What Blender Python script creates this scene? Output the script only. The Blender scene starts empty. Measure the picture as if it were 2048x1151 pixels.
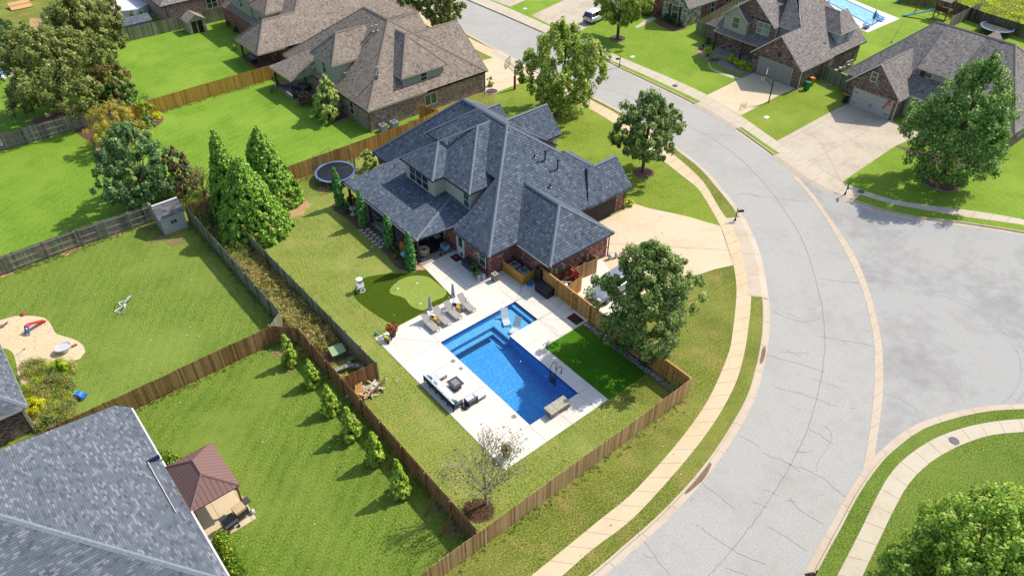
import bpy, math, random
import numpy as np
from mathutils import Vector, Matrix
random.seed(7); rng = np.random.default_rng(7)
R = math.radians
scene = bpy.context.scene
# ---------------------------------------------------------------- camera
# world axes: x runs across the lots, y runs along the lots, origin = near-left corner of the pool
F_PX = 1500.0; PITCH = R(40.06); YAW = R(39.7); CAM_H = 42.0
_c, _s = math.cos(PITCH), math.sin(PITCH)
_U = (math.sin(-YAW), math.cos(-YAW)); _V = (math.cos(YAW), math.sin(YAW))
def _ground(px, py, z, H=CAM_H):
    a = (px-1024)/F_PX; b = -(py-575.5)/F_PX
    d = (a, _c+b*_s, -_s+b*_c); t = (z-H)/d[2]
    return d[0]*t, d[1]*t
_o = _ground(880.8, 684.6, 0)
def at(px, py, z=0.0):
    "point at height z that the survey photograph shows at (px,py)"
    X, Y = _ground(px, py, z); X -= _o[0]; Y -= _o[1]
    return (X*_V[0]+Y*_V[1], X*_U[0]+Y*_U[1], z)
def onplane(px, py, f):
    lo, hi = 0.0, 14.0
    for _ in range(50):
        m = (lo+hi)/2; p = at(px, py, m)
        if f(p[0], p[1]) > m: lo = m
        else: hi = m
    return at(px, py, lo)
cam = bpy.data.objects.new("camera", bpy.data.cameras.new("camera"))
scene.collection.objects.link(cam); scene.camera = cam
cam.data.sensor_width = 36; cam.data.lens = 36*F_PX/2048
cam.data.clip_end = 3000; cam.data.clip_start = 0.5
cam.location = (-_o[0]*_V[0]-_o[1]*_V[1], -_o[0]*_U[0]-_o[1]*_U[1], CAM_H)
cam.rotation_euler = (math.pi/2-PITCH, 0, -YAW)
# ---------------------------------------------------------------- light
SUN_AZ = R(99.0)      # clockwise from +y
SUN_EL = R(49.0)
w = bpy.data.worlds.new("World"); scene.world = w; w.use_nodes = True
nt = w.node_tree; bg = nt.nodes['Background']
sky = nt.nodes.new('ShaderNodeTexSky'); sky.sky_type = 'NISHITA'; sky.sun_disc = False
sky.sun_elevation = SUN_EL; sky.sun_rotation = SUN_AZ; sky.air_density = 1.0; sky.dust_density = 1.5
nt.links.new(sky.outputs[0], bg.inputs[0]); bg.inputs[1].default_value = 0.15
sl = bpy.data.lights.new("sun", 'SUN'); sl.energy = 3.35; sl.angle = R(0.6); sl.color = (1.0, 0.945, 0.85)
so = bpy.data.objects.new("sun", sl); scene.collection.objects.link(so)
sd = Vector((math.sin(SUN_AZ)*math.cos(SUN_EL), math.cos(SUN_AZ)*math.cos(SUN_EL), math.sin(SUN_EL)))
so.rotation_euler = sd.to_track_quat('Z', 'Y').to_euler(); so.location = (60, -20, 80)
scene.view_settings.view_transform = 'Standard'; scene.view_settings.look = 'None'
scene.view_settings.exposure = 0.66; scene.view_settings.gamma = 1
scene.cycles.max_bounces = 6; scene.cycles.transparent_max_bounces = 12
# ---------------------------------------------------------------- helpers
MATS = {}; LOCAL_OK = False   # small things may be drawn round their own origin
def node(t, kind, **k):
    n = t.nodes.new(kind)
    for a, b in k.items(): setattr(n, a, b)
    return n
def new_mat(name):
    m = bpy.data.materials.new(name); m.use_nodes = True
    MATS[name] = m; t = m.node_tree; b = t.nodes['Principled BSDF']
    return m, t, b
def s2l(c):
    return tuple(((x/12.92) if x <= .04045 else ((x+.055)/1.055)**2.4) for x in c)
def rgb(h):
    h = h.lstrip('#'); return s2l(tuple(int(h[i:i+2], 16)/255 for i in (0, 2, 4)))+(1,)
def col4(c): return rgb(c) if isinstance(c, str) else tuple(c)+(1,)
def ramp(t, fac, stops):
    r = node(t, 'ShaderNodeValToRGB'); e = r.color_ramp.elements
    while len(e) < len(stops): e.new(0.5)
    for i, (p, c) in enumerate(stops): e[i].position = p; e[i].color = col4(c)
    t.links.new(fac, r.inputs[0]); return r.outputs[0]
def mixc(t, a, b, fac, mode='MIX'):
    n = node(t, 'ShaderNodeMix', data_type='RGBA', blend_type=mode)
    def put(s, v):
        if hasattr(v, 'default_value') or hasattr(v, 'links'): t.links.new(v, s)
        elif isinstance(v, (int, float)): s.default_value = v
        else: s.default_value = col4(v)
    put(n.inputs[0], fac); put(n.inputs[6], a); put(n.inputs[7], b); return n.outputs[2]
def mth(t, op, a, b=None):
    n = node(t, 'ShaderNodeMath', operation=op)
    for i, v in enumerate((a, b)):
        if v is None: continue
        if isinstance(v, (int, float)): n.inputs[i].default_value = v
        else: t.links.new(v, n.inputs[i])
    return n.outputs[0]
def noise(t, scale, detail=3, rough=.55, vec=None):
    n = node(t, 'ShaderNodeTexNoise'); n.inputs['Scale'].default_value = scale
    n.inputs['Detail'].default_value = detail; n.inputs['Roughness'].default_value = rough
    if vec is not None: t.links.new(vec, n.inputs['Vector'])
    return n.outputs[0]
def pos(t): return node(t, 'ShaderNodeNewGeometry').outputs['Position']
def uvn(t): return node(t, 'ShaderNodeUVMap').outputs[0]
def bump(t, b, h, strength=.4, dist=.05):
    n = node(t, 'ShaderNodeBump'); n.inputs['Strength'].default_value = strength; n.inputs['Distance'].default_value = dist
    t.links.new(h, n.inputs['Height']); t.links.new(n.outputs[0], b.inputs['Normal'])
def fac_range(t, v, a, b):
    n = node(t, 'ShaderNodeMapRange'); t.links.new(v, n.inputs[0]); n.inputs[1].default_value = a; n.inputs[2].default_value = b
    return n.outputs[0]
def plain(name, c, rough=.6, metal=0, var=.12, scale=3.0, spec=.5):
    m, t, b = new_mat(name); c = col4(c)
    if var:
        n = noise(t, scale, 4, .6, pos(t))
        d = tuple(x*(1-var) for x in c[:3]); l = tuple(min(1, x*(1+var)) for x in c[:3])
        t.links.new(ramp(t, n, [(.3, d), (.7, l)]), b.inputs['Base Color'])
    else: b.inputs['Base Color'].default_value = c
    b.inputs['Roughness'].default_value = rough; b.inputs['Metallic'].default_value = metal
    b.inputs['Specular IOR Level'].default_value = spec
    return m
def emboss_off(b): b.inputs['Specular IOR Level'].default_value = .2
def grass(name, base, light, dark, dry, dryamt=.5, stripe=None, fine=1.0, con=1.0):
    base, light, dark, dry = [(c[0]*.88, c[1]*.87, c[2]*.72) for c in (base, light, dark, dry)]
    m, t, b = new_mat(name); p = pos(t)
    n1 = noise(t, 8*fine, 5, .8, p); n2 = noise(t, .5, 5, .65, p); n3 = noise(t, 1.9, 4, .65, p); n4 = noise(t, .13, 3, .5, p)
    dk = tuple(x*.7 for x in dark); lt = tuple(min(.8, x*1.12) for x in light)
    lo, hi = .5-.15/con, .5+.15/con
    c = ramp(t, n1, [(lo, dk), (lo+.07, dark), (.5, base), (hi-.06, light), (hi+.02, lt)])
    c = mixc(t, c, dark, mth(t, 'MULTIPLY', fac_range(t, n3, .5, .72), .45))
    c = mixc(t, c, dry, mth(t, 'MULTIPLY', fac_range(t, mth(t, 'ADD', mth(t, 'MULTIPLY', n2, .55), mth(t, 'MULTIPLY', n1, .45)), .5, .62), dryamt))
    c = mixc(t, c, light, mth(t, 'MULTIPLY', fac_range(t, n4, .45, .65), .5)); n5 = noise(t, .3, 3, .6, p); c = mixc(t, c, dark, mth(t, 'MULTIPLY', fac_range(t, n5, .5, .68), .35))
    if stripe:
        ang, wdt, amt = stripe
        mp = node(t, 'ShaderNodeMapping'); mp.inputs['Rotation'].default_value = (0, 0, R(ang)); t.links.new(p, mp.inputs[0])
        wv = node(t, 'ShaderNodeTexWave'); wv.inputs['Scale'].default_value = 1/wdt; wv.inputs['Distortion'].default_value = 5
        wv.inputs['Detail'].default_value = 4; wv.inputs['Detail Scale'].default_value = .5; t.links.new(mp.outputs[0], wv.inputs[0])
        c = mixc(t, c, light, mth(t, 'MULTIPLY', wv.outputs[1], amt))
    t.links.new(c, b.inputs['Base Color']); b.inputs['Roughness'].default_value = .9; b.inputs['Specular IOR Level'].default_value = .12
    bump(t, b, n1, .8, .1)
    return m
def shingle(name, cols, w=.42, h=.2, mort=None, lines=.6):
    m, t, b = new_mat(name); uv = uvn(t)
    br = node(t, 'ShaderNodeTexBrick'); br.offset = .5; br.squash = 1
    br.inputs['Color1'].default_value = (0, 0, 0, 1); br.inputs['Color2'].default_value = (1, 1, 1, 1); br.inputs['Mortar'].default_value = (0, 0, 0, 1)
    br.inputs['Scale'].default_value = 1; br.inputs['Mortar Size'].default_value = .0; br.inputs['Bias'].default_value = 0
    br.inputs['Brick Width'].default_value = w; br.inputs['Row Height'].default_value = h
    t.links.new(uv, br.inputs['Vector'])
    b2 = node(t, 'ShaderNodeTexBrick'); b2.offset = .37
    for k in ('Color1', 'Color2'): b2.inputs[k].default_value = (1, 1, 1, 1)
    b2.inputs['Mortar'].default_value = (0, 0, 0, 1)
    b2.inputs['Scale'].default_value = 1; b2.inputs['Mortar Size'].default_value = .035; b2.inputs['Mortar Smooth'].default_value = .3
    b2.inputs['Brick Width'].default_value = w*7.3; b2.inputs['Row Height'].default_value = h; t.links.new(uv, b2.inputs['Vector'])
    n = noise(t, .35, 3, .6, pos(t)); nf = noise(t, 14, 2, .6, pos(t))
    v = mth(t, 'ADD', mth(t, 'MULTIPLY', br.outputs[0], .62), mth(t, 'MULTIPLY', n, .34))
    v = mth(t, 'ADD', v, mth(t, 'MULTIPLY', nf, .12))
    c = ramp(t, v, [(.2, cols[0]), (.42, cols[1]), (.66, cols[1]), (.9, cols[2])])
    c = mixc(t, c, mixc(t, mort or tuple(x*.5 for x in col4(cols[0])[:3]), c, b2.outputs[0]), lines)
    t.links.new(c, b.inputs['Base Color']); b.inputs['Roughness'].default_value = .93; b.inputs['Specular IOR Level'].default_value = .15
    bump(t, b, b2.outputs[0], .5, .03)
    return m
def brick(name, c1, c2, c3, mortar, w=.24, h=.085, light=None):
    m, t, b = new_mat(name); uv = uvn(t)
    br = node(t, 'ShaderNodeTexBrick'); br.offset = .5
    br.inputs['Color1'].default_value = (0, 0, 0, 1); br.inputs['Color2'].default_value = (1, 1, 1, 1); br.inputs['Mortar'].default_value = (.5, .5, .5, 1)
    br.inputs['Scale'].default_value = 1; br.inputs['Mortar Size'].default_value = 0; br.inputs['Brick Width'].default_value = w; br.inputs['Row Height'].default_value = h
    t.links.new(uv, br.inputs['Vector'])
    b2 = node(t, 'ShaderNodeTexBrick'); b2.offset = .5
    for k in ('Color1', 'Color2'): b2.inputs[k].default_value = (0, 0, 0, 1)
    b2.inputs['Mortar'].default_value = (1, 1, 1, 1); b2.inputs['Scale'].default_value = 1; b2.inputs['Mortar Size'].default_value = .008
    b2.inputs['Brick Width'].default_value = w; b2.inputs['Row Height'].default_value = h; t.links.new(uv, b2.inputs['Vector'])
    n = noise(t, .8, 3, .6, pos(t))
    v = mth(t, 'ADD', mth(t, 'MULTIPLY', br.outputs[0], .8), mth(t, 'MULTIPLY', n, .3))
    c = ramp(t, v, [(.2, c1), (.5, c2), (.8, c3), (.97, light or c3)])
    c = mixc(t, c, mortar, mth(t, 'MULTIPLY', b2.outputs[0], .6))
    t.links.new(c, b.inputs['Base Color']); b.inputs['Roughness'].default_value = .9; emboss_off(b)
    return m
def siding(name, c, h=.2, dark=.6):
    m, t, b = new_mat(name); uv = uvn(t); sp = node(t, 'ShaderNodeSeparateXYZ'); t.links.new(uv, sp.inputs[0])
    f = mth(t, 'FRACT', mth(t, 'DIVIDE', sp.outputs[1], h)); g = mth(t, 'LESS_THAN', f, .14)
    c4 = col4(c); n = noise(t, 1.3, 3, .6, pos(t))
    cc = ramp(t, n, [(.3, tuple(x*.92 for x in c4[:3])), (.7, c4[:3])])
    t.links.new(mixc(t, cc, tuple(x*dark for x in c4[:3]), g), b.inputs['Base Color']); b.inputs['Roughness'].default_value = .8; emboss_off(b)
    return m
def concrete(name, c, stain, amt=.5, joints=None, speck=.12, sc=1.0, crackle=False, grain=60):
    m, t, b = new_mat(name); p = pos(t); c4 = col4(c)
    n1 = noise(t, grain, 3, .7, p); n2 = noise(t, .35*sc, 5, .62, p); n3 = noise(t, 2.2*sc, 5, .65, p)
    cc = ramp(t, n1, [(.3, tuple(x*(1-speck) for x in c4[:3])), (.7, tuple(min(1, x*(1+speck*.5)) for x in c4[:3]))])
    f = mth(t, 'MULTIPLY', fac_range(t, mth(t, 'ADD', mth(t, 'MULTIPLY', n2, .6), mth(t, 'MULTIPLY', n3, .4)), .47, .66), amt)
    cc = mixc(t, cc, stain, f)
    if joints:
        sp = node(t, 'ShaderNodeSeparateXYZ'); t.links.new(uvn(t), sp.inputs[0])
        g = mth(t, 'LESS_THAN', mth(t, 'FRACT', mth(t, 'DIVIDE', sp.outputs[0], joints)), .03/joints)
        cc = mixc(t, cc, tuple(x*.3 for x in c4[:3]), g)
    if crackle:
        v = node(t, 'ShaderNodeTexVoronoi'); v.feature = 'DISTANCE_TO_EDGE'; v.inputs['Scale'].default_value = 2.6; t.links.new(p, v.inputs['Vector'])
        cc = mixc(t, cc, tuple(x*.72 for x in c4[:3]), mth(t, 'LESS_THAN', v.outputs[0], .03))
    t.links.new(cc, b.inputs['Base Color']); b.inputs['Roughness'].default_value = .88; emboss_off(b)
    bump(t, b, n1, .15, .01)
    return m
def wood(name, cols, grain=True):
    "fence boards: every board (face attribute rnd) has its own tone"
    m, t, b = new_mat(name)
    a = node(t, 'ShaderNodeAttribute', attribute_name='rnd')
    mp = node(t, 'ShaderNodeMapping'); mp.inputs['Scale'].default_value = (9, 9, 1.2); t.links.new(pos(t), mp.inputs[0])
    n = noise(t, 1.5, 4, .65, mp.outputs[0]); n2 = noise(t, .5, 3, .6, pos(t))
    v = mth(t, 'ADD', mth(t, 'MULTIPLY', a.outputs['Fac'], .45), mth(t, 'ADD', mth(t, 'MULTIPLY', n, .4), mth(t, 'MULTIPLY', n2, .25)))
    t.links.new(ramp(t, v, [(.28, cols[0]), (.52, cols[1]), (.8, cols[2])]), b.inputs['Base Color'])
    b.inputs['Roughness'].default_value = .85; emboss_off(b)
    return m
def leafm(name, cols, trans=.5):
    cols = [(min(.8, c[0]*2.15+.009), min(.8, c[1]*2.05+.009), min(.8, c[2]*1.75+.003)) for c in cols]
    m, t, b = new_mat(name)
    a = node(t, 'ShaderNodeAttribute', attribute_name='rnd')
    n = noise(t, .5, 2, .5, pos(t))
    v = mth(t, 'ADD', mth(t, 'MULTIPLY', a.outputs['Fac'], .75), mth(t, 'MULTIPLY', n, .25))
    k = len(cols)
    c = ramp(t, v, [((i+.4)/k, cols[i]) for i in range(k)])
    t.links.new(c, b.inputs['Base Color']); b.inputs['Roughness'].default_value = .5; b.inputs['Specular IOR Level'].default_value = .35
    tr = node(t, 'ShaderNodeBsdfTranslucent'); t.links.new(c, tr.inputs[0])
    mx = node(t, 'ShaderNodeMixShader'); mx.inputs[0].default_value = trans
    t.links.new(b.outputs[0], mx.inputs[1]); t.links.new(tr.outputs[0], mx.inputs[2])
    t.links.new(mx.outputs[0], t.nodes['Material Output'].inputs[0])
    return m
def rnd_mat(name, cols, rough=.7):
    m, t, b = new_mat(name); a = node(t, 'ShaderNodeAttribute', attribute_name='rnd'); k = len(cols)
    t.links.new(ramp(t, a.outputs['Fac'], [((i+.5)/k, cols[i]) for i in range(k)]), b.inputs['Base Color'])
    b.inputs['Roughness'].default_value = rough; emboss_off(b); return m
def glassy(name, c, rough=.08):
    m, t, b = new_mat(name); n = noise(t, .9, 2, .5, pos(t)); c4 = col4(c)
    t.links.new(ramp(t, n, [(.35, tuple(x*.5 for x in c4[:3])), (.65, c4[:3])]), b.inputs['Base Color'])
    b.inputs['Roughness'].default_value = rough; b.inputs['Specular IOR Level'].default_value = .8
    return m
# --------- mesh collector
class MB:
    def __init__(s): s.v = []; s.f = []; s.m = []; s.uv = {}; s.r = {}; s.mats = []
    def mi(s, mat):
        if mat not in s.mats: s.mats.append(mat)
        return s.mats.index(mat)
    def poly(s, vs, mat, uv=None, rnd=None):
        k = len(s.v); s.v += [tuple(p) for p in vs]; s.f.append(tuple(range(k, k+len(vs)))); s.m.append(s.mi(mat))
        if uv: s.uv[len(s.f)-1] = uv
        if rnd is not None: s.r[len(s.f)-1] = rnd
        return s
    def faces(s, vs, fs, mat, rnd=None):
        k = len(s.v); s.v += [tuple(p) for p in vs]; mi = s.mi(mat)
        for f in fs:
            s.f.append(tuple(k+i for i in f)); s.m.append(mi)
            if rnd is not None: s.r[len(s.f)-1] = rnd
        return s
    def box(s, x0, x1, y0, y1, z0, z1, mat, rnd=None):
        return s.faces([(x, y, z) for z in (z0, z1) for y in (y0, y1) for x in (x0, x1)],
                       [(0, 2, 3, 1), (4, 5, 7, 6), (0, 1, 5, 4), (2, 6, 7, 3), (0, 4, 6, 2), (1, 3, 7, 5)], mat, rnd)
    def obox(s, c, sx, sy, sz, mat, rz=0, rx=0, ry=0, rnd=None):
        M = Matrix.Translation(c) @ Matrix.Rotation(rz, 4, 'Z') @ Matrix.Rotation(ry, 4, 'Y') @ Matrix.Rotation(rx, 4, 'X')
        vs = [tuple(M @ Vector((x*sx/2, y*sy/2, z*sz/2))) for z in (-1, 1) for y in (-1, 1) for x in (-1, 1)]
        return s.faces(vs, [(0, 2, 3, 1), (4, 5, 7, 6), (0, 1, 5, 4), (2, 6, 7, 3), (0, 4, 6, 2), (1, 3, 7, 5)], mat, rnd)
    def beam(s, p, q, wx, wz, mat, rnd=None):
        "box beam from p to q"
        p = Vector(p); q = Vector(q); d = (q-p); L = d.length; d.normalize()
        up = Vector((0, 0, 1)) if abs(d.z) < .95 else Vector((1, 0, 0))
        a = d.cross(up).normalized(); b = a.cross(d).normalized()
        vs = [tuple(o + a*i*wx/2 + b*j*wz/2) for o in (p, q) for j in (-1, 1) for i in (-1, 1)]
        return s.faces(vs, [(0, 1, 3, 2), (4, 6, 7, 5), (0, 4, 5, 1), (2, 3, 7, 6), (0, 2, 6, 4), (1, 5, 7, 3)], mat, rnd)
    def cyl(s, p, q, r0, r1, mat, n=10, cap=True, rnd=None):
        p = Vector(p); q = Vector(q); d = (q-p).normalized()
        up = Vector((0, 0, 1)) if abs(d.z) < .9 else Vector((1, 0, 0))
        a = d.cross(up).normalized(); b = a.cross(d).normalized()
        vs = []
        for o, r in ((p, r0), (q, r1)):
            for i in range(n):
                t = 2*math.pi*i/n; vs.append(tuple(o + (a*math.cos(t)+b*math.sin(t))*r))
        fs = [(i, (i+1) % n, n+(i+1) % n, n+i) for i in range(n)]
        if cap: fs += [tuple(range(n-1, -1, -1)), tuple(range(n, 2*n))]
        return s.faces(vs, fs, mat, rnd)
    def tube(s, pts, r, mat, n=6, closed=False):
        P = [Vector(p) for p in pts]
        if closed: P = P+[P[0]]
        for i in range(len(P)-1):
            s.cyl(P[i], P[i+1], r if not isinstance(r, list) else r[i], r if not isinstance(r, list) else r[i+1], mat, n)
        return s
    def lathe(s, c, prof, mat, n=16, sx=1, sy=1):
        vs = []; fs = []
        for (r, z) in prof:
            for i in range(n):
                t = 2*math.pi*i/n; vs.append((c[0]+r*math.cos(t)*sx, c[1]+r*math.sin(t)*sy, c[2]+z))
        for k in range(len(prof)-1):
            for i in range(n): fs.append((k*n+i, k*n+(i+1) % n, (k+1)*n+(i+1) % n, (k+1)*n+i))
        fs.append(tuple(range(n-1, -1, -1))); fs.append(tuple((len(prof)-1)*n+i for i in range(n)))
        return s.faces(vs, fs, mat)
    def torus(s, c, R0, r, mat, n=20, k=8, sz=1):
        vs = []; fs = []
        for i in range(n):
            a = 2*math.pi*i/n
            for j in range(k):
                b = 2*math.pi*j/k; rr = R0+r*math.cos(b)
                vs.append((c[0]+rr*math.cos(a), c[1]+rr*math.sin(a), c[2]+r*math.sin(b)*sz))
        for i in range(n):
            for j in range(k): fs.append((i*k+j, ((i+1) % n)*k+j, ((i+1) % n)*k+(j+1) % k, i*k+(j+1) % k))
        return s.faces(vs, fs, mat)
    def prism(s, pts, z0, z1, mat, side=None):
        n = len(pts); lo = [(p[0], p[1], z0) for p in pts]; hi = [(p[0], p[1], z1) for p in pts]
        area = sum(pts[i][0]*pts[(i+1) % n][1]-pts[(i+1) % n][0]*pts[i][1] for i in range(n))
        if area < 0: lo.reverse(); hi.reverse()
        s.poly(hi, mat); s.poly(lo[::-1], side or mat)
        for i in range(n): s.poly([lo[i], lo[(i+1) % n], hi[(i+1) % n], hi[i]], side or mat)
        return s
    def sheet(s, pts, z, mat):
        n = len(pts); area = sum(pts[i][0]*pts[(i+1) % n][1]-pts[(i+1) % n][0]*pts[i][1] for i in range(n))
        P = [(p[0], p[1], z) for p in pts]
        if area < 0: P.reverse()
        return s.poly(P, mat)
    def slab(s, quad, th, mat, side, under=None):
        "sloping slab: top polygon, vertical thickness th"
        lo = [(p[0], p[1], p[2]-th) for p in quad]; n = len(quad)
        a = Vector(quad[1])-Vector(quad[0]); b = Vector(quad[2])-Vector(quad[0])
        q = list(quad)
        if a.cross(b).z < 0: q.reverse(); lo.reverse()
        s.poly(q, mat); s.poly(lo[::-1], under or side)
        for i in range(n): s.poly([lo[i], lo[(i+1) % n], q[(i+1) % n], q[i]], side)
        return s
    def build(s, name, parent=None, local=False, smooth=False):
        me = bpy.data.meshes.new(name)
        V = s.v
        if parent is not None and not local:
            o = parent
            L = Vector((0, 0, 0))
            while o is not None: L += o.location; o = o.parent
            cx = sum(p[0] for p in V)/len(V); cy = sum(p[1] for p in V)/len(V)
            if not (LOCAL_OK and math.hypot(cx, cy) < math.hypot(cx-L.x, cy-L.y)):   # drawn in world coordinates
                V = [(p[0]-L.x, p[1]-L.y, p[2]-L.z) for p in V]
        me.from_pydata(V, [], s.f)
        for m in s.mats: me.materials.append(MATS[m])
        me.polygons.foreach_set('material_index', s.m)
        if smooth: me.polygons.foreach_set('use_smooth', [True]*len(s.f))
        me.update()
        uvl = me.uv_layers.new(name='UVMap'); ud = np.zeros(len(me.loops)*2, dtype=np.float32)
        Z = Vector((0, 0, 1))
        for p in me.polygons:
            cu = s.uv.get(p.index)
            if cu is None:
                nn = p.normal
                if abs(nn.z) > .999: e = Vector((1, 0, 0)); t_ = Vector((0, 1, 0))
                else:
                    e = Z.cross(nn).normalized(); t_ = nn.cross(e)
            for j, li in enumerate(p.loop_indices):
                if cu is None:
                    co = s.v[me.loops[li].vertex_index]; co = Vector(co); ud[2*li] = co.dot(e); ud[2*li+1] = co.dot(t_)
                else: ud[2*li], ud[2*li+1] = cu[j]
        uvl.data.foreach_set('uv', ud)
        at_ = me.attributes.new('rnd', 'FLOAT', 'FACE'); rr = [s.r.get(i, .5) for i in range(len(s.f))]
        at_.data.foreach_set('value', rr)
        ob = bpy.data.objects.new(name, me); scene.collection.objects.link(ob)
        if parent is not None: ob.parent = parent
        return ob
def tag(o, label=None, cat=None, group=None, kind=None):
    if label: o['label'] = label
    if cat: o['category'] = cat
    if group: o['group'] = group
    if kind: o['kind'] = kind
    return o
def thing(name, label, cat, loc=(0, 0, 0), rz=0, group=None):
    o = bpy.data.objects.new(name, None); scene.collection.objects.link(o); o.empty_display_size = .3
    o.location = loc; o.rotation_euler = (0, 0, rz); return tag(o, label, cat, group)
def single(mb, name, label, cat, loc, rz=0, group=None, smooth=False):
    "a thing that is one mesh, drawn round its own origin"
    o = mb.build(name, None, True, smooth); o.location = loc; o.rotation_euler = (0, 0, rz); return tag(o, label, cat, group)
def struct(mb, name, kind='structure'):
    return tag(mb.build(name), kind=kind)
def dup(root, loc=None, rz=None, label=None, scale=None):
    def rec(o, par):
        c = o.copy(); scene.collection.objects.link(c)
        if par is not None: c.parent = par
        for ch in [x for x in bpy.data.objects if x.parent == o]: rec(ch, c)
        return c
    r = rec(root, None)
    if loc is not None: r.location = loc
    if rz is not None: r.rotation_euler = (0, 0, rz)
    if label: r['label'] = label
    if scale: r.scale = scale
    return r
def P2(pts, z=0): return [at(x, y, z) for x, y in pts]
def smooth_line(pts, step=1.0):
    "Catmull-Rom through 2D points"
    P = [np.array(p[:2], float) for p in pts]; P = [2*P[0]-P[1]]+P+[2*P[-1]-P[-2]]; out = []
    for i in range(1, len(P)-2):
        L = np.linalg.norm(P[i+1]-P[i]); n = max(1, int(L/step))
        for k in range(n):
            t = k/n; a, b, c, d = P[i-1], P[i], P[i+1], P[i+2]
            out.append(.5*((2*b)+(-a+c)*t+(2*a-5*b+4*c-d)*t*t+(-a+3*b-3*c+d)*t**3))
    out.append(P[-2]); return [(float(p[0]), float(p[1])) for p in out]
def offset(line, d):
    out = []
    for i, p in enumerate(line):
        a = line[max(0, i-1)]; b = line[min(len(line)-1, i+1)]
        dx, dy = b[0]-a[0], b[1]-a[1]; L = math.hypot(dx, dy) or 1
        out.append((p[0]-dy/L*d, p[1]+dx/L*d))
    return out
def strip(mb, A, B, za, zb, mat):
    "quad strip between two equally long lines, uv u = arc length"
    s_ = 0
    for i in range(len(A)-1):
        L = math.hypot(A[i+1][0]-A[i][0], A[i+1][1]-A[i][1])
        q = [(A[i][0], A[i][1], za), (A[i+1][0], A[i+1][1], za), (B[i+1][0], B[i+1][1], zb), (B[i][0], B[i][1], zb)]
        uv = [(s_, 0), (s_+L, 0), (s_+L, 1), (s_, 1)]
        n = (Vector(q[1])-Vector(q[0])).cross(Vector(q[2])-Vector(q[0]))
        if n.z < 0: q.reverse(); uv.reverse()
        mb.poly(q, mat, uv=uv); s_ += L
def resample(line, n):
    P = np.array(line); d = np.r_[0, np.cumsum(np.hypot(*(P[1:]-P[:-1]).T))]; t = np.linspace(0, d[-1], n)
    return list(zip(np.interp(t, d, P[:, 0]), np.interp(t, d, P[:, 1])))
def ribbon(mb, line, wd, z, mat):
    a = offset(line, wd/2); b = offset(line, -wd/2); strip(mb, b, a, z, z, mat)
# ---------------------------------------------------------------- materials
def D(h, k=1.55):
    "albedo of a surface that reads as sRGB h in full sun"
    return tuple(min(.85, x/k) for x in rgb(h)[:3])
grass('turf_default', D('8a9a3c'), D('a7b553'), D('5c7224'), D('b3a95c'), .45)
grass('turf_yard', D('98ac4a'), D('c4cc76'), D('6a8030'), D('c8b876'), .65, (0, 2.4, .12))
grass('turf_verge', D('8a9a3e'), D('b0b460'), D('5c7028'), D('c8ae74'), .8)
grass('turf_midleft', D('84a23e'), D('aabe60'), D('5c7e2c'), D('b0b260'), .3, (35, 2.6, .18))
grass('turf_bottom', D('7b9c34'), D('a3b858'), D('4f7820'), D('b4b060'), .4, (50, 3.2, .25))
grass('turf_topleft', D('86b43a'), D('a8c852'), D('5f9026'), D('aab850'), .25, (60, 2.8, .18))
grass('turf_neighbour', D('88b838'), D('b0d058'), D('5f9426'), D('b8c45c'), .35, (75, 3.4, .15))
grass('turf_front', D('94b03a'), D('bac85c'), D('6c8c28'), D('c4c05c'), .35)
grass('turf_right', D('90b83c'), D('b2cc54'), D('6a962a'), D('c0c45c'), .35, (20, 3, .15))
grass('turf_corner', D('7f9a3c'), D('a0b358'), D('587a28'), D('a6a45c'), .2)
grass('meadow', D('b5b84e'), D('d6d070'), D('8f9a34'), D('d8c470'), .7, fine=.35)
grass('fake_turf_dark', D('56700f'), D('627c18'), D('4a620c'), D('5a7414'), .3, fine=2)
grass('fake_turf_light', D('b0c45c'), D('bccf6a'), D('a2b64e'), D('b0c45c'), .1, fine=2)
grass('fake_turf_side', D('548f1a'), D('6ca626'), D('3c7612'), D('6cac24'), .3, fine=1.5)  # green set darker to carry the shade of the tree beside it
concrete('deck', D('fbf3e4'), D('e6dac6'), .6, speck=.05)
concrete('patio_grey', D('d3cfc9'), D('b5b1aa'), .6, speck=.08)
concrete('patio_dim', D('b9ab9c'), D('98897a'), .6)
concrete('walk', D('efd9b2'), D('dabb90'), .55, joints=1.55)
concrete('walk_pale', D('e4d6bc'), D('c9b697'), .55, joints=1.55)
concrete('drive', D('f3deba'), D('ddc096'), .6)
concrete('drive_grey', D('e0d0b8'), D('b7a78f'), .7)
concrete('kerb_con', D('e2d0b8'), D('cbac8e'), .5, joints=3.0)
concrete('pan_con', D('e3d0b6'), D('cfb498'), .6, joints=1.6)
concrete('play_con', D('f5deb4'), D('eac79a'), .4, crackle=True)
concrete('asphalt', D('c9c5bc'), D('b5b0a6'), .7, speck=.22, sc=.6, grain=9)
concrete('asphalt_court', D('c2bfb8'), D('a19e98'), .85, speck=.18, sc=.4, grain=9)
concrete('asphalt_far', D('a9abb5'), D('95979e'), .5)
plain('crack', D('928f8a'), .95, var=.2)
plain('joint', D('a98f74'), .95, var=.2)
plain('joint_pale', D('c4a688'), .95, var=.15)
plain('tire_mark', D('adadac'), .95, var=.2)
plain('mud', D('8a6e52'), .15, var=.2)
plain('soil', D('6b4a34'), .95, var=.5, scale=6)
plain('bare_earth', D('c9a06e'), .95, var=.25, scale=3)
rnd_mat('mulch', [D('3f2d22'), D('6e4b38'), D('8f6a52')])
plain('mulch_bed', D('7b5a49'), .95, var=.55, scale=9)
plain('gravel_pink', D('d9a886'), .95, var=.45, scale=12)
plain('gravel_grey', D('a58f86'), .95, var=.4, scale=12)
plain('white', D('f4f4f2'), .5, var=.03)
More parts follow.
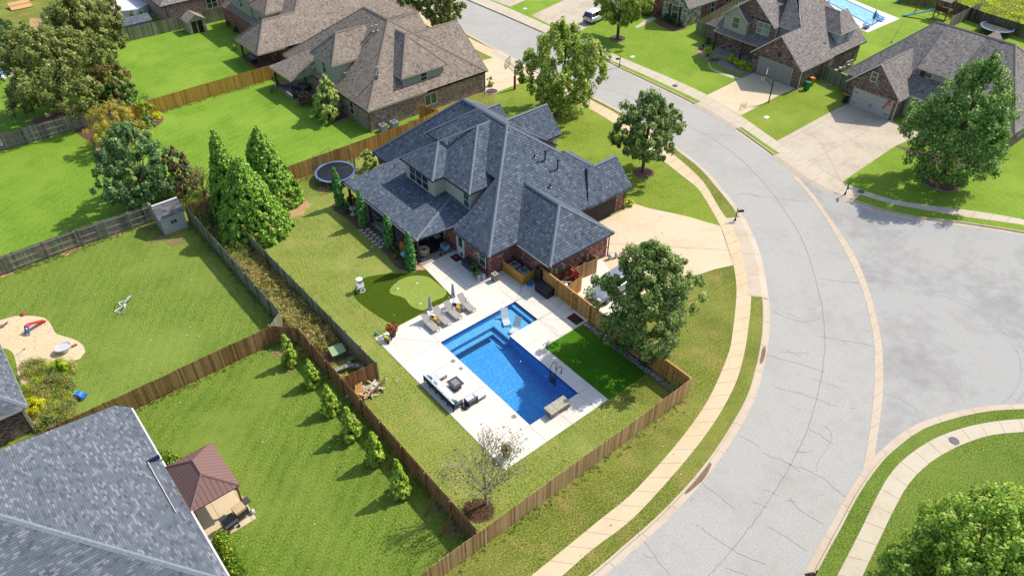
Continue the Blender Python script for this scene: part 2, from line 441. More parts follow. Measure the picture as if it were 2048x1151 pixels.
plain('off_white', D('dcdad4'), .6, var=.05)
plain('light_grey', D('c2c2c0'), .6, var=.08)
plain('mid_grey', D('8f9092'), .6, var=.1)
plain('dark_grey', D('45484c'), .6, var=.15)
plain('black', D('1d1f22'), .45, var=.1)
plain('black_gloss', D('181a1e'), .2, var=.0)
plain('metal_bright', D('c9ccd0'), .35, .6, var=.05)
plain('rubber', D('242424'), .8, var=.1)
plain('taupe', D('b3aca2'), .8, var=.06)
plain('taupe_dark', D('8b857c'), .8, var=.06)
plain('cushion', D('e4e8ea'), .85, var=.04)
plain('teal', D('3fa3a0'), .7, var=.08)
plain('navy', D('2b2b5e'), .8, var=.08)
plain('yellow', D('f2b21a'), .5, var=.08)
plain('bright_yellow', D('e8e02a'), .6, var=.1)
plain('orange', D('e08a1e'), .6, var=.08)
plain('red', D('d2252a'), .5, var=.1)
plain('pink', D('e58fc0'), .5, var=.1)
plain('hot_pink', D('f0408a'), .5, var=.05)
plain('blue', D('1f7fd8'), .4, var=.1)
plain('rim_blue', D('7c93c4'), .5, var=.05)
plain('light_blue', D('8fb6e6'), .4, var=.1)
plain('green_plastic', D('0f8a5c'), .45, var=.08)
plain('green_metal', D('5f7f6a'), .6, var=.15)
plain('green_pale', D('a8c08c'), .7, var=.1)
plain('terracotta', D('a8523a'), .7, var=.1)
plain('tan_cover', D('d9b98a'), .8, var=.1)
plain('rust_brown', D('5a3320'), .8, var=.2, scale=8)
plain('doormat', D('4a2c20'), .95, var=.35, scale=20)
plain('rug', D('6a625a'), .95, var=.3, scale=7)
plain('rug_dark', D('35302e'), .95, var=.4, scale=7)
plain('bark', D('6a5648'), .95, var=.35, scale=8)
plain('bark_grey', D('b3aa9c'), .95, var=.3, scale=8)
plain('post_dark', D('4a3d34'), .85, var=.25, scale=5)
plain('wood_new', D('cf9a58'), .8, var=.18, scale=4)
plain('wood_pale', D('e0b074'), .8, var=.2, scale=6)
plain('wood_stain', D('a5612a'), .8, var=.15, scale=5)
plain('plank_white', D('eadfd2'), .8, var=.1)
plain('trim_white', D('ece7de'), .6, var=.04)
plain('trim_beige', D('cdbfa8'), .7, var=.06)
plain('trim_brown', D('4b4038'), .7, var=.1)
plain('trim_dark', D('3a3d44'), .7, var=.1)
plain('gutter_grey', D('a09c96'), .5, .2, var=.06)
plain('soffit', D('9f978b'), .9, var=.05)
plain('stucco', D('c9c8b8'), .9, var=.08, scale=1.5)
siding('siding_sage', D('b9bda6'))
siding('siding_beige', D('b8b2a0'))
siding('siding_grey', D('d3d1cc'))
siding('siding_tan', D('c9c2aa'), .16)
siding('garage_dark', D('4a4440'), .5, .7)
siding('garage_white', D('d8d2c8'), .53, .8)
siding('garage_grey', D('b3aca4'), .53, .85)
plain('door_dark', D('2a211d'), .4, var=.2)
plain('door_white', D('e6e8e8'), .5, var=.03)
glassy('glass', D('3c4b50'))
glassy('glass_pale', D('9fb3b0'), .12)
glassy('glass_green', D('54705c'), .1)
glassy('glass_car', D('20262e'), .05)
shingle('roof_main', [D('4e5865'), D('67727f'), D('87919d')], .25, .25)
shingle('roof_brown', [D('86776a'), D('a99989'), D('c2b2a1')], .25, .25)
shingle('roof_taupe', [D('7c736d'), D('9f968f'), D('bbb2aa')], .25, .25)
shingle('roof_near', [D('5a616a'), D('727982'), D('9da1a8')], .3, .15, lines=.3)
shingle('roof_shed', [D('555358'), D('77757a'), D('98969a')])
plain('cap_main', D('7f8791'), .9, var=.14, scale=4)
plain('cap_brown', D('8f7f72'), .9, var=.12, scale=4)
plain('cap_taupe', D('8a817b'), .9, var=.12, scale=4)
plain('cap_near', D('8b939c'), .9, var=.16, scale=5)
brick('brick_red', D('6e3c30'), D('96574a'), D('b07566'), D('b9a79c'), light=D('e0cfc4'))
brick('brick_pink', D('85695c'), D('a98b7c'), D('c5aa9a'), D('b5a598'), light=D('ddccbe'))
brick('brick_brown', D('5c443c'), D('866a60'), D('a38a7e'), D('9f9188'), light=D('cfc0b4'))
brick('brick_rust', D('6b372a'), D('955442'), D('ad6e5a'), D('a8948a'), light=D('d0b4a6'))
brick('stone', D('6f7465'), D('b9b59c'), D('d9d2b6'), D('e5dcc2'), .45, .3, light=D('e9e1c8'))
brick('stone_block', D('6c6660'), D('9b948c'), D('c1bbb2'), D('8a857e'), .3, .07, light=D('ddd8d0'))
wood('fence_cedar', [D('9a6a36'), D('c8944e'), D('e2b472')])
wood('fence_orange', [D('a86f28'), D('d09a44'), D('e4b45e')])
wood('fence_brown', [D('74502c'), D('a07448'), D('c49a6c')])
wood('fence_tan', [D('9a7240'), D('caa06a'), D('e6c496')])
wood('fence_grey', [D('5c5348'), D('91877a'), D('b8ae9f')])
wood('fence_greygreen', [D('5c6048'), D('8c8f70'), D('b0b092')])
wood('fence_dark', [D('45402f'), D('6a654e'), D('8c866c')])
def metal_rib(name, c, wdt):
    m, t, b = new_mat(name); sp = node(t, 'ShaderNodeSeparateXYZ'); t.links.new(uvn(t), sp.inputs[0]); c4 = col4(c)
    g = mth(t, 'LESS_THAN', mth(t, 'FRACT', mth(t, 'DIVIDE', sp.outputs[0], wdt)), .16)
    t.links.new(mixc(t, c4[:3], tuple(x*.45 for x in c4[:3]), g), b.inputs['Base Color']); b.inputs['Roughness'].default_value = .45; b.inputs['Metallic'].default_value = .15
metal_rib('roof_metal', D('9a7268'), .3)
plain('cap_metal', D('8f6a60'), .5, var=.06)
# foliage
leafm('leaf_maple', [D('2f4a14'), D('52701e'), D('7a9432'), D('a8b458'), D('d0cc88')])  # pale end of the tree leaf ramps painted as sunlit highlights
leafm('leaf_maple_dark', [D('24401a'), D('3f5e2a'), D('5c7a3a'), D('8aa05c'), D('c4bf98')])
leafm('leaf_green', [D('1e4416'), D('335f24'), D('527c36'), D('80a056'), D('b4c490')])
leafm('leaf_near', [D('2c5212'), D('477020'), D('6b8f30'), D('98b44a'), D('c4d478')])
leafm('leaf_pear', [D('2a3c18'), D('4a5a28'), D('6c7a3c'), D('8c9454'), D('aeae78')])
leafm('leaf_olive', [D('333c1c'), D('565f30'), D('7b7f48'), D('9c9a68'), D('c0b88a')])
leafm('leaf_cypress', [D('1e3f0e'), D('366216'), D('578424'), D('84aa3a'), D('acc85e')], .22)
leafm('leaf_arbor', [D('1c4420'), D('2f6430'), D('4a8440'), D('74a258')], .15)
leafm('leaf_magnolia', [D('3c6a12'), D('638c1e'), D('8fb038'), D('b8cf58'), D('d8e080')])
leafm('leaf_blue', [D('1e4024'), D('345c34'), D('54784a'), D('86a068'), D('a8b888')])
leafm('leaf_red', [D('4a3a2c'), D('6a5244'), D('867060'), D('8c8460')])
leafm('leaf_rust', [D('4c5a2c'), D('6f6a3c'), D('8f6a48'), D('5f7a34')])
leafm('leaf_yellow', [D('7f7428'), D('a29440'), D('bcac5c'), D('8f943c')])
leafm('leaf_gold', [D('c0a010'), D('e8cc18'), D('f4e43c'), D('9aa02c')])
leafm('leaf_bloom', [D('3a6a1c'), D('5c8c2c'), D('8fa848'), D('d4cc84'), D('f0e4a8')])
leafm('leaf_lime', [D('5c7a14'), D('8aa81e'), D('b0c42c'), D('d0d850')])
leafm('leaf_shrub', [D('20381c'), D('34522a'), D('4c6a38'), D('6f8450')])
leafm('leaf_burgundy', [D('5c1c20'), D('8a2c30'), D('a85048'), D('7a8a3c')])
leafm('leaf_hedge', [D('234812'), D('3c6a1c'), D('5c8a28'), D('c8c430')])
leafm('leaf_brush', [D('7f6c40'), D('a08a58'), D('c0ae7c'), D('9a9a58'), D('d8cc9c')])
leafm('leaf_brush_green', [D('526428'), D('6f7c38'), D('93984e'), D('b0ad6c')])
# ---------------------------------------------------------------- kerb lines
west_edge = smooth_line(P2([(560, -130), (700, -60), (806, -5), (870, 29), (934, 64), (1007, 104), (1054, 130), (1118, 159), (1184, 190), (1249, 224), (1325, 273), (1400, 327), (1443, 373), (1480, 419), (1504, 461), (1522, 508), (1535, 573), (1540, 617), (1539, 673), (1534, 705), (1525, 747), (1506, 806), (1459, 888), (1423, 939), (1400, 968), (1330, 1042), (1260, 1104), (1206, 1151), (1090, 1245), (900, 1390)]), 1.0)
east_edge = smooth_line(P2([(640, -140), (760, -88), (880, -32), (944, 0), (1004, 28), (1080, 64), (1150, 95), (1186, 111), (1239, 138), (1317, 175), (1385, 209), (1456, 250), (1517, 293), (1590, 346), (1630, 371), (1669, 389), (1704, 404), (1769, 425), (1834, 439), (1921, 449), (2008, 462), (2048, 469), (2130, 486), (2260, 530)]), 1.0)
south_edge = smooth_line(P2([(2260, 800), (2140, 797), (2048, 805), (1980, 808), (1909, 821), (1835, 845), (1788, 876), (1752, 908), (1729, 936), (1698, 982), (1666, 1041), (1635, 1096), (1606, 1151), (1540, 1280), (1480, 1400)]), 1.0)
K = .58
west_back = offset(west_edge, -K); east_back = offset(east_edge, K); south_back = offset(south_edge, -K)
def check_side(edge, back, inside):
    "the kerb back must lie on the lawn side"
    d = lambda l: min(math.hypot(p[0]-inside[0], p[1]-inside[1]) for p in l)
    return d(back) < d(edge)
if not check_side(west_edge, west_back, at(1300, 600)): west_back = offset(west_edge, K)
if not check_side(east_edge, east_back, at(1450, 150)): east_back = offset(east_edge, -K)
if not check_side(south_edge, south_back, at(1900, 1000)): south_back = offset(south_edge, K)
def near(p, lst):
    return any(math.hypot(p[0]-q[0], p[1]-q[1]) < r for q, r in lst)
GAPW = [(at(1512, 495), 5.9), (at(1033, 115), 3.6), (at(815, 0), 5)]
GAPE = [(at(1420, 228), 3.3), (at(1597, 352), 4.9), (at(1120, 82), 5.2), (at(975, 14), 5.0)]
def kerb(name, edge, back, gaps):
    mb = MB()
    n = len(edge)
    def lerp(t): return [(edge[i][0]+(back[i][0]-edge[i][0])*t, edge[i][1]+(back[i][1]-edge[i][1])*t) for i in range(n)]
    g = lerp(.7); g2 = lerp(.76)
    sel = [near(p, gaps) for p in edge]; i = 0
    while i < n-1:
        j = i
        while j < n-1 and sel[j] == sel[i]: j += 1
        a, b, c, d = edge[i:j+1], g[i:j+1], g2[i:j+1], back[i:j+1]
        if sel[i]:
            strip(mb, a, d, -.112, .012, 'kerb_con')
            far = [(e[0]+(k_[0]-e[0])*3.3, e[1]+(k_[1]-e[1])*3.3) for e, k_ in zip(a, d)]; strip(mb, d, far, .0122, .0072, 'kerb_con')
        else:
            strip(mb, a, b, -.112, -.10, 'kerb_con'); strip(mb, b, c, -.10, .008, 'kerb_con'); strip(mb, c, d, .012, .012, 'kerb_con')
            strip(mb, d, offset(d, .001), .012, -.02, 'kerb_con')
        i = j
    return struct(mb, name)
# ground sheet out to the horizon
g = MB()
for x0, x1, y0, y1 in ((-1500, -.05, -1500, 1500), (7.85, 1500, -1500, 1500), (-.05, 7.85, -1500, -11.03), (-.05, 7.85, .05, 1500)): g.poly([(x0, y0, -.15), (x1, y0, -.15), (x1, y1, -.15), (x0, y1, -.15)], 'turf_default')
struct(g, 'ground')
g = MB()
asp = offset(west_edge, .6 if west_back == offset(west_edge, K) else .6)
asp = [(e[0]+(b[0]-e[0])*1.5, e[1]+(b[1]-e[1])*1.5) for e, b in zip(west_edge, west_back)]
asp_e = [(e[0]+(b[0]-e[0])*1.5, e[1]+(b[1]-e[1])*1.5) for e, b in zip(east_edge, east_back)]
asp_s = [(e[0]+(b[0]-e[0])*1.5, e[1]+(b[1]-e[1])*1.5) for e, b in zip(south_edge, south_back)]
g.sheet(asp_e + [at(2420, 640)[:2]] + asp_s + asp[::-1], -.12, 'asphalt'); struct(g, 'road')
HOLE = [(-.04, .04), (7.84, .04), (7.84, -2.99), (4.79, -2.99), (4.79, -11.02), (-.04, -11.02)]
def keyhole(pts):
    "outline with the pool cut out through a zero-width slit"
    i = min(range(len(pts)), key=lambda k: math.hypot(pts[k][0]+.04, pts[k][1]+11.02)); h = HOLE[::-1]
    ar = sum(pts[k][0]*pts[(k+1) % len(pts)][1]-pts[(k+1) % len(pts)][0]*pts[k][1] for k in range(len(pts)))
    ah = sum(h[k][0]*h[(k+1) % 6][1]-h[(k+1) % 6][0]*h[k][1] for k in range(6))
    if ar*ah > 0: h = h[::-1]
    j = min(range(6), key=lambda k: math.hypot(h[k][0]-pts[i][0], h[k][1]-pts[i][1])); h = h[j:]+h[:j]+[h[j]]
    return pts[:i+1]+h+pts[i:]
def block(name, line, rest, mat, hole=False):
    pts = line+rest; mb = MB(); mb.sheet(keyhole(pts) if hole else pts, 0.0, mat)
    for i in range(len(line)-1):
        a, b = line[i], line[i+1]; mb.poly([(a[0], a[1], -.15), (b[0], b[1], -.15), (b[0], b[1], 0), (a[0], a[1], 0)], 'kerb_con')
    return struct(mb, name)
block('lawn', west_back, [(-60, -10), (-60, -120), (-120, -120), (-160, 200), (60, 330)], 'turf_verge', True)
block('lawn', east_back, [(90, -10), (260, 60), (260, 330), (90, 330)], 'turf_right')
block('lawn', south_back, [(-70, 10), (-70, 80), (90, 80), (90, 10)][0:0]+[at(1480, 1400)[:2], at(2400, 1500)[:2], at(2400, 800)[:2]], 'turf_corner')
kerb('kerb', west_edge, west_back, GAPW); kerb('kerb', east_edge, east_back, GAPE); kerb('kerb', south_edge, south_back, [])
# cul-de-sac asphalt in its own tone, and the concrete valley gutter across its mouth
pan_l = smooth_line(P2([(1583, 348), (1615, 384), (1643, 421), (1678, 478), (1704, 526), (1730, 591), (1745, 656), (1750, 700), (1749, 778), (1741, 857), (1733, 905), (1726, 941)]), .8)
pan_r = smooth_line(P2([(1596, 351), (1630, 390), (1661, 434), (1692, 478), (1719, 526), (1743, 591), (1759, 656), (1766, 700), (1767, 778), (1759, 850), (1753, 890), (1750, 914)]), .8)
pan_r = resample(pan_r, len(pan_l))
g = MB(); strip(g, pan_l, pan_r, -.108, -.108, 'pan_con'); struct(g, 'gutter')
g = MB()
ce = [p for p in east_edge if at(1590, 346)[1]-.01 > p[1] or p[0] > at(1660, 380)[0]]
i0 = min(range(len(east_edge)), key=lambda i: math.hypot(east_edge[i][0]-pan_r[0][0], east_edge[i][1]-pan_r[0][1]))
j0 = min(range(len(south_edge)), key=lambda i: math.hypot(south_edge[i][0]-pan_r[-1][0], south_edge[i][1]-pan_r[-1][1]))
g.sheet(east_edge[i0:]+[at(2400, 640)[:2]]+south_edge[:j0+1]+pan_r[::-1], -.116, 'asphalt_court'); struct(g, 'road')
# pavements
def walk(name, A, B, mat, z=.008, n=None):
    a = smooth_line(P2(A), .9); b = smooth_line(P2(B), .9); n = n or max(len(a), len(b)); g = MB()
    strip(g, resample(a, n), resample(b, n), z, z, mat); return struct(g, name)
walk('sidewalk', [(700, -30), (800, 10), (880, 47), (950, 82), (1010, 110), (1062, 137), (1116, 166), (1176, 197), (1239, 231), (1325, 292), (1400, 356), (1439, 417), (1465, 454), (1487, 504), (1493, 530), (1502, 573), (1501, 617), (1496, 660), (1490, 700), (1474, 759), (1443, 821), (1400, 884), (1335, 962), (1260, 1041), (1186, 1096), (1124, 1151), (1010, 1245)],
     [(690, -20), (788, 20), (868, 58), (938, 93), (996, 121), (1048, 148), (1102, 178), (1161, 208), (1222, 243), (1305, 305), (1375, 360), (1400, 382), (1441, 452), (1456, 495), (1467, 530), (1473, 573), (1471, 617), (1465, 665), (1459, 700), (1431, 770), (1400, 825), (1340, 903), (1260, 990), (1206, 1033), (1096, 1123), (1061, 1151), (960, 1235)], 'walk')
walk('sidewalk', [(820, -68), (944, -14), (1030, 22), (1100, 53), (1163, 80), (1247, 117), (1343, 157), (1420, 193), (1481, 231), (1522, 260), (1554, 282), (1617, 322), (1684, 364), (1713, 376), (1791, 400), (1878, 413), (1965, 424), (2048, 439), (2150, 462)],
     [(800, -60), (930, -3), (1015, 33), (1085, 64), (1150, 92), (1239, 128), (1330, 169), (1403, 204), (1463, 240), (1503, 268), (1536, 291), (1600, 333), (1660, 368), (1704, 383), (1769, 404), (1834, 417), (1921, 432), (2048, 450), (2140, 473)], 'walk_pale')
walk('sidewalk', [(2160, 828), (2048, 837), (2011, 839), (1941, 851), (1874, 874), (1819, 908), (1780, 947), (1749, 1002), (1717, 1068), (1674, 1151), (1610, 1280)],
     [(2160, 852), (2048, 863), (1988, 868), (1929, 886), (1870, 917), (1823, 959), (1792, 1010), (1760, 1076), (1725, 1151), (1670, 1280)], 'walk_pale')
def sheet(name, pts, mat, z=.012, smooth=False, kind='structure', hole=False):
    p = P2(pts)
    if hole: p = keyhole([q[:2] for q in p])
    if smooth: p = smooth_line(p+[p[0]], .6)[:-1]
    g = MB(); g.sheet(p, z, mat); return struct(g, name, kind)
# driveways and aprons
sheet('driveway', [(1197, 443), (1236, 425), (1249, 419), (1253, 397), (1262, 401), (1272, 408), (1300, 417), (1340, 425), (1375, 433), (1441, 452), (1456, 495), (1467, 530), (1430, 538), (1400, 548), (1348, 563), (1310, 580), (1250, 600), (1220, 628), (1180, 600), (1120, 560), (1115, 545), (1205, 510), (1215, 495)], 'drive', .012)
sheet('driveway', [(1411, 192), (1478, 159), (1508, 146), (1592, 177), (1556, 192), (1482, 231)], 'drive', .012)
sheet('driveway', [(1554, 282), (1661, 224), (1700, 206), (1800, 250), (1845, 268), (1791, 292), (1740, 326), (1684, 364), (1617, 322)], 'drive_grey', .012)
sheet('driveway', [(1063, 31), (1130, 0), (1170, -25), (1260, 0), (1200, 42), (1155, 65), (1110, 55)], 'drive_grey', .012)
sheet('driveway', [(970, -4), (1021, 14), (1064, -5), (1030, -25), (1000, -40)], 'drive_grey', .012)
sheet('driveway', [(965, 121), (990, 115), (1050, 150), (1062, 158), (990, 186), (972, 190)], 'drive', .012)
sheet('driveway', [(735, 0), (758, 26), (770, 24), (800, 15), (850, 45), (880, 35), (790, -20)], 'drive', .012)
sheet('driveway', [(270, -20), (310, 40), (306, 33), (352, 15), (330, -30)], 'asphalt_far', .012)
# lawns in their own grass, lot by lot
def lot(pts, mat, z=.004, hole=False): g = MB(); g.sheet(keyhole(pts) if hole else pts, z, mat); struct(g, 'lawn')
lot([(-60, 8.6), (-10.3, 8.45), (-8.9, 9.6), (-8.9, 31.6), (-60, 32.2)], 'turf_midleft')
lot([(-60, -16.35), (-8.7, -16.35), (-8.7, 6.95), (-10.25, 8.4), (-60, 8.55)], 'turf_bottom')
lot([(-60, 32.25), (-8.9, 31.65), (-8.9, 55.9), (-60, 56.2)], 'turf_topleft')
lot([(-8.85, 29.4), (-6.1, 29.25), (-2.2, 33.2), (1.2, 29.6), (20.9, 29.7), (20.9, 34), (14.5, 34), (14.5, 53.9), (-8.85, 53.9)], 'turf_neighbour')
lot([(-6.0, 54.0), (16, 54.0), (16, 77.9), (-3, 78.7), (-12, 78), (-9, 56)], 'turf_neighbour')
lot([(-60, 56.3), (-9.1, 56.0), (-12, 77), (-60, 77)], 'turf_topleft')
lot([(-8.65, -16.3), (10.85, -16.3), (10.85, 2), (18, 4), (24.5, 8), (24.5, 29.4), (1.2, 29.5), (-2.2, 33.1), (-6.05, 29.2), (-5.95, -.15), (-8.65, -.05)], 'turf_yard', .0045, True)
sheet('lawn', [(985, 188), (1048, 160), (1102, 180), (1161, 208), (1222, 243), (1305, 305), (1375, 360), (1400, 382), (1441, 452), (1375, 433), (1300, 417), (1250, 395), (1130, 330), (1000, 240)], 'turf_front', .006)
sheet('lawn', [(1456, 256), (1480, 300), (1550, 360), (1560, 360), (1520, 310), (1480, 270)], 'turf_front', -.3)
sheet('lawn', [(1482, 231), (1558, 191), (1592, 178), (1660, 200), (1700, 206), (1660, 224), (1554, 282), (1522, 260)], 'turf_front', .004)
sheet('field', [(1790, -60), (1900, 0), (2048, 62), (2300, 160), (3200, 100), (2400, -320), (1700, -330)], 'meadow', .004)
# ---------------------------------------------------------------- pool yard paving and pool
dk = MB()
DX0, DX1 = -3.78, 6.03; DY0, DY1 = -12.85, 3.75
pool = [(0, 0), (0, -10.98), (4.75, -10.98), (4.75, -2.95), (7.8, -2.95), (7.8, 0)]
def q4(x0, x1, y0, y1, mat='deck', z=.03): dk.poly([(x0, y0, z), (x1, y0, z), (x1, y1, z), (x0, y1, z)], mat)
q4(DX0, 0, DY0, DY1); q4(0, 4.75, DY0, -10.98); q4(4.75, DX1, DY0, -5.7); q4(4.75, 7.8, -5.7, -2.95); q4(7.8, 10.95, -5.7, 1.6)
q4(0, 7.8, 0, 3.75); q4(7.8, 11.3, 1.6, 4.0); 
q4(4.45, 7.8, 3.75, 9.05); q4(7.8, 8.4, 4.0, 9.05)
dk.poly([(4.05, 3.75, .03), (4.45, 3.75, .03), (4.45, 8.45, .03)], 'deck')
for a, b in (((DX0, DY0), (DX0, DY1)), ((DX0, DY0), (DX1, DY0)), ((DX1, DY0), (DX1, -5.7)), ((DX0, DY1), (4.05, DY1)), ((DX1, -5.7), (10.95, -5.7)), ((4.45, 8.45), (4.45, 9.05))):
    dk.poly([(a[0], a[1], 0), (b[0], b[1], 0), (b[0], b[1], .03), (a[0], a[1], .03)], 'deck')
struct(dk, 'pool_deck')
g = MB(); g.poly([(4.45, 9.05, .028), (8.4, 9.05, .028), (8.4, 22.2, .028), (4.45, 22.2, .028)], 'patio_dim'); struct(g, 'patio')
# joints
jl = MB()
def jline(x0, y0, x1, y1, wd=.03, mat='joint_pale', z=.0365): ribbon(jl, [at(x0, y0)[:2], at(x1, y1)[:2]], wd, z, mat)
for a in [((879, 684), (804, 727)), ((879, 684), (790, 677)), ((879, 684), (864, 669)), ((1031, 603), (1003, 582)), ((1031, 603), (1052, 594)), ((1031, 603), (1039, 584)),
          ((1077, 639), (1111, 622)), ((1077, 639), (1140, 639)), ((1077, 639), (1117, 673)), ((1050, 693), (1073, 680)), ((1059, 851), (1024, 870)), ((1059, 851), (1094, 883)),
          ((1156, 787), (1191, 816)), ((1122, 830), (1144, 847)), ((1156, 787), (1180, 772)), ((1117, 748), (1131, 734)), ((842, 760), (903, 724)), ((930, 795), (975, 768)), ((968, 634), (1005, 614)), ((905, 610), (925, 625)), ((845, 585), (862, 600)), ((1112, 659), (1088, 645)), ((1117, 673), (1130, 668))]:
    jline(*a[0], *a[1])
for a in [((889, 547), (925, 527)), ((1040, 588), (1044, 571)), ((1058, 596), (1080, 581)), ((940, 575), (975, 562))]: jline(*a[0], *a[1], .04, 'joint', .04)
for x0, y0, x1, y1 in ((7.8, 0, 11.2, 0), (10.9, -2.9, 7.8, -2.95), (5.9, 3.75, 5.9, 9.05), (8.4, 6.2, 4.45, 6.2), (9.2, 1.0, 11.2, 3.2)): ribbon(jl, [(x0, y0), (x1, y1)], .03, .0365, 'joint_pale')
struct(jl, 'pavement_joints')
dj = MB()
def djl(pts, wd, mat, z): ribbon(dj, smooth_line(P2(pts), .5) if len(pts) > 2 else P2(pts), wd, z, mat)
for pts in [[(1216, 487), (1330, 493), (1460, 500)], [(1505, 175), (1535, 187), (1553, 196)], [(1420, 195), (1481, 231)], [(1630, 240), (1690, 270), (1765, 330)], [(1600, 262), (1640, 286), (1683, 364)], [(1560, 285), (1610, 262), (1700, 212)], [(1620, 322), (1735, 262)],
            [(1467, 530), (1441, 452)], [(969, 150), (1005, 168)], [(990, 168), (1030, 152)], [(1080, 50), (1130, 22)]]: djl(pts, .04, 'joint', .017)
struct(dj, 'driveway_joints')
# road cracks (tar lines and random cracks)
ck = MB()
def crack(pts, wd=.04, amp=.12, z=-.111):
    L = smooth_line(P2(pts), .35); L = [(x+random.gauss(0, amp)*.35, y+random.gauss(0, amp)*.35) for x, y in L]; ribbon(ck, L, wd*.72, z, 'crack')
crack([(1400, 262), (1430, 278), (1480, 315), (1540, 378), (1590, 450), (1618, 510), (1640, 590), (1648, 640), (1650, 700), (1640, 770), (1618, 850), (1580, 930), (1530, 1010), (1470, 1090), (1415, 1151)], .05, .05)
crack([(1145, 160), (1240, 185), (1330, 222), (1400, 262)], .04, .05)
for c in [[(1719, 525), (1780, 490), (1856, 443)], [(1730, 560), (1880, 568), (2048, 575)], [(1500, 388), (1560, 395), (1618, 401)], [(1467, 388), (1500, 385), (1520, 395)], [(1405, 265), (1470, 268)],
          [(1640, 555), (1700, 562), (1732, 567)], [(1534, 708), (1590, 722), (1650, 742)], [(1550, 771), (1600, 785), (1632, 795), (1680, 813)], [(1768, 783), (1810, 800), (1850, 827)], [(1940, 573), (1950, 590)], [(1990, 655), (2020, 670), (2048, 672)],
          [(1580, 925), (1640, 950), (1690, 990)], [(1400, 1050), (1440, 1080), (1490, 1110), (1530, 1125)], [(1405, 963), (1440, 990), (1470, 1015)], [(1580, 995), (1620, 1030), (1650, 1045)], [(1535, 1050), (1570, 1070), (1615, 1100)], [(1480, 868), (1520, 890)], [(1650, 850), (1665, 870), (1630, 940)], [(1620, 855), (1670, 885)],
          [(1640, 670), (1700, 680), (1748, 690)], [(1545, 620), (1600, 640), (1640, 635)], [(1560, 700), (1620, 705)], [(1450, 1130), (1500, 1151)], [(1290, 1080), (1340, 1151)], [(1530, 905), (1560, 915), (1600, 940)],
          [(1030, 45), (1060, 60)], [(960, 40), (1010, 28)], [(1000, 85), (1040, 62), (1075, 70)], [(1170, 130), (1200, 128)]]:
    crack(c, .03)
for i in range(26):
    x = random.uniform(1420, 1740); y = random.uniform(480, 1140); x0 = 1540 if y < 760 else 1540-(y-760)*.9; x = random.uniform(x0, min(1740, x0+260)); a = random.uniform(-.4, .6); l = random.uniform(15, 45)
    crack([(x, y), (x+l*.5*math.cos(a), y+l*.5*math.sin(a)+random.uniform(-4, 4)), (x+l*math.cos(a), y+l*math.sin(a))], .022)
struct(ck, 'road_cracks')
tm = MB()
for k, (rx, off) in enumerate([(7.5, 0), (8.1, .3), (10, 0)]):
    c = at(1850, 690); L = [(c[0]+rx*math.cos(a), c[1]+rx*.9*math.sin(a)) for a in np.linspace(-2.2+off, .4+off, 30)]; ribbon(tm, L, .1, -.1125, 'tire_mark')
struct(tm, 'tire_marks')
g = MB(); g.sheet(smooth_line(P2([(1396, 935), (1420, 922), (1424, 925), (1412, 950), (1398, 965), (1370, 985), (1396, 935)]), .2)[:-1], -.094, 'mud'); struct(g, 'puddle')
g = MB(); g.sheet(smooth_line(P2([(1521, 702), (1530, 690), (1532, 702), (1526, 722), (1521, 726), (1521, 702)]), .2)[:-1], -.094, 'mud'); struct(g, 'puddle')
# bare patches in the grass, and ground painted darker for shade
PZ = [0]
def patch(px, py, r, mat='bare_earth', z=.009, n=16, sx=1.3):
    c = at(px, py); pts = []; PZ[0] += 1; z = z+.0002*PZ[0]
    for i in range(n):
        a = 2*math.pi*i/n; rr = r*random.uniform(.6, 1.1); pts.append((c[0]+rr*math.cos(a)*sx, c[1]+rr*math.sin(a)))
    g = MB(); g.sheet(smooth_line(pts+[pts[0]], .3)[:-1], z, mat); return struct(g, 'ground_patch')

# pool: basin, floor that slopes down to the deep end, benches, water
def tile(name, c, l):
    m, t, b = new_mat(name); v = node(t, 'ShaderNodeTexVoronoi'); v.inputs['Scale'].default_value = 11; t.links.new(pos(t), v.inputs['Vector'])
    n = noise(t, .5, 2, .6, pos(t))
    sc_ = node(t, 'ShaderNodeSeparateColor'); t.links.new(v.outputs['Color'], sc_.inputs[0])
    f = mth(t, 'ADD', mth(t, 'MULTIPLY', sc_.outputs[0], .75), mth(t, 'MULTIPLY', n, .25))
    t.links.new(ramp(t, f, [(.25, c), (.6, tuple((a*.6+b_*.4) for a, b_ in zip(c, l))), (.95, l)]), b.inputs['Base Color']); b.inputs['Roughness'].default_value = .7; return m
tile('pool_plaster', D('149cee'), D('5cc4fa')); tile('pool_shelf', D('52b8ee'), D('94d8f6')); plain('pool_tile', D('0f66b8'), .4, var=.1)
def water(name):
    m, t, b = new_mat(name); out = t.nodes['Material Output']; t.nodes.remove(b)
    tr = node(t, 'ShaderNodeBsdfTransparent'); tr.inputs[0].default_value = (.88, .97, 1.0, 1)
    gl = node(t, 'ShaderNodeBsdfGlossy'); gl.inputs['Roughness'].default_value = .06
    fr = node(t, 'ShaderNodeFresnel'); fr.inputs[0].default_value = 1.33
    n = noise(t, 5, 3, .6, pos(t)); bm = node(t, 'ShaderNodeBump'); bm.inputs['Strength'].default_value = .12; bm.inputs['Distance'].default_value = .05
    t.links.new(n, bm.inputs['Height']); t.links.new(bm.outputs[0], gl.inputs['Normal']); t.links.new(bm.outputs[0], fr.inputs['Normal'])
    mx = node(t, 'ShaderNodeMixShader'); t.links.new(fr.outputs[0], mx.inputs[0]); t.links.new(tr.outputs[0], mx.inputs[1]); t.links.new(gl.outputs[0], mx.inputs[2])
    t.links.new(mx.outputs[0], out.inputs[0])
water('water')
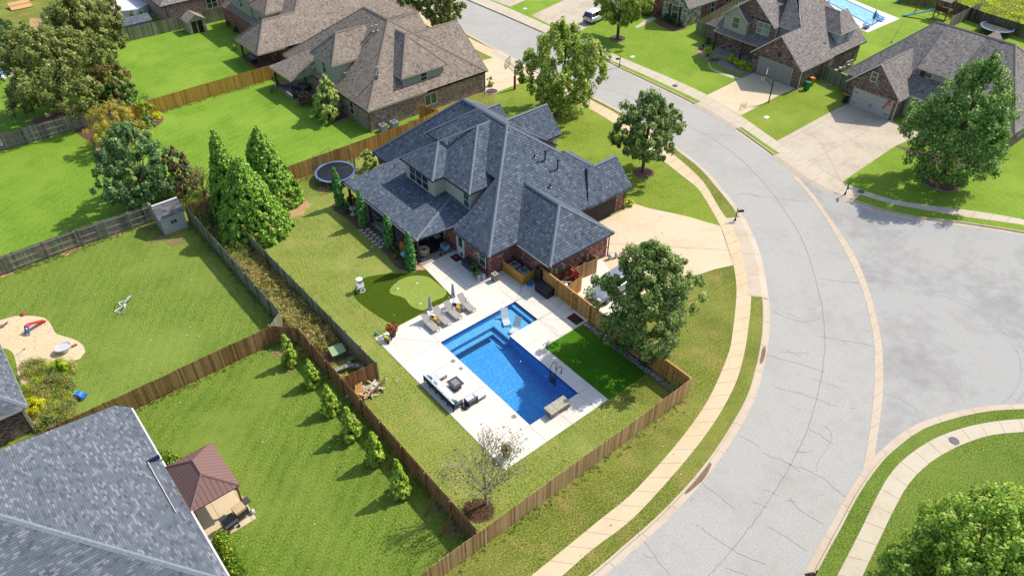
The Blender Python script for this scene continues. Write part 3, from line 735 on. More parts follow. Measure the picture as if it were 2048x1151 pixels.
# ---------------------------------------------------------------- pool (thing with parts)
def fill(mb, x0, x1, y0, y1, z, mat): mb.poly([(x0, y0, z), (x1, y0, z), (x1, y1, z), (x0, y1, z)], mat)
pl = thing('swimming_pool', 'L-shaped blue swimming pool set in the pale deck of the central back yard', 'pool', (2.4, -5, 0))
b = MB()
zs, zd0, zd1 = -.40, -.9, -1.9
out = [(0, 0), (0, -10.98), (4.75, -10.98), (4.75, -2.95), (7.8, -2.95), (7.8, 0)]
for i in range(6):
    p, q = out[i], out[(i+1) % 6]
    b.poly([(p[0], p[1], .03), (q[0], q[1], .03), (q[0], q[1], -.2), (p[0], p[1], -.2)], 'pool_tile'); b.poly([(p[0], p[1], -.2), (q[0], q[1], -.2), (q[0], q[1], -2.3), (p[0], p[1], -2.3)], 'pool_plaster')
# sloping floor
b.poly([(0, -10.98, zd1), (4.75, -10.98, zd1), (4.75, -7.5, -1.75), (0, -7.5, -1.75)], 'pool_plaster')
b.poly([(0, -7.5, -1.75), (4.75, -7.5, -1.75), (4.75, -1.75, zd0), (0, -1.75, zd0)], 'pool_plaster')
b.build('basin', pl)
st = MB()
st.box(4.75, 7.8, -2.95, 0, -1.6, zs, 'pool_shelf'); st.box(0, 4.75, -.95, 0, -1.6, zs, 'pool_shelf')
st.box(4.3, 4.75, -2.95, -.95, -1.6, zs-.28, 'pool_shelf'); st.box(0, 4.3, -1.4, -.95, -1.6, zs-.28, 'pool_shelf'); st.box(3.85, 4.3, -2.95, -1.4, -1.6, zs-.55, 'pool_shelf')
st.box(7.3, 7.8, -2.95, 0, zs, zs+.18, 'pool_shelf')
for x0, x1, y0, y1, z in ((0, 7.3, -.12, -.02, zs+.004), (4.62, 4.75, -2.95, -.95, zs+.004), (0, 4.75, -.99, -.88, zs+.004), (4.18, 4.3, -2.95, -1.4, zs-.276), (0, 4.3, -1.44, -1.33, zs-.276), (7.2, 7.3, -2.95, -.12, zs+.004), (7.3, 7.42, -2.95, 0, zs+.184)):
    fill(st, x0, x1, y0, y1, z, 'pool_tile')
st.build('ledge', pl)
wt = MB(); wt.sheet([(p[0], p[1]) for p in out], -.09, 'water'); wt.build('water_surface', pl)
# ---------------------------------------------------------------- fences
def fence(label, pts, mat, posts='none', h=1.85, rail_side=0, cap=False, group='board fences between the gardens', postmat=None, jit=.03, step=2.44, pw=.14, name='board_fence', gap=.012, wave=0):
    "posts/rails on side rail_side (+1 left of travel, -1 right, 0 none)"
    x0, y0 = pts[0][:2]; t = thing(name, label, 'fence', (x0, y0, 0), group=group); mb = MB(); rl = MB(); postpts = []
    for i in range(len(pts)-1):
        a = Vector(pts[i][:2]); b_ = Vector(pts[i+1][:2]); L = (b_-a).length; d = (b_-a)/L; n = Vector((-d.y, d.x)); ang = math.atan2(d.y, d.x)
        k = max(1, int(L/pw))
        for j in range(k):
            c = a+d*(L*(j+.5)/k); hh = h+random.uniform(-jit, jit)*.6+wave*math.sin((c.x+c.y)*.7)
            mb.obox((c.x, c.y, hh/2), L/k-gap, .022, hh, mat, ang, rnd=min(1, max(0, random.gauss(.5, .28))))
        if cap: rl.obox(((a.x+b_.x)/2, (a.y+b_.y)/2, h+.03), L, .12, .035, mat, ang, rnd=.8)
        if rail_side:
            for z in (.3, h*.5, h-.2):
                c = (a+b_)/2+n*.04*rail_side; rl.obox((c.x, c.y, z), L, .05, .09, mat, ang, rnd=.75)
            m_ = max(1, round(L/step))
            for j in range(m_+1):
                if i > 0 and j == 0: continue
                c = a+d*(L*j/m_)+n*.1*rail_side; postpts.append((c.x, c.y, ang))
    mb.build('panel', t)
    if rl.f: rl.build('rail', t)
    if postpts:
        pm = MB(); pm.box(-.05, .05, -.05, .05, 0, h+.04, postmat or mat, .6); first = None
        for x, y, a in postpts:
            if first is None: o = pm.build('post', t, True); first = o
            else: o = first.copy(); scene.collection.objects.link(o); o.parent = t
            o.location = (x-x0, y-y0, 0); o.rotation_euler = (0, 0, a)
    return t
fence('sunlit tan board fence along the pavement, nearest the curved street', [(-26, -16.35), (-8.7, -16.35), (-2, -16.35), (4.5, -16.4), (10.86, -16.35)], 'fence_tan', jit=.05)
fence('new cedar fence with posts and rails beside the pool deck and the dark turf', [(10.86, -16.3), (10.86, -9), (10.9, -5.85), (11.0, .3)], 'fence_cedar', rail_side=1, jit=.02, cap=True)
fence('dark brown fence with posts and rails between the pool yard and the evergreen row', [(-8.7, -16.25), (-8.7, -8), (-8.68, 0), (-8.68, 6.95), (-10.2, 8.45)], 'fence_brown', rail_side=1, jit=.03)
fence('brown fence running past the near grey roof up to the evergreen row', [(-10.2, 8.42), (-17, 8.45), (-24, 8.55), (-34, 8.7)], 'fence_brown', jit=.06, wave=.03)
fence('weathered grey fence on the left side of the brush strip', [(-10.2, 8.5), (-8.87, 9.5), (-8.9, 16), (-8.86, 29.3)], 'fence_greygreen', rail_side=1, jit=.03)
fence('weathered fence on the right side of the brush strip below the tall conifers', [(-6.1, 29.2), (-6.25, 20), (-6.12, 11), (-5.98, -.2)], 'fence_greygreen', rail_side=1, jit=.03)
fence('short brown fence closing the end of the brush strip above the lumber pile', [(-8.6, -.05), (-5.98, -.25)], 'fence_brown', jit=.04)
fence('weathered grey fence with rails left of the grey garden shed', [(-33, 32.1), (-24, 31.8), (-18, 31.85), (-11.5, 31.5)], 'fence_grey', rail_side=-1, jit=.04)
fence('weathered grey fence with rails below the big tree at the far left', [(-34, 56.2), (-20, 56.1), (-9.7, 55.8), (-6.5, 55.4)], 'fence_grey', rail_side=-1, jit=.04)
fence('long bright orange cedar fence between the two big lawns', [(-6.1, 53.9), (2, 54.0), (12.8, 53.9)], 'fence_orange', jit=.02)
fence('short orange fence corner behind the yellow bush', [(-6.4, 50.5), (-6.1, 53.9)], 'fence_orange', jit=.02)
fence('rich brown fence between the trampoline and the brown-roofed house', [(1.2, 29.6), (8, 29.5), (18.9, 29.5)], 'fence_cedar', jit=.02)
fence('bright cedar fence and gate beside the brick wall of the brown-roofed house', [(18.9, 29.5), (21.2, 29.9), (20.2, 32.6)], 'fence_orange', jit=.02)
fence('old grey fence behind the tan plastic shed at the top', [(.9, 78.6), (8.5, 78.2), (16.6, 77.7), (19.5, 77.7)], 'fence_greygreen', jit=.05)
fence('weathered fence end by the grey shed and the tall conifers', [(-8.9, 29.3), (-6.1, 29.25)], 'fence_brown', jit=.04)
fence('slatted gap fence panel between the brush strip and the corner post', [(-2.2, 33.2), (1.2, 29.6)], 'fence_brown', jit=.04)
fence('pale green-grey fence panel joining the brick house with the covered entrance', [at(1390, 68)[:2], at(1417, 80)[:2]], 'fence_greygreen', h=2.0, jit=.02, pw=.2)
fence('grey fence running back from the green-grey panel beside the red brick wall', [at(1390, 68)[:2], (31.5+24.8, 31.0)[:2] if 0 else at(1470, 20)[:2]], 'fence_dark', jit=.02)
fence('grey-green fence panel between the two garages on the right', [at(1632, 153)[:2], at(1700, 186)[:2]], 'fence_greygreen', jit=.05, pw=.18)
fence('grey-green fence running back between the two right-hand houses', [at(1690, 170)[:2], at(1775, 128)[:2]], 'fence_greygreen', jit=.04, pw=.18)
fence('dark fence between the meadow and the gardens at the top right', [at(1795, 3)[:2], at(1880, 20)[:2], at(1960, 50)[:2], at(2060, 82)[:2], at(2250, 140)[:2]], 'fence_dark', jit=.02)
fence('silvery fence between the playset and the netted trampoline', [at(1895, 58)[:2], at(1957, 28)[:2]], 'fence_grey', jit=.02)
fence('orange board fence behind the tilted panel in the top left corner', [at(20, -22)[:2], at(85, -2)[:2]], 'fence_orange', jit=.02)
for (a, b_, l) in ((( -8.62, -9.6), (-10.0, -9.9), 'upper of the three leaning braces, above the sixth evergreen'), ((-8.62, -12.0), (-10.0, -12.3), 'middle leaning brace, just past the sixth evergreen'), ((-8.62, -7.5), (-9.9, -7.8), 'first leaning brace, between the fifth and sixth evergreens'), ((-8.62, -13.9), (-10.1, -14.1), 'last leaning brace, nearest the corner of the fence')):
    m = MB(); m.beam((b_[0], b_[1], .02), (a[0]-.12, a[1], 1.5), .09, .09, 'wood_stain'); o = m.build('fence_brace'); tag(o, 'wooden '+l, 'brace', 'braces leaning on the dark brown fence')
# horizontal slat screen round the condensers
t = thing('slat_screen', 'golden horizontal slat screen round the two air conditioners of the red brick house', 'screen', (9.65, 3.9, 0))
m = MB()
for i in range(7):
    z = .12+i*.16; m.obox(((9.66+9.66)/2, 2.55, z+.0), .03, 2.75, .125, 'fence_orange', rnd=.4+.08*i); m.obox((10.4, 1.2, z), 1.5, .03, .125, 'fence_orange', rnd=.3+.08*i)
m.build('slats', t)
for x, y in ((9.71, 3.9), (9.71, 1.25), (11.1, 1.25)): m = MB(); m.box(x-.04, x+.04, y-.04, y+.04, 0, 1.2, 'wood_pale'); m.build('post', t)
# pool equipment pen
fence('short cedar gate panel of the pool equipment pen, facing the silver car', [(11.2, -3.4) if 0 else (11.02, -2.9), (13.1, -2.55)], 'fence_cedar', h=1.75, jit=.01)
fence('cedar panel at the back of the pool equipment pen, draped with a red cloth', [(13.1, -2.55), (13.35, -.45)], 'fence_cedar', h=1.75, jit=.01)
fence('narrow cedar panel beside the white pad and the brick garage wall', [(13.5, -1.3), (15.9, -1.6)], 'fence_tan', h=1.6, jit=.01)
fence('end board of the small pen against the brick garage wall', [(15.9, -1.6), (15.9, -.5)], 'fence_cedar', h=1.6, jit=.01)
# ---------------------------------------------------------------- house kit
def capline(mb, p, q, mat, w_=.17):
    p = Vector(p); q = Vector(q); d = (q-p); dh = Vector((d.x, d.y, 0)).normalized(); n = Vector((-dh.y, dh.x, 0))
    vs = []
    for o in (p, q): vs += [o+n*w_+Vector((0, 0, -w_*.55+.03)), o+Vector((0, 0, .06)), o-n*w_+Vector((0, 0, -w_*.55+.03))]
    mb.faces([tuple(v) for v in vs], [(1, 0, 3, 4), (2, 1, 4, 5), (0, 1, 2), (5, 4, 3)], mat)
def roof4(mb, x0, x1, y0, y1, z0, ra, rb, mat, side, capm=None, gable=(), th=.2, zc=None):
    """roof over a rectangle; ra,rb ridge ends (low to high). gable: set of ends left open ('a','b')"""
    z = zc or [z0]*4; A = (x0, y0, z[0]); B = (x1, y0, z[1]); C = (x1, y1, z[2]); Dd = (x0, y1, z[3])
    yaxis = abs(ra[0]-rb[0]) < abs(ra[1]-rb[1])
    if yaxis:
        F = [[Dd, A, ra, rb], [B, C, rb, ra]]; ends = {'a': [A, B, ra], 'b': [C, Dd, rb]}; hp = {'a': [(A, ra), (B, ra)], 'b': [(C, rb), (Dd, rb)]}
    else:
        F = [[A, B, rb, ra], [C, Dd, ra, rb]]; ends = {'a': [Dd, A, ra], 'b': [B, C, rb]}; hp = {'a': [(A, ra), (Dd, ra)], 'b': [(B, rb), (C, rb)]}
    for f in F: mb.slab(f, th, mat, side)
    for k in ('a', 'b'):
        if k not in gable:
            mb.slab(ends[k], th, mat, side)
            if capm: [capline(mb, p, q, capm) for p, q in hp[k]]
    if capm and (Vector(ra)-Vector(rb)).length > .1: capline(mb, ra, rb, capm)
def gwall(mb, axis, c, a0, a1, z0, zt, mat, th=.1, apex=None):
    "triangular gable wall in the plane axis=c"
    m_ = (a0+a1)/2 if apex is None else apex
    P = lambda u, z, d: (c+d, u, z) if axis == 'x' else (u, c+d, z)
    vs = [P(a0, z0, -th/2), P(a1, z0, -th/2), P(m_, zt, -th/2), P(a0, z0, th/2), P(a1, z0, th/2), P(m_, zt, th/2)]
    mb.faces(vs, [(0, 1, 2), (3, 5, 4), (0, 3, 4, 1), (1, 4, 5, 2), (2, 5, 3, 0)], mat)
NRM = {'-x': (-1, 0), '+x': (1, 0), '-y': (0, -1), '+y': (0, 1)}
def wframe(c, face, w_, h_, d, mb, mat, off=0., up=0., sx=None, sz=None, th=.05):
    "box on a wall face: centre c shifted sideways off / up; size sx x sz, standing d proud"
    n = NRM[face]; s_ = (-n[1], n[0]); x = c[0]+s_[0]*off+n[0]*(d-th/2); y = c[1]+s_[1]*off+n[1]*(d-th/2); z = c[2]+up
    hx = (abs(s_[0])*sx+abs(n[0])*th)/2; hy = (abs(s_[1])*sx+abs(n[1])*th)/2
    mb.box(x-hx, x+hx, y-hy, y+hy, z-sz/2, z+sz/2, mat)
def window(par, c, face, w_=.95, h_=1.5, fm='trim_white', gm='glass', panes=1, sash=True, fw=.08):
    m = MB(); W_ = w_*panes
    for o in (-W_/2, W_/2): wframe(c, face, 0, 0, .06, m, fm, o, 0, fw, h_+fw)
    for u in (-h_/2, h_/2): wframe(c, face, 0, 0, .063, m, fm, 0, u, W_+fw*1.2, fw)
    for k in range(1, panes): wframe(c, face, 0, 0, .058, m, fm, -W_/2+w_*k, 0, fw, h_-fw)
    if sash: wframe(c, face, 0, 0, .05, m, fm, 0, 0, W_-fw, fw*.7)
    o = m.build('window', par)
    g_ = MB(); wframe(c, face, 0, 0, .03, g_, gm, 0, 0, W_, h_); g_.build('pane', o)
    return o
def door(par, c, face, w_=.95, h_=2.05, mat='door_white', fm='trim_white', light=None, name='door'):
    m = MB(); wframe(c, face, 0, 0, .05, m, mat, 0, h_/2, w_, h_)
    for o in (-w_/2-.05, w_/2+.05): wframe(c, face, 0, 0, .07, m, fm, o, h_/2, .1, h_+.1)
    wframe(c, face, 0, 0, .072, m, fm, 0, h_+.05, w_+.2, .1); o = m.build(name, par)
    hm = MB(); wframe(c, face, 0, 0, .1, hm, 'metal_bright', w_*.38, 1.0, .06, .12); hm.build('handle', o)
    if light: lm = MB(); wframe(c, face, 0, 0, .065, lm, light, 0, h_*.68, w_*.6, h_*.45); lm.build('door_glass', o)
    return o
def garage(par, c, face, w_=4.88, h_=2.13, mat='garage_white', fm='trim_white', hinges=True):
    m = MB(); wframe(c, face, 0, 0, .04, m, mat, 0, h_/2, w_, h_)
    for o in (-w_/2-.06, w_/2+.06): wframe(c, face, 0, 0, .07, m, fm, o, h_/2, .12, h_+.12)
    wframe(c, face, 0, 0, .072, m, fm, 0, h_+.06, w_+.24, .12); o = m.build('garage_door', par)
    if hinges:
        hm = MB()
        for sx_ in (-.46, .46):
            for z_ in (.4, 1.75): wframe(c, face, 0, 0, .07, hm, 'black', w_*sx_*.93, z_, .5, .06)
        for sx_ in (-.07, .07): wframe(c, face, 0, 0, .08, hm, 'black', sx_, .85, .04, .32)
        hm.build('hinge', o)
    return o
def pipe(par, p, h_=.45, r=.06, mat='dark_grey', capk=False, name='vent_pipe'):
    m = MB(); m.cyl((p[0], p[1], p[2]-.25), (p[0], p[1], p[2]+h_), r, r, mat, 10); m.cyl((p[0], p[1], p[2]-.06), (p[0], p[1], p[2]+.03), r*2.6, r*1.6, 'gutter_grey', 10)
    if capk: m.cyl((p[0], p[1], p[2]+h_), (p[0], p[1], p[2]+h_+.14), r*1.9, r*1.9, mat, 10)
    return m.build(name, par)
def boxvent(par, p, s_=.3, mat='metal_bright'):
    m = MB(); m.obox((p[0], p[1], p[2]+.12), s_, s_, .24, mat); m.obox((p[0], p[1], p[2]+.25), s_*1.2, s_*1.2, .04, mat); m.build('roof_vent', par)
def downspout(par, x, y, z1, mat='trim_brown'):
    m = MB(); m.box(x-.04, x+.04, y-.04, y+.04, .05, z1, mat); m.obox((x, y-.12, .05), .08, .3, .06, mat); m.build('downspout', par)
def gutter(mb, p, q, mat='gutter_grey'):
    mb.beam((p[0], p[1], p[2]), (q[0], q[1], q[2]), .11, .1, mat)
# ================================================================ the red brick house with the pool
H = thing('brick_house', 'red brick house with slate blue roof beside the L-shaped pool', 'house', (16, 12, 0))
w_ = MB()
w_.box(8.12, 24.6, 4.1, 22.6, 0, 2.62, 'brick_red'); w_.box(9.9, 24.2, 22.6, 24.9, 0, 2.62, 'brick_red')
w_.box(11.3, 18.3, -.4, 4.1, 0, 2.62, 'brick_red'); w_.box(18.3, 24.9, 4.05, 8.4, 0, 2.6, 'brick_red')
w_.box(24.4, 24.98, 4.0, 8.1, 0, 2.7, 'brick_red'); gwall(w_, 'x', 24.95, 3.7, 8.2, 2.62, 4.75, 'brick_red')
w_.build('wall', H)
w_ = MB()
w_.box(9.0, 14, 13.1, 17.9, 3.0, 5.45, 'stucco'); w_.box(10.2, 15.5, 9.2, 17.8, 3.0, 5.45, 'stucco')
w_.build('upper_wall', H); w_ = MB(); w_.box(22, 25.1, 14.0, 18.0, 0, 4.25, 'stucco'); gwall(w_, 'x', 25.05, 13.7, 18.3, 4.2, 6.4, 'stucco')
w_.build('gable_wall', H); w_ = MB(); w_.box(21, 22.1, 18.9, 21.1, 0, 4.6, 'stucco'); gwall(w_, 'x', 22.05, 18.7, 21.3, 4.5, 5.9, 'stucco')
w_.build('gable_wall', H)
r = MB(); RM, TR, CM = 'roof_main', 'trim_dark', 'cap_main'
# near block and far block share one ridge
A1, A2, A3 = (16.4, 11.5, 9.1), (16.4, 15.8, 9.1), (16.5, 18.3, 9.1)
E_ = 2.72
r.slab([(7.75, 3.5, E_), (7.75, 8.5, E_), (12.6, 8.5, 6.3), (12.6, 19.4, 6.3), A2, A1], .2, RM, TR)
r.slab([(7.75, 3.5, E_), (24.4, 3.5, E_), (16.9, 11.5, 9.1), A1], .2, RM, TR)
r.slab([(24.4, 3.5, E_), (24.4, 24.5, E_), (16.45, 15.8, 9.1), A1], .2, RM, RM)
r.slab([(9.5, 25.2, E_), (9.5, 20.0, E_), (16.5, 15.0, 9.08), A3], .2, RM, TR)
r.slab([(25.3, 25.2, E_), (9.5, 25.2, E_), A3], .2, RM, TR)
r.slab([(25.3, 14.0, E_), (25.3, 25.2, E_), A3, A1], .2, RM, TR)
for p, q in (((7.75, 3.5, E_), A1), (A1, A3), ((9.5, 25.2, E_), A3), ((20.13, 8.05, 6.36), A1), ((25.2, 25.2, E_), A3), ((12.4, 19.6, 6.2), A2)): capline(r, p, q, CM)
# wing towards the pool
roof4(r, 10.9, 18.7, -.83, 8.0, 2.7, (14.8, 2.45, 5.7), (14.8, 8.0, 5.7), RM, TR, None, ('b',))
for p, q in (((10.9, -.83, 2.7), (14.8, 2.45, 5.7)), ((18.7, -.83, 2.7), (14.8, 2.45, 5.7)), ((14.8, 2.45, 5.7), (14.8, 6.8, 5.7))): capline(r, p, q, CM)
# garage hip and its street gable
r.slab([(23.6, 3.5, E_-.006), (25.45, 3.5, E_-.006), (20.6, 8.05, 6.345), (19.2, 8.05, 6.345)], .25, RM, RM)
r.slab([(25.45, 3.5, E_), (25.45, 12, E_), (19.2, 8.6, 6.3), (20.6, 8.05, 6.345)], .2, RM, RM); capline(r, (25.45, 3.5, 2.72), (20.6, 8.05, 6.36), CM)
r.slab([(19.6, 3.46, 2.74), (25.45, 3.44, 2.74), (25.45, 5.9, 5.05), (21.6, 5.9, 5.05)], .3, RM, RM); r.slab([(25.45, 5.9, 5.05), (25.45, 8.35, 2.74), (20.6, 8.35, 2.74), (21.6, 5.9, 5.05)], .3, RM, RM); capline(r, (22.3, 5.9, 5.05), (25.45, 5.9, 5.05), CM)
# two street gables
roof4(r, 18.0, 25.45, 13.55, 18.45, 4.15, (18, 16, 6.6), (25.45, 16, 6.6), RM, TR, None, ('a', 'b')); capline(r, (19.2, 16, 6.6), (25.45, 16, 6.6), CM)
roof4(r, 18.0, 22.4, 18.6, 21.4, 4.45, (18, 20, 6.15), (22.4, 20, 6.15), RM, TR, None, ('a', 'b')); capline(r, (19.5, 20, 6.15), (22.4, 20, 6.15), CM)
# upper storey dormer, two stepped hips
roof4(r, 8.62, 14.5, 12.78, 18.25, 5.5, (11.35, 15.5, 7.45), (15.5, 15.5, 7.45), RM, TR, None, ('b',))
roof4(r, 9.85, 16.2, 8.86, 18.2, 5.5, (14.5, 13.5, 8.8), (16.4, 13.5, 8.8), RM, TR, None, ('b',))
for p, q in (((8.62, 12.78, 5.5), (11.35, 15.5, 7.45)), ((8.62, 18.25, 5.5), (11.35, 15.5, 7.45)), ((9.85, 8.86, 5.5), (14.5, 13.5, 8.8)), ((14.5, 13.5, 8.8), (16.2, 13.5, 8.8)), ((11.4, 15.5, 7.45), (14.5, 13.55, 8.8))): capline(r, p, q, CM, .14)
# covered patio roof
PE = 2.68
r.slab([(4.33, 22.03, PE), (4.33, 9.55, PE), (10.3, 12.1, 3.7), (10.3, 21.0, 3.7)], .16, RM, TR)
r.slab([(4.33, 9.55, PE), (8.05, 9.0, PE), (10.3, 12.1, 3.7)], .16, RM, TR); r.slab([(4.33, 22.03, PE), (10.3, 21.0, 3.7), (10.3, 22.3, PE)], .16, RM, TR)
r.slab([(8.05, 9.0, PE), (7.95, 8.4, PE), (10.5, 8.5, 3.55), (10.3, 12.1, 3.7)], .16, RM, TR)
capline(r, (4.33, 9.55, PE), (10.2, 12.05, 3.68), CM, .2)
r.build('roof', H)
m = MB(); gutter(m, (7.7, 3.5, 2.6), (7.7, 8.6, 2.6), 'trim_dark'); m.build('gutter', H); m = MB(); gutter(m, (4.28, 9.6, 2.55), (4.28, 22, 2.55)); m.build('gutter', H); m = MB(); gutter(m, (10.85, -.8, 2.6), (10.85, 3.4, 2.6), 'gutter_grey'); m.build('gutter', H)
fm_ = lambda x, y: E_+.8*(y-3.5)
for px, py, hh, k in ((1090, 322, .95, 1), (1115, 340, .95, 1), (1069, 315, .35, 0), (1100, 374, .4, 0)): pipe(H, onplane(px, py, fm_), hh, .07, 'black', bool(k))
pipe(H, onplane(1056, 427, lambda x, y: 2.7+.77*(x-10.9)), .3, .05)
pipe(H, onplane(790, 337, lambda x, y: PE+.17*(x-4.33)), .55, .05)
for sx_, sy_, z_ in ((8.02, 4.15, 2.6), (11.2, -.5, 2.6), (18.4, -.5, 2.6), (25.05, 3.95, 2.6)): downspout(H, sx_, sy_, z_, 'trim_brown')
door(H, (8.12, 8.05, .06), '-x', .95, 2.15, light='glass_green')
m = MB(); m.box(8.0, 8.04, 7.78, 8.0, .2, .5, 'rust_brown'); m.build('pet_flap', H)
window(H, (8.12, 4.85, 1.55), '-x', .95, 1.55, 'trim_white', 'glass_green')
window(H, (9.0, 15.6, 4.35), '-x', 1.05, 1.5, 'off_white', 'glass', panes=3); window(H, (10.2, 9.75, 4.35), '-x', .85, 1.6, 'off_white', 'glass_green')
for y_ in (11.2, 13.6, 18.2): window(H, (8.12, y_, 1.3), '-x', 1.2, 1.5)
door(H, (8.12, 16.2, .03), '-x', 1.7, 2.1, 'door_dark', light='glass')
window(H, (9.9, 24.2, 1.5), '-x', .9, 1.4)
garage(H, (21.4, 4.05, .02), '-y', 4.9, 2.25, 'garage_dark', 'trim_brown')
garage(H, (25.1, 16.0, .02), '+x', .9, 2.2, 'door_dark', 'trim_white', False)
posts = [(4.62, 9.75), (4.62, 13.85), (4.62, 17.95), (4.62, 21.7)]
pm = MB(); pm.box(-.1, .1, -.1, .1, 0, 2.5, 'post_dark'); pm.box(-.15, .15, -.15, .15, 0, .18, 'post_dark'); first = None
for x_, y_ in posts:
    if first is None: o = pm.build('porch_post', H, True); first = o
    else: o = first.copy(); scene.collection.objects.link(o); o.parent = H
    o.location = (x_-16, y_-12, 0)
m = MB(); m.box(4.5, 4.75, 9.6, 21.9, 2.35, 2.55, 'post_dark'); m.box(4.6, 8.1, 9.6, 9.8, 2.35, 2.55, 'post_dark'); m.build('porch_beam', H)
m = MB(); m.box(11.95, 12.15, -.5, -.4, 1.2, 1.7, 'light_grey'); m.box(12.3, 12.6, -.52, -.4, 1.15, 1.75, 'green_metal'); m.box(12.75, 13.05, -.52, -.4, 1.25, 1.75, 'light_grey'); m.build('meter_box', H)
# ================================================================ brown-roofed neighbour
H = thing('brick_house', 'pinkish brick house with brown roof, beyond the trampoline and cedar fence', 'house', (22, 42, 0))
w_ = MB(); w_.box(14.1, 30.6, 33.5, 53.5, 0, 2.65, 'brick_pink'); w_.box(30.5, 31.0, 33.6, 45.5, 0, 2.65, 'brick_pink'); gwall(w_, 'x', 30.8, 33.4, 45.3, 2.6, 6.8, 'brick_pink'); w_.build('wall', H)
w_ = MB(); w_.box(14.3, 20, 41.1, 45.8, 0, 5.45, 'siding_sage'); w_.build('upper_wall', H); w_ = MB(); w_.box(19.5, 25.3, 34.35, 39.5, 3.2, 4.8, 'siding_sage'); w_.build('dormer_wall', H); w_ = MB(); w_.box(14.0, 15.2, 46.4, 46.5, 2.4, 4.3, 'siding_sage')
w_.poly([(11.0, 46.45, 2.5), (15.0, 46.45, 2.5), (15.0, 46.45, 4.0)], 'siding_sage'); w_.build('gable_wall', H)
r = MB(); RM, TR, CM = 'roof_brown', 'trim_beige', 'cap_brown'
roof4(r, 13.8, 30.9, 33.2, 54.0, 2.75, (22.2, 40.9, 9.0), (22.2, 46.3, 9.0), RM, TR, CM)
roof4(r, 22, 31.2, 33.2, 45.7, 2.75, (22, 39.4, 7.25), (31.2, 39.4, 7.25), RM, TR, None, ('a', 'b')); capline(r, (25, 39.4, 7.25), (31.2, 39.4, 7.25), CM)
roof4(r, 22, 29.8, 42.6, 49.5, 3.6, (22, 46.0, 6.8), (29.8, 46.0, 6.8), RM, TR, None, ('a', 'b')); capline(r, (25, 46, 6.8), (29.8, 46, 6.8), CM)
roof4(r, 19.15, 25.7, 34.0, 41.0, 4.85, (22.4, 37.6, 8.15), (22.4, 41, 8.15), RM, TR, None, ('b',))
roof4(r, 14.0, 20, 40.8, 46.1, 5.5, (16.5, 43.5, 8.05), (20.5, 43.5, 8.05), RM, TR, None, ('b',))
for p, q in (((19.15, 34, 4.85), (22.4, 37.6, 8.15)), ((25.7, 34, 4.85), (22.4, 37.6, 8.15)), ((22.4, 37.6, 8.15), (22.4, 39.4, 8.15)), ((14, 40.8, 5.5), (16.5, 43.5, 8.05)), ((14, 46.1, 5.5), (16.5, 43.5, 8.05)), ((16.5, 43.5, 8.05), (20, 43.5, 8.05))): capline(r, p, q, CM, .14)
r.slab([(10.8, 52.0, 2.6), (10.95, 46.3, 2.6), (15.2, 46.3, 4.75), (15.2, 48.6, 4.75)], .18, RM, TR); r.slab([(10.8, 52.0, 2.6), (15.2, 48.6, 4.75), (16, 52, 2.6)], .18, RM, TR)
r.slab([(13.8, 46.3, 2.7), (13.8, 33.2, 2.7), (14.0, 33.4, 2.9), (14.0, 46.3, 2.9)], .15, RM, TR)
r.build('roof', H)
window(H, (22.4, 34.35, 4.05), '-y', .95, 1.25, gm='glass'); window(H, (14.3, 43.4, 4.45), '-x', .85, 1.5, gm='glass'); window(H, (14.1, 37.4, 1.5), '-x', .85, 1.6, 'trim_white', 'glass'); window(H, (22.6, 33.5, 1.45), '-y', .85, 1.35, panes=2, sash=False, fm='trim_white', gm='glass_green')
window(H, (14.1, 49, 1.4), '-x', 1.1, 1.6, gm='glass')
f1 = lambda x, y: 2.75+.76*(x-13.8); f2 = lambda x, y: 2.75+.8*(y-33.2)
for px, py, hh in ((745, 62, .8), (754, 60, .8), (756, 149, 1.3)): pipe(H, onplane(px, py, f1), hh*.6, .09, 'metal_bright', True)
boxvent(H, onplane(691, 150, f1)); pipe(H, onplane(782, 76, f2), .35, .05, 'off_white'); pipe(H, onplane(790, 174, f2), .35, .05, 'off_white')
downspout(H, 14.0, 33.45, 2.6); downspout(H, 30.7, 33.4, 2.6)
pm = MB(); pm.box(-.09, .09, -.09, .09, 0, 2.5, 'post_dark'); first = None
for x_, y_ in ((11.1, 51.1), (11.1, 46.6)):
    if first is None: o = pm.build('porch_post', H, True); first = o
    else: o = first.copy(); scene.collection.objects.link(o); o.parent = H
    o.location = (x_-22, y_-42, 0)
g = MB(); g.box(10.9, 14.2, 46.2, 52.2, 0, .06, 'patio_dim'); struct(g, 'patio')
# ================================================================ house behind it, cut by the top edge
H = thing('brick_house', 'brown-roofed house with a terracotta corner patio, cut by the top edge', 'house', (22, 66, 0))
w_ = MB(); w_.box(15, 33, 56.6, 76, 0, 2.65, 'brick_rust'); w_.box(15.7, 18, 63, 76.2, 0, 2.7, 'brick_pink'); w_.build('wall', H)
w_ = MB(); w_.box(16.1, 24, 62.6, 67.3, 2.6, 5.0, 'siding_sage'); w_.box(15.9, 22, 67.3, 74, 2.6, 5.8, 'siding_sage'); w_.build('upper_wall', H)
r = MB()
roof4(r, 11.2, 34, 56.0, 63.0, 2.7, (14.3, 59.6, 5.5), (26, 59.6, 5.5), RM, TR, None, ('b',))
for p, q in (((11.2, 56, 2.7), (14.3, 59.6, 5.5)), ((11.2, 63, 2.7), (14.3, 59.6, 5.5)), ((14.3, 59.6, 5.5), (19, 59.6, 5.5))): capline(r, p, q, CM)
roof4(r, 15.2, 36, 56.0, 76.5, 2.7, (25.5, 66.2, 10.4), (26, 66.2, 10.4), RM, TR, CM)
roof4(r, 15.8, 21, 62.3, 67.6, 5.05, (18.2, 65, 7.0), (23, 65, 7.0), RM, TR, CM, ('b',))
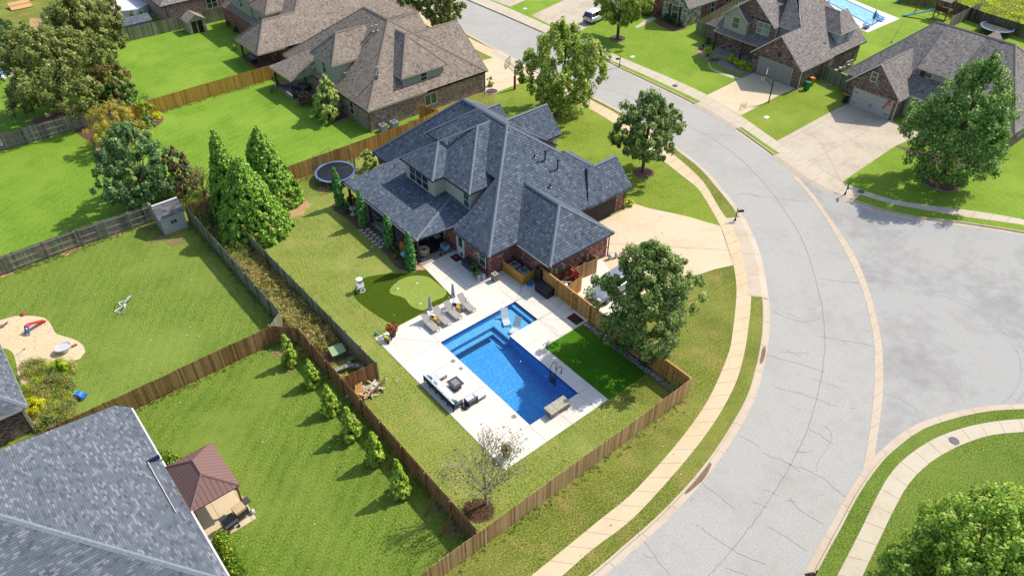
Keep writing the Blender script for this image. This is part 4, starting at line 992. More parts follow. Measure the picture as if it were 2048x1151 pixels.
roof4(r, 15.5, 24, 67.3, 74.5, 5.8, (18.8, 70.9, 8.6), (24, 70.9, 8.6), RM, TR, CM, ('b',))
roof4(r, 15.3, 19, 63, 76.5, 2.72, (17, 66, 3.9), (17, 76.5, 3.9), RM, TR, None, ('b',))
r.build('roof', H)
window(H, (16.1, 65, 4.1), '-x', .8, 1.35); window(H, (15.9, 70.5, 4.5), '-x', .85, 1.5)
for y_ in (74.6, 71.2, 67.6): window(H, (15.7, y_, 1.45), '-x', .85, 1.5)
window(H, (15.0, 60, 1.4), '-x', 1.6, 1.6)
boxvent(H, onplane(650, 62, lambda x, y: 2.7+.75*(y-56)), .4)
pm = MB(); pm.box(-.09, .09, -.09, .09, 0, 2.5, 'post_dark'); first = None
for x_, y_ in ((11.9, 57.8), (11.7, 62.4), (13.5, 62.6)):
    if first is None: o = pm.build('porch_post', H, True); first = o
    else: o = first.copy(); scene.collection.objects.link(o); o.parent = H
    o.location = (x_-22, y_-66, 0)
g = MB(); g.box(11.5, 15.2, 56.4, 63.3, 0, .06, 'terracotta'); struct(g, 'patio')
# ================================================================ far top-left brick house
H = thing('brick_house', 'pale pink brick house behind the tan shed at the top left', 'house', (14, 88, 0))
w_ = MB(); w_.box(8.1, 27, 81.6, 96, 0, 2.7, 'brick_pink'); w_.build('wall', H)
r = MB(); roof4(r, 7.8, 27.5, 81.2, 96.5, 2.75, (15.5, 88.8, 7.6), (20, 88.8, 7.6), 'roof_taupe', 'trim_dark', 'cap_taupe'); r.build('roof', H)
window(H, (15.5, 81.6, 1.5), '-y', .8, 1.5, panes=2); window(H, (18.9, 81.6, 1.5), '-y', .95, 1.6, fm='trim_beige'); downspout(H, 8.6, 81.5, 2.7)
# ================================================================ stone gable house, top centre-right
H = thing('brick_house', 'red brick house with a pale stone gable and brown shutters', 'house', (75, 38, 0))
w_ = MB(); w_.box(66.9, 84, 31.3, 44, 0, 2.75, 'brick_rust'); w_.box(68.2, 72, 38, 48, 0, 4.6, 'brick_rust'); w_.build('wall', H)
w_ = MB(); w_.box(66.85, 70, 31.25, 36.0, 0, 2.9, 'stone'); gwall(w_, 'x', 66.9, 31.2, 36.1, 2.85, 5.6, 'stone'); w_.build('stone_front', H)
r = MB()
roof4(r, 66.5, 80, 30.9, 36.4, 2.75, (66.5, 33.65, 5.9), (80, 33.65, 5.9), 'roof_taupe', 'green_metal', None, ('a', 'b')); roof4(r, 67.5, 85, 31.0, 47, 2.75, (73, 39, 8.5), (78, 39, 8.5), 'roof_taupe', 'trim_beige', 'cap_taupe')
r.build('roof', H)
window(H, (66.85, 33.6, 1.6), '-x', 1.25, 1.9, gm='glass'); window(H, (67.9, 40.6, 1.9), '-x', 1.0, 1.5)
m = MB(); m.box(66.78, 66.84, 32.45, 32.85, .6, 2.6, 'rust_brown'); m.build('shutter', H); m = MB(); m.box(66.78, 66.84, 34.35, 34.75, .6, 2.6, 'rust_brown'); m.build('shutter', H)
for x_ in (72.7, 76.0, 79.5): window(H, (x_, 31.3, 1.6), '-y', .8, 1.7)
door(H, (67.0, 37.3, .1), '-x', 1.1, 2.3, 'door_dark')
# ================================================================ brown brick house with the covered entrance
H = thing('brick_house', 'brown brick two-storey house with pale gable, dark porch roof and grey garage door', 'house', (70, 16, 0))
w_ = MB(); w_.box(61.75, 75.3, 8.6, 15.85, 0, 2.65, 'brick_brown'); gwall(w_, 'x', 61.8, 8.4, 16.0, 2.6, 5.75, 'brick_brown')
w_.box(64.7, 74, 15.1, 22.4, 0, 5.5, 'brick_brown'); gwall(w_, 'x', 64.75, 15.0, 22.6, 5.4, 8.3, 'brick_brown'); w_.box(65, 75, 22, 26, 0, 2.65, 'brick_brown'); w_.build('wall', H)
w_ = MB(); w_.box(63.95, 66, 19.1, 22.8, 3.1, 5.1, 'siding_tan'); gwall(w_, 'x', 64.0, 19.0, 22.95, 5.05, 6.65, 'siding_tan'); w_.build('upper_wall', H); w_ = MB(); w_.box(65.1, 69, 12.9, 15.2, 3.0, 5.5, 'siding_beige'); w_.build('side_wall', H); w_ = MB(); w_.box(69.8, 73.4, 9.1, 12.5, 2.8, 5.0, 'siding_grey'); w_.build('dormer_wall', H)
r = MB(); RM, TR, CM = 'roof_taupe', 'trim_white', 'cap_taupe'
roof4(r, 60.95, 75.8, 8.15, 15.95, 2.7, (60.95, 12.05, 6.05), (75.8, 12.05, 6.05), RM, TR, None, ('a',), th=.16)
r.slab([(65.0, 12.0, 6.0), (68.0, 8.15, 2.7), (75.9, 8.15, 2.7), (70.5, 16.5, 9.9)], .16, RM, TR)
r.slab([(64.7, 12.9, 5.5), (64.7, 15.0, 5.5), (69.5, 17.0, 9.9), (68.3, 16.0, 9.0), (65.3, 12.1, 6.1)][::-1], .1, RM, TR)
r.slab([(65.3, 12.1, 6.05), (65.0, 12.0, 6.0), (70.5, 16.5, 9.9), (69.3, 16.5, 9.9)], .1, RM, TR)
r.slab([(75.9, 8.15, 2.7), (75.9, 26.5, 2.7), (70.5, 16.5, 9.9)], .16, RM, TR); capline(r, (75.9, 8.15, 2.7), (70.5, 16.5, 9.9), CM)
r.slab([(75.9, 26.5, 2.7), (66, 24, 5.0), (69.3, 17.0, 9.9), (70.5, 16.5, 9.9)], .16, RM, TR)
roof4(r, 63.8, 72, 14.9, 22.6, 5.45, (63.8, 18.75, 8.45), (72, 18.75, 8.45), RM, TR, None, ('a', 'b'), th=.16)
roof4(r, 63.5, 66, 18.8, 23.1, 5.0, (63.5, 20.95, 6.8), (66, 20.95, 6.8), 'roof_taupe', TR, None, ('a', 'b'), th=.14)
r.slab([(63.1, 23.7, 2.72), (63.1, 16.0, 2.72), (64.75, 15.6, 3.5), (64.75, 22.9, 3.5)], .14, 'roof_taupe', 'trim_beige')
roof4(r, 64.6, 76, 22.0, 26.1, 2.7, (66.5, 24, 4.2), (76, 24, 4.2), RM, TR, None, ('b',), th=.14)
roof4(r, 69.45, 73.85, 8.75, 13.5, 5.0, (71.6, 10.9, 7.0), (71.6, 13.5, 7.0), RM, TR, None, ('b',), th=.14)
r.build('roof', H)
garage(H, (61.75, 12.35, .02), '-x', 4.88, 2.13, 'garage_grey', 'trim_beige', False)
window(H, (63.95, 20.9, 4.35), '-x', 1.15, 1.5, gm='glass_green'); window(H, (64.7, 17.1, 4.5), '-x', .95, 1.5, gm='glass_pale', panes=2); window(H, (71.6, 9.1, 4.2), '-y', .8, 1.1, gm='glass_green')
window(H, (65.0, 21.6, 1.35), '-x', .75, 2.0, gm='glass_pale', sash=False); window(H, (65.0, 18.4, 1.35), '-x', .5, 2.0, gm='glass_pale', sash=False); door(H, (65.0, 20.1, .1), '-x', 1.1, 2.2, 'door_dark', 'trim_brown'); window(H, (64.7, 16.6, 1.4), '-x', .9, 1.7, gm='glass_pale')
w_ = MB(); w_.box(64.6, 64.99, 15.2, 23.6, 0, 2.7, 'brick_brown'); w_.build('porch_wall', H)
window(H, (68.5, 8.6, 1.6), '-y', .7, .6, gm='glass_pale', sash=False)
downspout(H, 61.7, 8.55, 2.65, 'trim_white'); downspout(H, 64.65, 15.0, 5.4, 'trim_white')
pm = MB(); pm.box(63.2, 63.4, 23.2, 23.4, 0, 2.6, 'trim_brown'); pm.build('porch_post', H); pm = MB(); pm.box(63.2, 63.4, 18.7, 18.9, 0, 2.6, 'trim_brown'); pm.build('porch_post', H)
m = MB(); m.obox((61.68, 12.2, 3.3), .12, .3, .55, 'black'); m.build('wall_lamp', H); m = MB(); m.obox((61.68, 15.5, 1.9), .12, .15, .35, 'black'); m.build('wall_lamp', H)
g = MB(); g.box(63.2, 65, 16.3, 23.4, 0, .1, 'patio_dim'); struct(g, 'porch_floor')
pipe(H, onplane(1651, 87, lambda x, y: 2.7+.87*(y-8.15)), .6, .05, 'off_white')
# ================================================================ right-hand house
H = thing('brick_house', 'mottled brick house with white garage door behind the tall dark green tree', 'house', (72, -5, 0))
w_ = MB(); w_.box(62.95, 80, -3.4, 2.75, 0, 2.65, 'brick_brown'); gwall(w_, 'x', 63.0, -3.55, 2.9, 2.6, 5.7, 'brick_brown')
w_.box(65.4, 81, -15.2, 4.2, 0, 2.65, 'brick_brown'); w_.box(64.6, 70, -14.6, -8.4, 0, 2.6, 'brick_brown'); gwall(w_, 'x', 64.65, -14.7, -8.3, 2.6, 5.3, 'brick_brown'); w_.build('wall', H)
w_ = MB(); w_.box(67.3, 72, -6.6, -2.9, 3.2, 5.2, 'siding_sage'); w_.build('dormer_wall', H); w_ = MB(); w_.box(65.3, 65.5, -8.3, -3.4, 0, 2.65, 'siding_tan'); w_.build('side_wall', H)
r = MB()
roof4(r, 62.6, 72, -3.8, 3.2, 2.7, (62.6, -.35, 6.05), (72, -.35, 6.05), RM, TR, None, ('a', 'b'), th=.16); capline(r, (63, -.35, 6.05), (68, -.35, 6.05), CM)
roof4(r, 65.0, 81.5, -15.6, 4.9, 2.7, (73.3, -9.7, 8.5), (73.3, -.6, 8.5), RM, TR, CM)
r.slab([(66.9, -2.7, 5.25), (66.9, -6.9, 5.25), (73.2, -6.6, 8.42), (73.2, -2.0, 8.42)], .14, RM, TR)
roof4(r, 64.2, 72, -15.1, -8.0, 2.7, (64.2, -11.5, 5.75), (72, -11.5, 5.75), RM, TR, None, ('a', 'b'), th=.16)
roof4(r, 73, 81.9, -8.0, -1.6, 3.2, (73, -4.8, 6.6), (81.9, -4.8, 6.6), RM, TR, None, ('a', 'b'), th=.16)
r.build('roof', H)
garage(H, (62.95, -.5, .02), '-x', 4.88, 2.13, 'garage_white', 'trim_beige'); window(H, (62.95, .1, 4.2), '-x', .75, 1.1, gm='glass_green'); window(H, (67.3, -4.1, 4.3), '-x', .85, 1.2, gm='glass_green')
window(H, (69, -15.2, 1.6), '-y', .8, 1.2, panes=2); downspout(H, 62.9, -3.5, 2.65, 'trim_white')
m = MB(); m.box(67.2, 67.28, -4.0+.3, -3.1, 3.6, 4.9, 'rust_brown'); m.build('shutter', H)
# ================================================================ near house bottom left
H = thing('house', 'house with a huge blue-grey shingle roof filling the bottom left corner', 'house', (-30, -3, 0))
w_ = MB(); w_.box(-44, -22.1, -10.0, 5.6, 0, 2.7, 'brick_pink'); w_.box(-23, -21.95, -4.3, .2, 0, 2.6, 'siding_tan'); w_.build('wall', H)
r = MB(); RM, TR, CM = 'roof_near', 'trim_white', 'cap_near'
AP = (-32.6, .6, 9.5)
r.slab([(-21.5, -10.5, 2.72), (-21.5, 6.0, 2.72), (-22.3, 6.5, 3.05), AP], .2, RM, TR)
r.slab([(-44, -10.5, 2.72), (-21.5, -10.5, 2.72), AP, (-44, .6, 9.5)], .2, RM, TR)
r.slab([(-22.3, 6.5, 3.05), (-44, 6.5, 3.05), (-44, .6, 9.5), AP], .2, RM, 'trim_dark')
capline(r, (-21.5, -10.5, 2.72), AP, CM, .17); capline(r, AP, (-44, .6, 9.5), CM)
r.build('roof', H)
m = MB(); gutter(m, (-21.44, .4, 2.62), (-21.44, 5.95, 2.62), 'trim_white'); m.build('gutter', H); m = MB(); gutter(m, (-21.44, -10.4, 2.62), (-21.44, .2, 2.62), 'trim_white'); m.build('gutter', H); m = MB(); m.beam((-22.2, -4.5, 3.2), (-22.2, .2, 3.2), .05, .05, 'off_white'); m.build('roof_pipe', H); m = MB(); m.obox((-21.85, .33, 3.05), .75, .12, .3, 'navy'); m.build('flashing', H)
# ================================================================ small roof corner, left edge
H = thing('brick_house', 'brown brick house corner with grey roof at the left edge by the weeds', 'house', (-30, 14, 0))
w_ = MB(); w_.box(-42, -27.3, 11.1, 26, 0, 2.65, 'brick_brown'); w_.build('wall', H)
r = MB(); roof4(r, -43, -26.9, 10.65, 27, 2.72, (-35, 18.5, 8.2), (-35, 19, 8.2), 'roof_near', 'trim_white', 'cap_near'); r.build('roof', H)
m = MB(); m.box(-27.4, -27.2, 11.0, 11.2, 0, 2.6, 'trim_beige'); m.build('corner_trim', H)
# ================================================================ gazebo, sheds
G = thing('gazebo', 'brown metal-roofed gazebo on a small concrete pad beside the near grey roof', 'gazebo', (-20, -2.5, 0))
r = MB(); roof4(r, -21.6, -18.4, -4.65, -.3, 2.6, (-20.05, -3.3, 3.75), (-20.05, -2.0, 3.75), 'roof_metal', 'trim_brown', None, (), .08)
for p, q in (((-21.6, -4.65, 2.6), (-20.05, -3.3, 3.75)), ((-18.4, -4.65, 2.6), (-20.05, -3.3, 3.75)), ((-18.4, -.3, 2.6), (-20.05, -2, 3.75)), ((-21.6, -.3, 2.6), (-20.05, -2, 3.75)), ((-20.05, -3.3, 3.75), (-20.05, -2, 3.75))): capline(r, p, q, 'cap_metal', .07)
r.build('roof', G)
pm = MB(); pm.box(-.07, .07, -.07, .07, 0, 2.5, 'wood_stain'); pm.beam((0, 0, 1.9), (-.4, .4, 2.45), .06, .06, 'wood_stain'); first = None
for x_, y_ in ((-18.6, -4.4), (-21.35, -4.4), (-18.6, -.55), (-21.35, -.55)):
    if first is None: o = pm.build('post', G, True); first = o
    else: o = first.copy(); scene.collection.objects.link(o); o.parent = G
    o.location = (x_+20, y_+2.5, 0)
g = MB(); g.box(-21.5, -18.35, -5.6, -.2, 0, .06, 'walk'); struct(g, 'patio')
S = thing('garden_shed', 'light grey plastic garden shed against the grey fence on the left', 'shed', (-10.4, 29.7, 0))
w_ = MB(); w_.box(-11.6, -9.4, 28.5, 30.9, 0, 1.85, 'siding_grey'); gwall(w_, 'x', -11.55, 28.5, 30.9, 1.85, 2.55, 'siding_grey', .1); gwall(w_, 'x', -9.45, 28.5, 30.9, 1.85, 2.55, 'siding_grey', .1); w_.build('wall', S)
r = MB(); roof4(r, -11.75, -9.25, 28.35, 31.05, 1.85, (-11.75, 29.7, 2.65), (-9.25, 29.7, 2.65), 'roof_shed', 'light_grey', None, ('a', 'b'), .06); r.build('roof', S)
m = MB(); m.box(-11.7, -9.3, 29.6, 29.8, 2.66, 2.74, 'white'); m.box(-11.7, -9.3, 29.8, 29.95, 2.6, 2.68, 'navy'); m.build('skylight', S)
window(S, (-10.5, 28.5, 1.15), '-y', .28, .4, 'light_grey', 'glass', panes=2, sash=False, fw=.04); door(S, (-11.6, 29.6, .02), '-x', .9, 1.6, 'garage_grey', 'light_grey')
S = thing('garden_shed', 'tan plastic shed with dark brown double doors in front of the old grey fence', 'shed', (10.6, 76.3, 0))
w_ = MB(); w_.box(9.3, 11.8, 75.2, 77.4, 0, 1.8, 'siding_tan'); gwall(w_, 'y', 75.25, 9.3, 11.8, 1.8, 2.6, 'siding_tan'); w_.build('wall', S)
r = MB(); roof4(r, 9.1, 12.0, 75.0, 77.6, 1.8, (10.55, 75.0, 2.7), (10.55, 77.6, 2.7), 'roof_brown', 'trim_beige', None, ('a', 'b'), .06); r.build('roof', S)
door(S, (10.1, 75.2, .02), '-y', .8, 1.75, 'door_dark', 'trim_beige'); door(S, (10.95, 75.2, .02), '-y', .8, 1.75, 'door_dark', 'trim_beige')
S = thing('garden_shed', 'low grey-roofed shed behind the old fence near the round white pool', 'shed', (3, 80.5, 0))
w_ = MB(); w_.box(1.0, 5.4, 79.4, 81.6, 0, 1.9, 'siding_tan'); w_.build('wall', S)
r = MB(); roof4(r, .8, 5.7, 79.2, 81.9, 1.9, (.8, 80.5, 2.6), (5.7, 80.5, 2.6), 'roof_near', 'trim_dark', None, ('a', 'b'), .08); r.build('roof', S)

LOCAL_OK = True
# ================================================================ furniture and other things in the pool yard
def lounger():
    t = thing('sun_lounger', '', 'sun lounger', (0, 0, 0), group='sun loungers in a row beside the pool')
    m = MB()
    for x in (-.3, .3):
        m.beam((x, 0, .3), (x, 1.25, .3), .04, .05, 'taupe'); m.box(x-.02, x+.02, .03, .07, 0, .3, 'taupe'); m.box(x-.02, x+.02, 1.25, 1.29, 0, .3, 'taupe')
        m.beam((x*1.1, .95, .3), (x*1.1, 1.0, .55), .03, .03, 'taupe'); m.beam((x*1.1, 1.0, .55), (x*1.1, 1.45, .55), .04, .03, 'taupe'); m.beam((x*1.1, 1.25, .3), (x*1.1, 1.75, .12), .03, .03, 'dark_grey')
    m.box(-.3, .3, .0, .04, .28, .32, 'taupe'); m.box(-.3, .3, .0, .03, .02, .06, 'taupe'); m.build('frame', t)
    m = MB(); m.box(-.28, .28, .02, 1.22, .315, .34, 'taupe'); m.build('seat', t)
    m = MB(); m.obox((0, 1.22+.3, .34+.3), .6, .85, .025, 'taupe', rx=R(45)); m.build('backrest', t)
    return t
L0 = lounger()
for i, (x, lb) in enumerate(((.45, 'grey sling lounger nearest the red potted plant, first of the row'), (1.62, 'grey sling lounger between the left umbrella and the third lounger'), (2.72, 'grey sling lounger just left of the second yellow stool'), (4.15, 'grey sling lounger at the right end of the row, past the second umbrella'))):
    o = L0 if i == 0 else dup(L0); o.location = (x, 1.12, .03); o['label'] = lb
def closed_umbrella(p, lb, h=2.35):
    t = thing('umbrella', lb, 'umbrella', p, group='closed striped umbrellas behind the loungers')
    m = MB(); m.cyl((0, 0, 0), (0, 0, h), .022, .022, 'off_white', 8); m.build('pole', t)
    m = MB(); m.lathe((0, 0, 0), [(.25, 0), (.25, .05), (.08, .09)], 'navy', 14); m.build('base', t)
    m = MB(); n = 14; N = 13
    for i in range(N):
        z0 = .95+i*.105; z1 = z0+.105; r0 = .17-.008*i+(.03 if i < 2 else 0); r1 = .17-.008*(i+1); 
        if i == N-1: r1 = .02
        vs = []
        for r_, z_ in ((r0, z0), (r1, z1)):
            for k in range(n): a = 2*math.pi*k/n; q = r_*(1+.22*math.cos(5*a)); vs.append((q*math.cos(a), q*math.sin(a), z_))
        m.faces(vs, [(k, (k+1) % n, n+(k+1) % n, n+k) for k in range(n)], 'navy' if i % 2 == 0 else 'white')
    m.build('canopy', t); return t
closed_umbrella((1.1, 2.85, .03), 'closed navy-striped umbrella standing behind the first two loungers')
closed_umbrella((3.5, 2.95, .03), 'closed navy-striped umbrella standing behind the last two loungers')
def drum(nm, p, r, h, mat, lb, cat, grp=None):
    m = MB(); m.lathe((0, 0, 0), [(r*.72, 0), (r*.9, h*.15), (r, h*.5), (r*.9, h*.85), (r*.75, h), (.01, h+.01)], mat, 14); return single(m, nm, lb, cat, p, group=grp, smooth=False)
drum('garden_stool', (1.08, 2.2, .03), .2, .45, 'yellow', 'yellow drum stool between the first and second loungers', 'stool', 'yellow stools between loungers')
drum('garden_stool', (3.38, 2.2, .03), .2, .45, 'yellow', 'yellow drum stool between the third and last loungers', 'stool', 'yellow stools between loungers')
drum('side_table', (1.05, 1.72, .03), .17, .42, 'taupe_dark', 'small taupe drum table in front of the left yellow stool', 'side table', 'taupe side tables')
drum('side_table', (3.62, 1.85, .03), .17, .42, 'taupe_dark', 'small taupe drum table in front of the right yellow stool', 'side table', 'taupe side tables')
def poolchair(p, rz, lb):
    prof = [(-.85, .0), (-.8, .16), (-.55, .2), (-.25, .1), (0, .06), (.16, .2), (.45, .62), (.6, .86)]
    m = MB(); hw = .3
    for i in range(len(prof)-1):
        (a, za), (b_, zb) = prof[i], prof[i+1]; m.slab([(-hw, a, za+.05), (hw, a, za+.05), (hw, b_, zb+.05), (-hw, b_, zb+.05)], .05, 'white', 'white')
    t = thing('pool_lounge_chair', lb, 'pool chair', p, rz, 'white in-water chairs'); m.build('seat_shell', t)
    m = MB()
    for s_ in (-1, 1): m.poly([(s_*.27, -.8, 0), (s_*.27, .45, 0), (s_*.27, .25, .2), (s_*.27, 0, .03), (s_*.27, -.5, .17)], 'off_white')
    m.build('side_support', t)
poolchair((5.95, -.95, -.42), R(-28), 'white S-shaped chair standing in the shallow shelf, nearer the pool corner')
poolchair((5.95, -2.3, -.42), R(-62), 'white S-shaped chair in the shallow shelf, nearer the deck edge')
t = thing('pool_ladder', 'black hooped pool ladder on the right edge of the deep water', 'ladder', (4.75, -8.35, 0))
m = MB()
for y in (-.3, .3): m.tube([(.42, y, .03), (.42, y, .62), (.33, y, .82), (.12, y, .88), (-.1, y, .75), (-.18, y, .4), (-.18, y, -1.1)], .025, 'black', 8); m.cyl((.42, y, .03), (.42, y, .06), .06, .06, 'black', 8)
m.build('rail', t); m = MB(); [m.box(-.26, -.1, -.3, .3, z, z+.03, 'black') for z in (-.3, -.6, -.9)]; m.build('step', t)
t = thing('water_feature', 'stacked-stone spillway block with three cap slabs at the deep end of the pool', 'water feature', (2.4, -11.25, 0))
m = MB(); m.box(1.52, 3.32, -11.6, -10.86, 0, .58, 'stone_block'); m.build('base', t)
m = MB(); plain('cap_stone', D('c0b8a0'), .9, var=.2, scale=5)
for k in range(3): m.box(1.47+k*.633, 1.47+k*.633+.62, -11.66, -10.8, .58, .65, 'cap_stone')
m.build('cap', t)
# sectional
SF = thing('outdoor_sofa', 'L-shaped outdoor sofa with white cushions and dark slatted back on the deck edge', 'sofa', (-3.3, -4.5, .03))
def slatback(m, x0, y0, x1, y1, z0=.3, z1=.78):
    L = math.hypot(x1-x0, y1-y0); n = max(1, round(L/.75))
    for k in range(n+1): q = k/n; m.box(x0+(x1-x0)*q-.03, x0+(x1-x0)*q+.03, y0+(y1-y0)*q-.03, y0+(y1-y0)*q+.03, .03, z1, 'dark_grey')
    for z in np.linspace(z0+.06, z1, 5): m.beam((x0, y0, z), (x1, y1, z), .03, .045, 'dark_grey')
m = MB(); slatback(m, -3.45, -2.75, -3.45, -6.5); slatback(m, -3.45, -6.5, -2.65, -6.5); m.build('back_frame', SF)
m = MB(); m.box(-3.42, -2.65, -6.45, -2.8, .22, .3, 'dark_grey'); m.box(-2.65, -1.85, -3.5, -2.8, .22, .3, 'dark_grey')
for x, y in ((-1.9, -2.85), (-1.9, -3.45), (-2.7, -3.6), (-2.7, -6.4), (-2.7, -5)): m.box(x-.03, x+.03, y-.03, y+.03, .03, .25, 'dark_grey')
m.build('seat_frame', SF)
for k in range(5): m = MB(); m.box(-3.36, -2.63, -2.84-.73*k-.71, -2.84-.73*k, .3, .45, 'cushion'); m.build('seat_cushion', SF)
m = MB(); m.box(-2.6, -1.85, -3.5, -2.8, .3, .45, 'cushion'); m.build('seat_cushion', SF)
for k in range(5): m = MB(); m.obox((-3.31, -3.2-.73*k, .6), .14, .68, .34, 'cushion', ry=R(-12)); m.build('back_cushion', SF)
for p, c, a in (((-3.12, -3.05, .6), 'teal', 20), ((-3.02, -3.7, .6), 'cushion', -15), ((-3.1, -6.15, .6), 'teal', 35)): m = MB(); m.obox(p, .12, .42, .4, c, R(a), ry=R(-20)); tag(m.build('throw_pillow'), ('pale' if c == 'cushion' else 'teal')+{20: ' throw pillow near the top end of the sofa', -15: ' throw pillow second from the top end of the sofa', 35: ' throw pillow at the bottom corner of the sofa'}[a], 'pillow', 'pillows on the outdoor sofa')
t = thing('armchair', 'dark-framed armchair with white cushion beside the bottom end of the sofa', 'armchair', (-2.0, -6.5, .03))
m = MB(); slatback(m, -2.35, -6.95, -1.6, -6.95); m.box(-2.35, -2.3, -6.95, -6.25, .03, .5, 'dark_grey'); m.box(-2.35, -1.6, -6.95, -6.25, .2, .28, 'dark_grey'); m.build('frame', t)
m = MB(); m.box(-2.3, -1.62, -6.88, -6.25, .28, .43, 'cushion'); m.build('cushion', t)
t = thing('ottoman', 'white-cushioned ottoman with dark legs right of the armchair', 'ottoman', (-1.15, -6.6, .03))
m = MB(); m.box(-1.52, -.8, -6.95, -6.25, .2, .28, 'dark_grey'); [m.box(x-.03, x+.03, y-.03, y+.03, .03, .2, 'dark_grey') for x in (-1.48, -.84) for y in (-6.9, -6.3)]; m.build('frame', t)
m = MB(); m.box(-1.52, -.8, -6.95, -6.25, .28, .42, 'cushion'); m.build('cushion', t)
t = thing('fire_table', 'dark square fire-pit table in front of the L-shaped sofa', 'fire table', (-1.95, -4.75, .03))
m = MB(); m.box(-2.25, -1.65, -5.05, -4.35, .03, .55, 'dark_grey'); m.build('body', t); m = MB(); m.box(-2.42, -1.48, -5.2, -4.2, .55, .6, 'dark_grey'); m.box(-2.2, -1.7, -5.0, -4.4, .6, .62, 'mid_grey'); m.build('top', t)
m = MB(); m.torus((0, 0, .1), .2, .08, 'black'); m.lathe((0, 0, .03), [(.22, 0), (.2, .1), (.02, .12)], 'dark_grey', 14); single(m, 'fire_bowl', 'round black bowl on the deck behind the sofa corner', 'bowl', (-2.55, -6.75, .03))
# planters etc
def plant_in_pot(nm, p, r, h, potm, leaf, cr, ch, lb, n=260, cat='potted plant'):
    t = thing(nm, lb, cat, p); m = MB(); m.lathe((0, 0, 0), [(r*.65, 0), (r, h), (r*.9, h), (r*.85, h-.06), (.01, h-.06)], potm, 14); m.build('pot', t)
    m = MB(); leaves(m, blob_pts(n, (0, 0, h+ch*.45), (cr, cr, ch*.55)), .13, leaf); m.build('foliage', t); return t
def blob_pts(n, c, r, shell=.55):
    v = rng.normal(size=(n, 3)); v /= np.linalg.norm(v, axis=1)[:, None]; q = (shell+(1-shell)*rng.random(n)**.5)[:, None]
    return np.array(c)+v*q*np.array(r)
def leaves(mb, P, size, mat, up=.35):
    "one small bent quad per point, random orientation"
    n = len(P); N = rng.normal(size=(n, 3)); N[:, 2] += up; N /= np.linalg.norm(N, axis=1)[:, None]
    T = np.cross(N, rng.normal(size=(n, 3))); T /= np.linalg.norm(T, axis=1)[:, None]; B = np.cross(N, T)
    s = size*(.6+.8*rng.random(n))[:, None]; q = [P-T*s*.5-B*s*.35, P+T*s*.5-B*s*.35, P+T*s*.5+B*s*.35, P-T*s*.5+B*s*.35]
    k = len(mb.v); A = np.stack(q, 1).reshape(-1, 3); mb.v += [tuple(x) for x in A.tolist()]; mi = mb.mi(mat); f0 = len(mb.f); rr = rng.random(n)
    for i in range(n): mb.f.append((k+4*i, k+4*i+1, k+4*i+2, k+4*i+3)); mb.m.append(mi); mb.r[f0+i] = float(rr[i])
plant_in_pot('potted_plant', (-2.5, 3.05, .03), .33, .55, 'dark_grey', 'leaf_burgundy', .5, .7, 'dark pot of burgundy foliage at the far left corner of the deck')
plant_in_pot('potted_plant', (-3.05, -12.05, .03), .3, .5, 'dark_grey', 'leaf_rust', .4, .6, 'planter with brownish plant at the bottom corner of the deck by the bare tree')
t = thing('garden_cart', 'small yellow and grey garden cart with wheels beside the burgundy potted plant', 'cart', (-3.2, 2.75, .03), R(30))
m = MB(); m.obox((0, 0, .28), .3, .45, .3, 'taupe_dark'); m.obox((0, .05, .5), .28, .3, .16, 'bright_yellow'); m.build('body', t)
for y in (-.25, .25): m = MB(); m.cyl((y*.9, -.15, .12), (y*.9+.05, -.15, .12), .12, .12, 'rubber', 12); m.build('wheel', t)
m = MB(); m.tube([(.0, .2, .3), (.1, .45, .6), (.0, .55, .7)], .02, 'black', 6); m.build('handle', t)
m = MB(); m.tube([(0, 0, 0), (0, 0, .38)], .04, 'green_plastic', 8); m.tube([(0, 0, .3), (.3, .1, .38), (.6, .0, .1), (.95, -.1, .03)], .018, 'teal', 6); m.obox((.05, -.1, .12), .14, .12, .22, 'teal'); single(m, 'hose_stand', 'green hose stand on the grass by the left corner of the deck', 'hose stand', (-3.5, 4.1, 0))
t = thing('disc_golf_basket', 'white portable disc golf basket at the tip of the putting green', 'disc golf basket', (-1.55, 9.65, 0))
m = MB(); m.cyl((0, 0, 0), (0, 0, 1.35), .025, .025, 'white', 8); m.build('pole', t)
m = MB(); m.torus((0, 0, .04), .36, .03, 'white', 20, 6); [m.beam((0, 0, .05), (.36*math.cos(a), .36*math.sin(a), .04), .04, .03, 'white') for a in (0, 2.1, 4.2)]; m.build('base', t)
m = MB(); m.torus((0, 0, .55), .33, .02, 'white', 20, 6); m.torus((0, 0, .78), .33, .02, 'white', 20, 6); m.lathe((0, 0, .53), [(.3, 0), (.32, .02)], 'off_white', 20)
for i in range(20): a = i*math.pi/10; m.beam((.33*math.cos(a), .33*math.sin(a), .55), (.33*math.cos(a), .33*math.sin(a), .78), .015, .015, 'white')
m.build('basket', t); m = MB(); m.lathe((0, 0, 1.25), [(.3, 0), (.3, .05), (.05, .08)], 'white', 20)
for i in range(12): a = i*math.pi/6; m.tube([(.26*math.cos(a), .26*math.sin(a), 1.25), (.1*math.cos(a), .1*math.sin(a), .85), (.04*math.cos(a), .04*math.sin(a), .7)], .006, 'mid_grey', 4)
m.build('chain_ring', t)
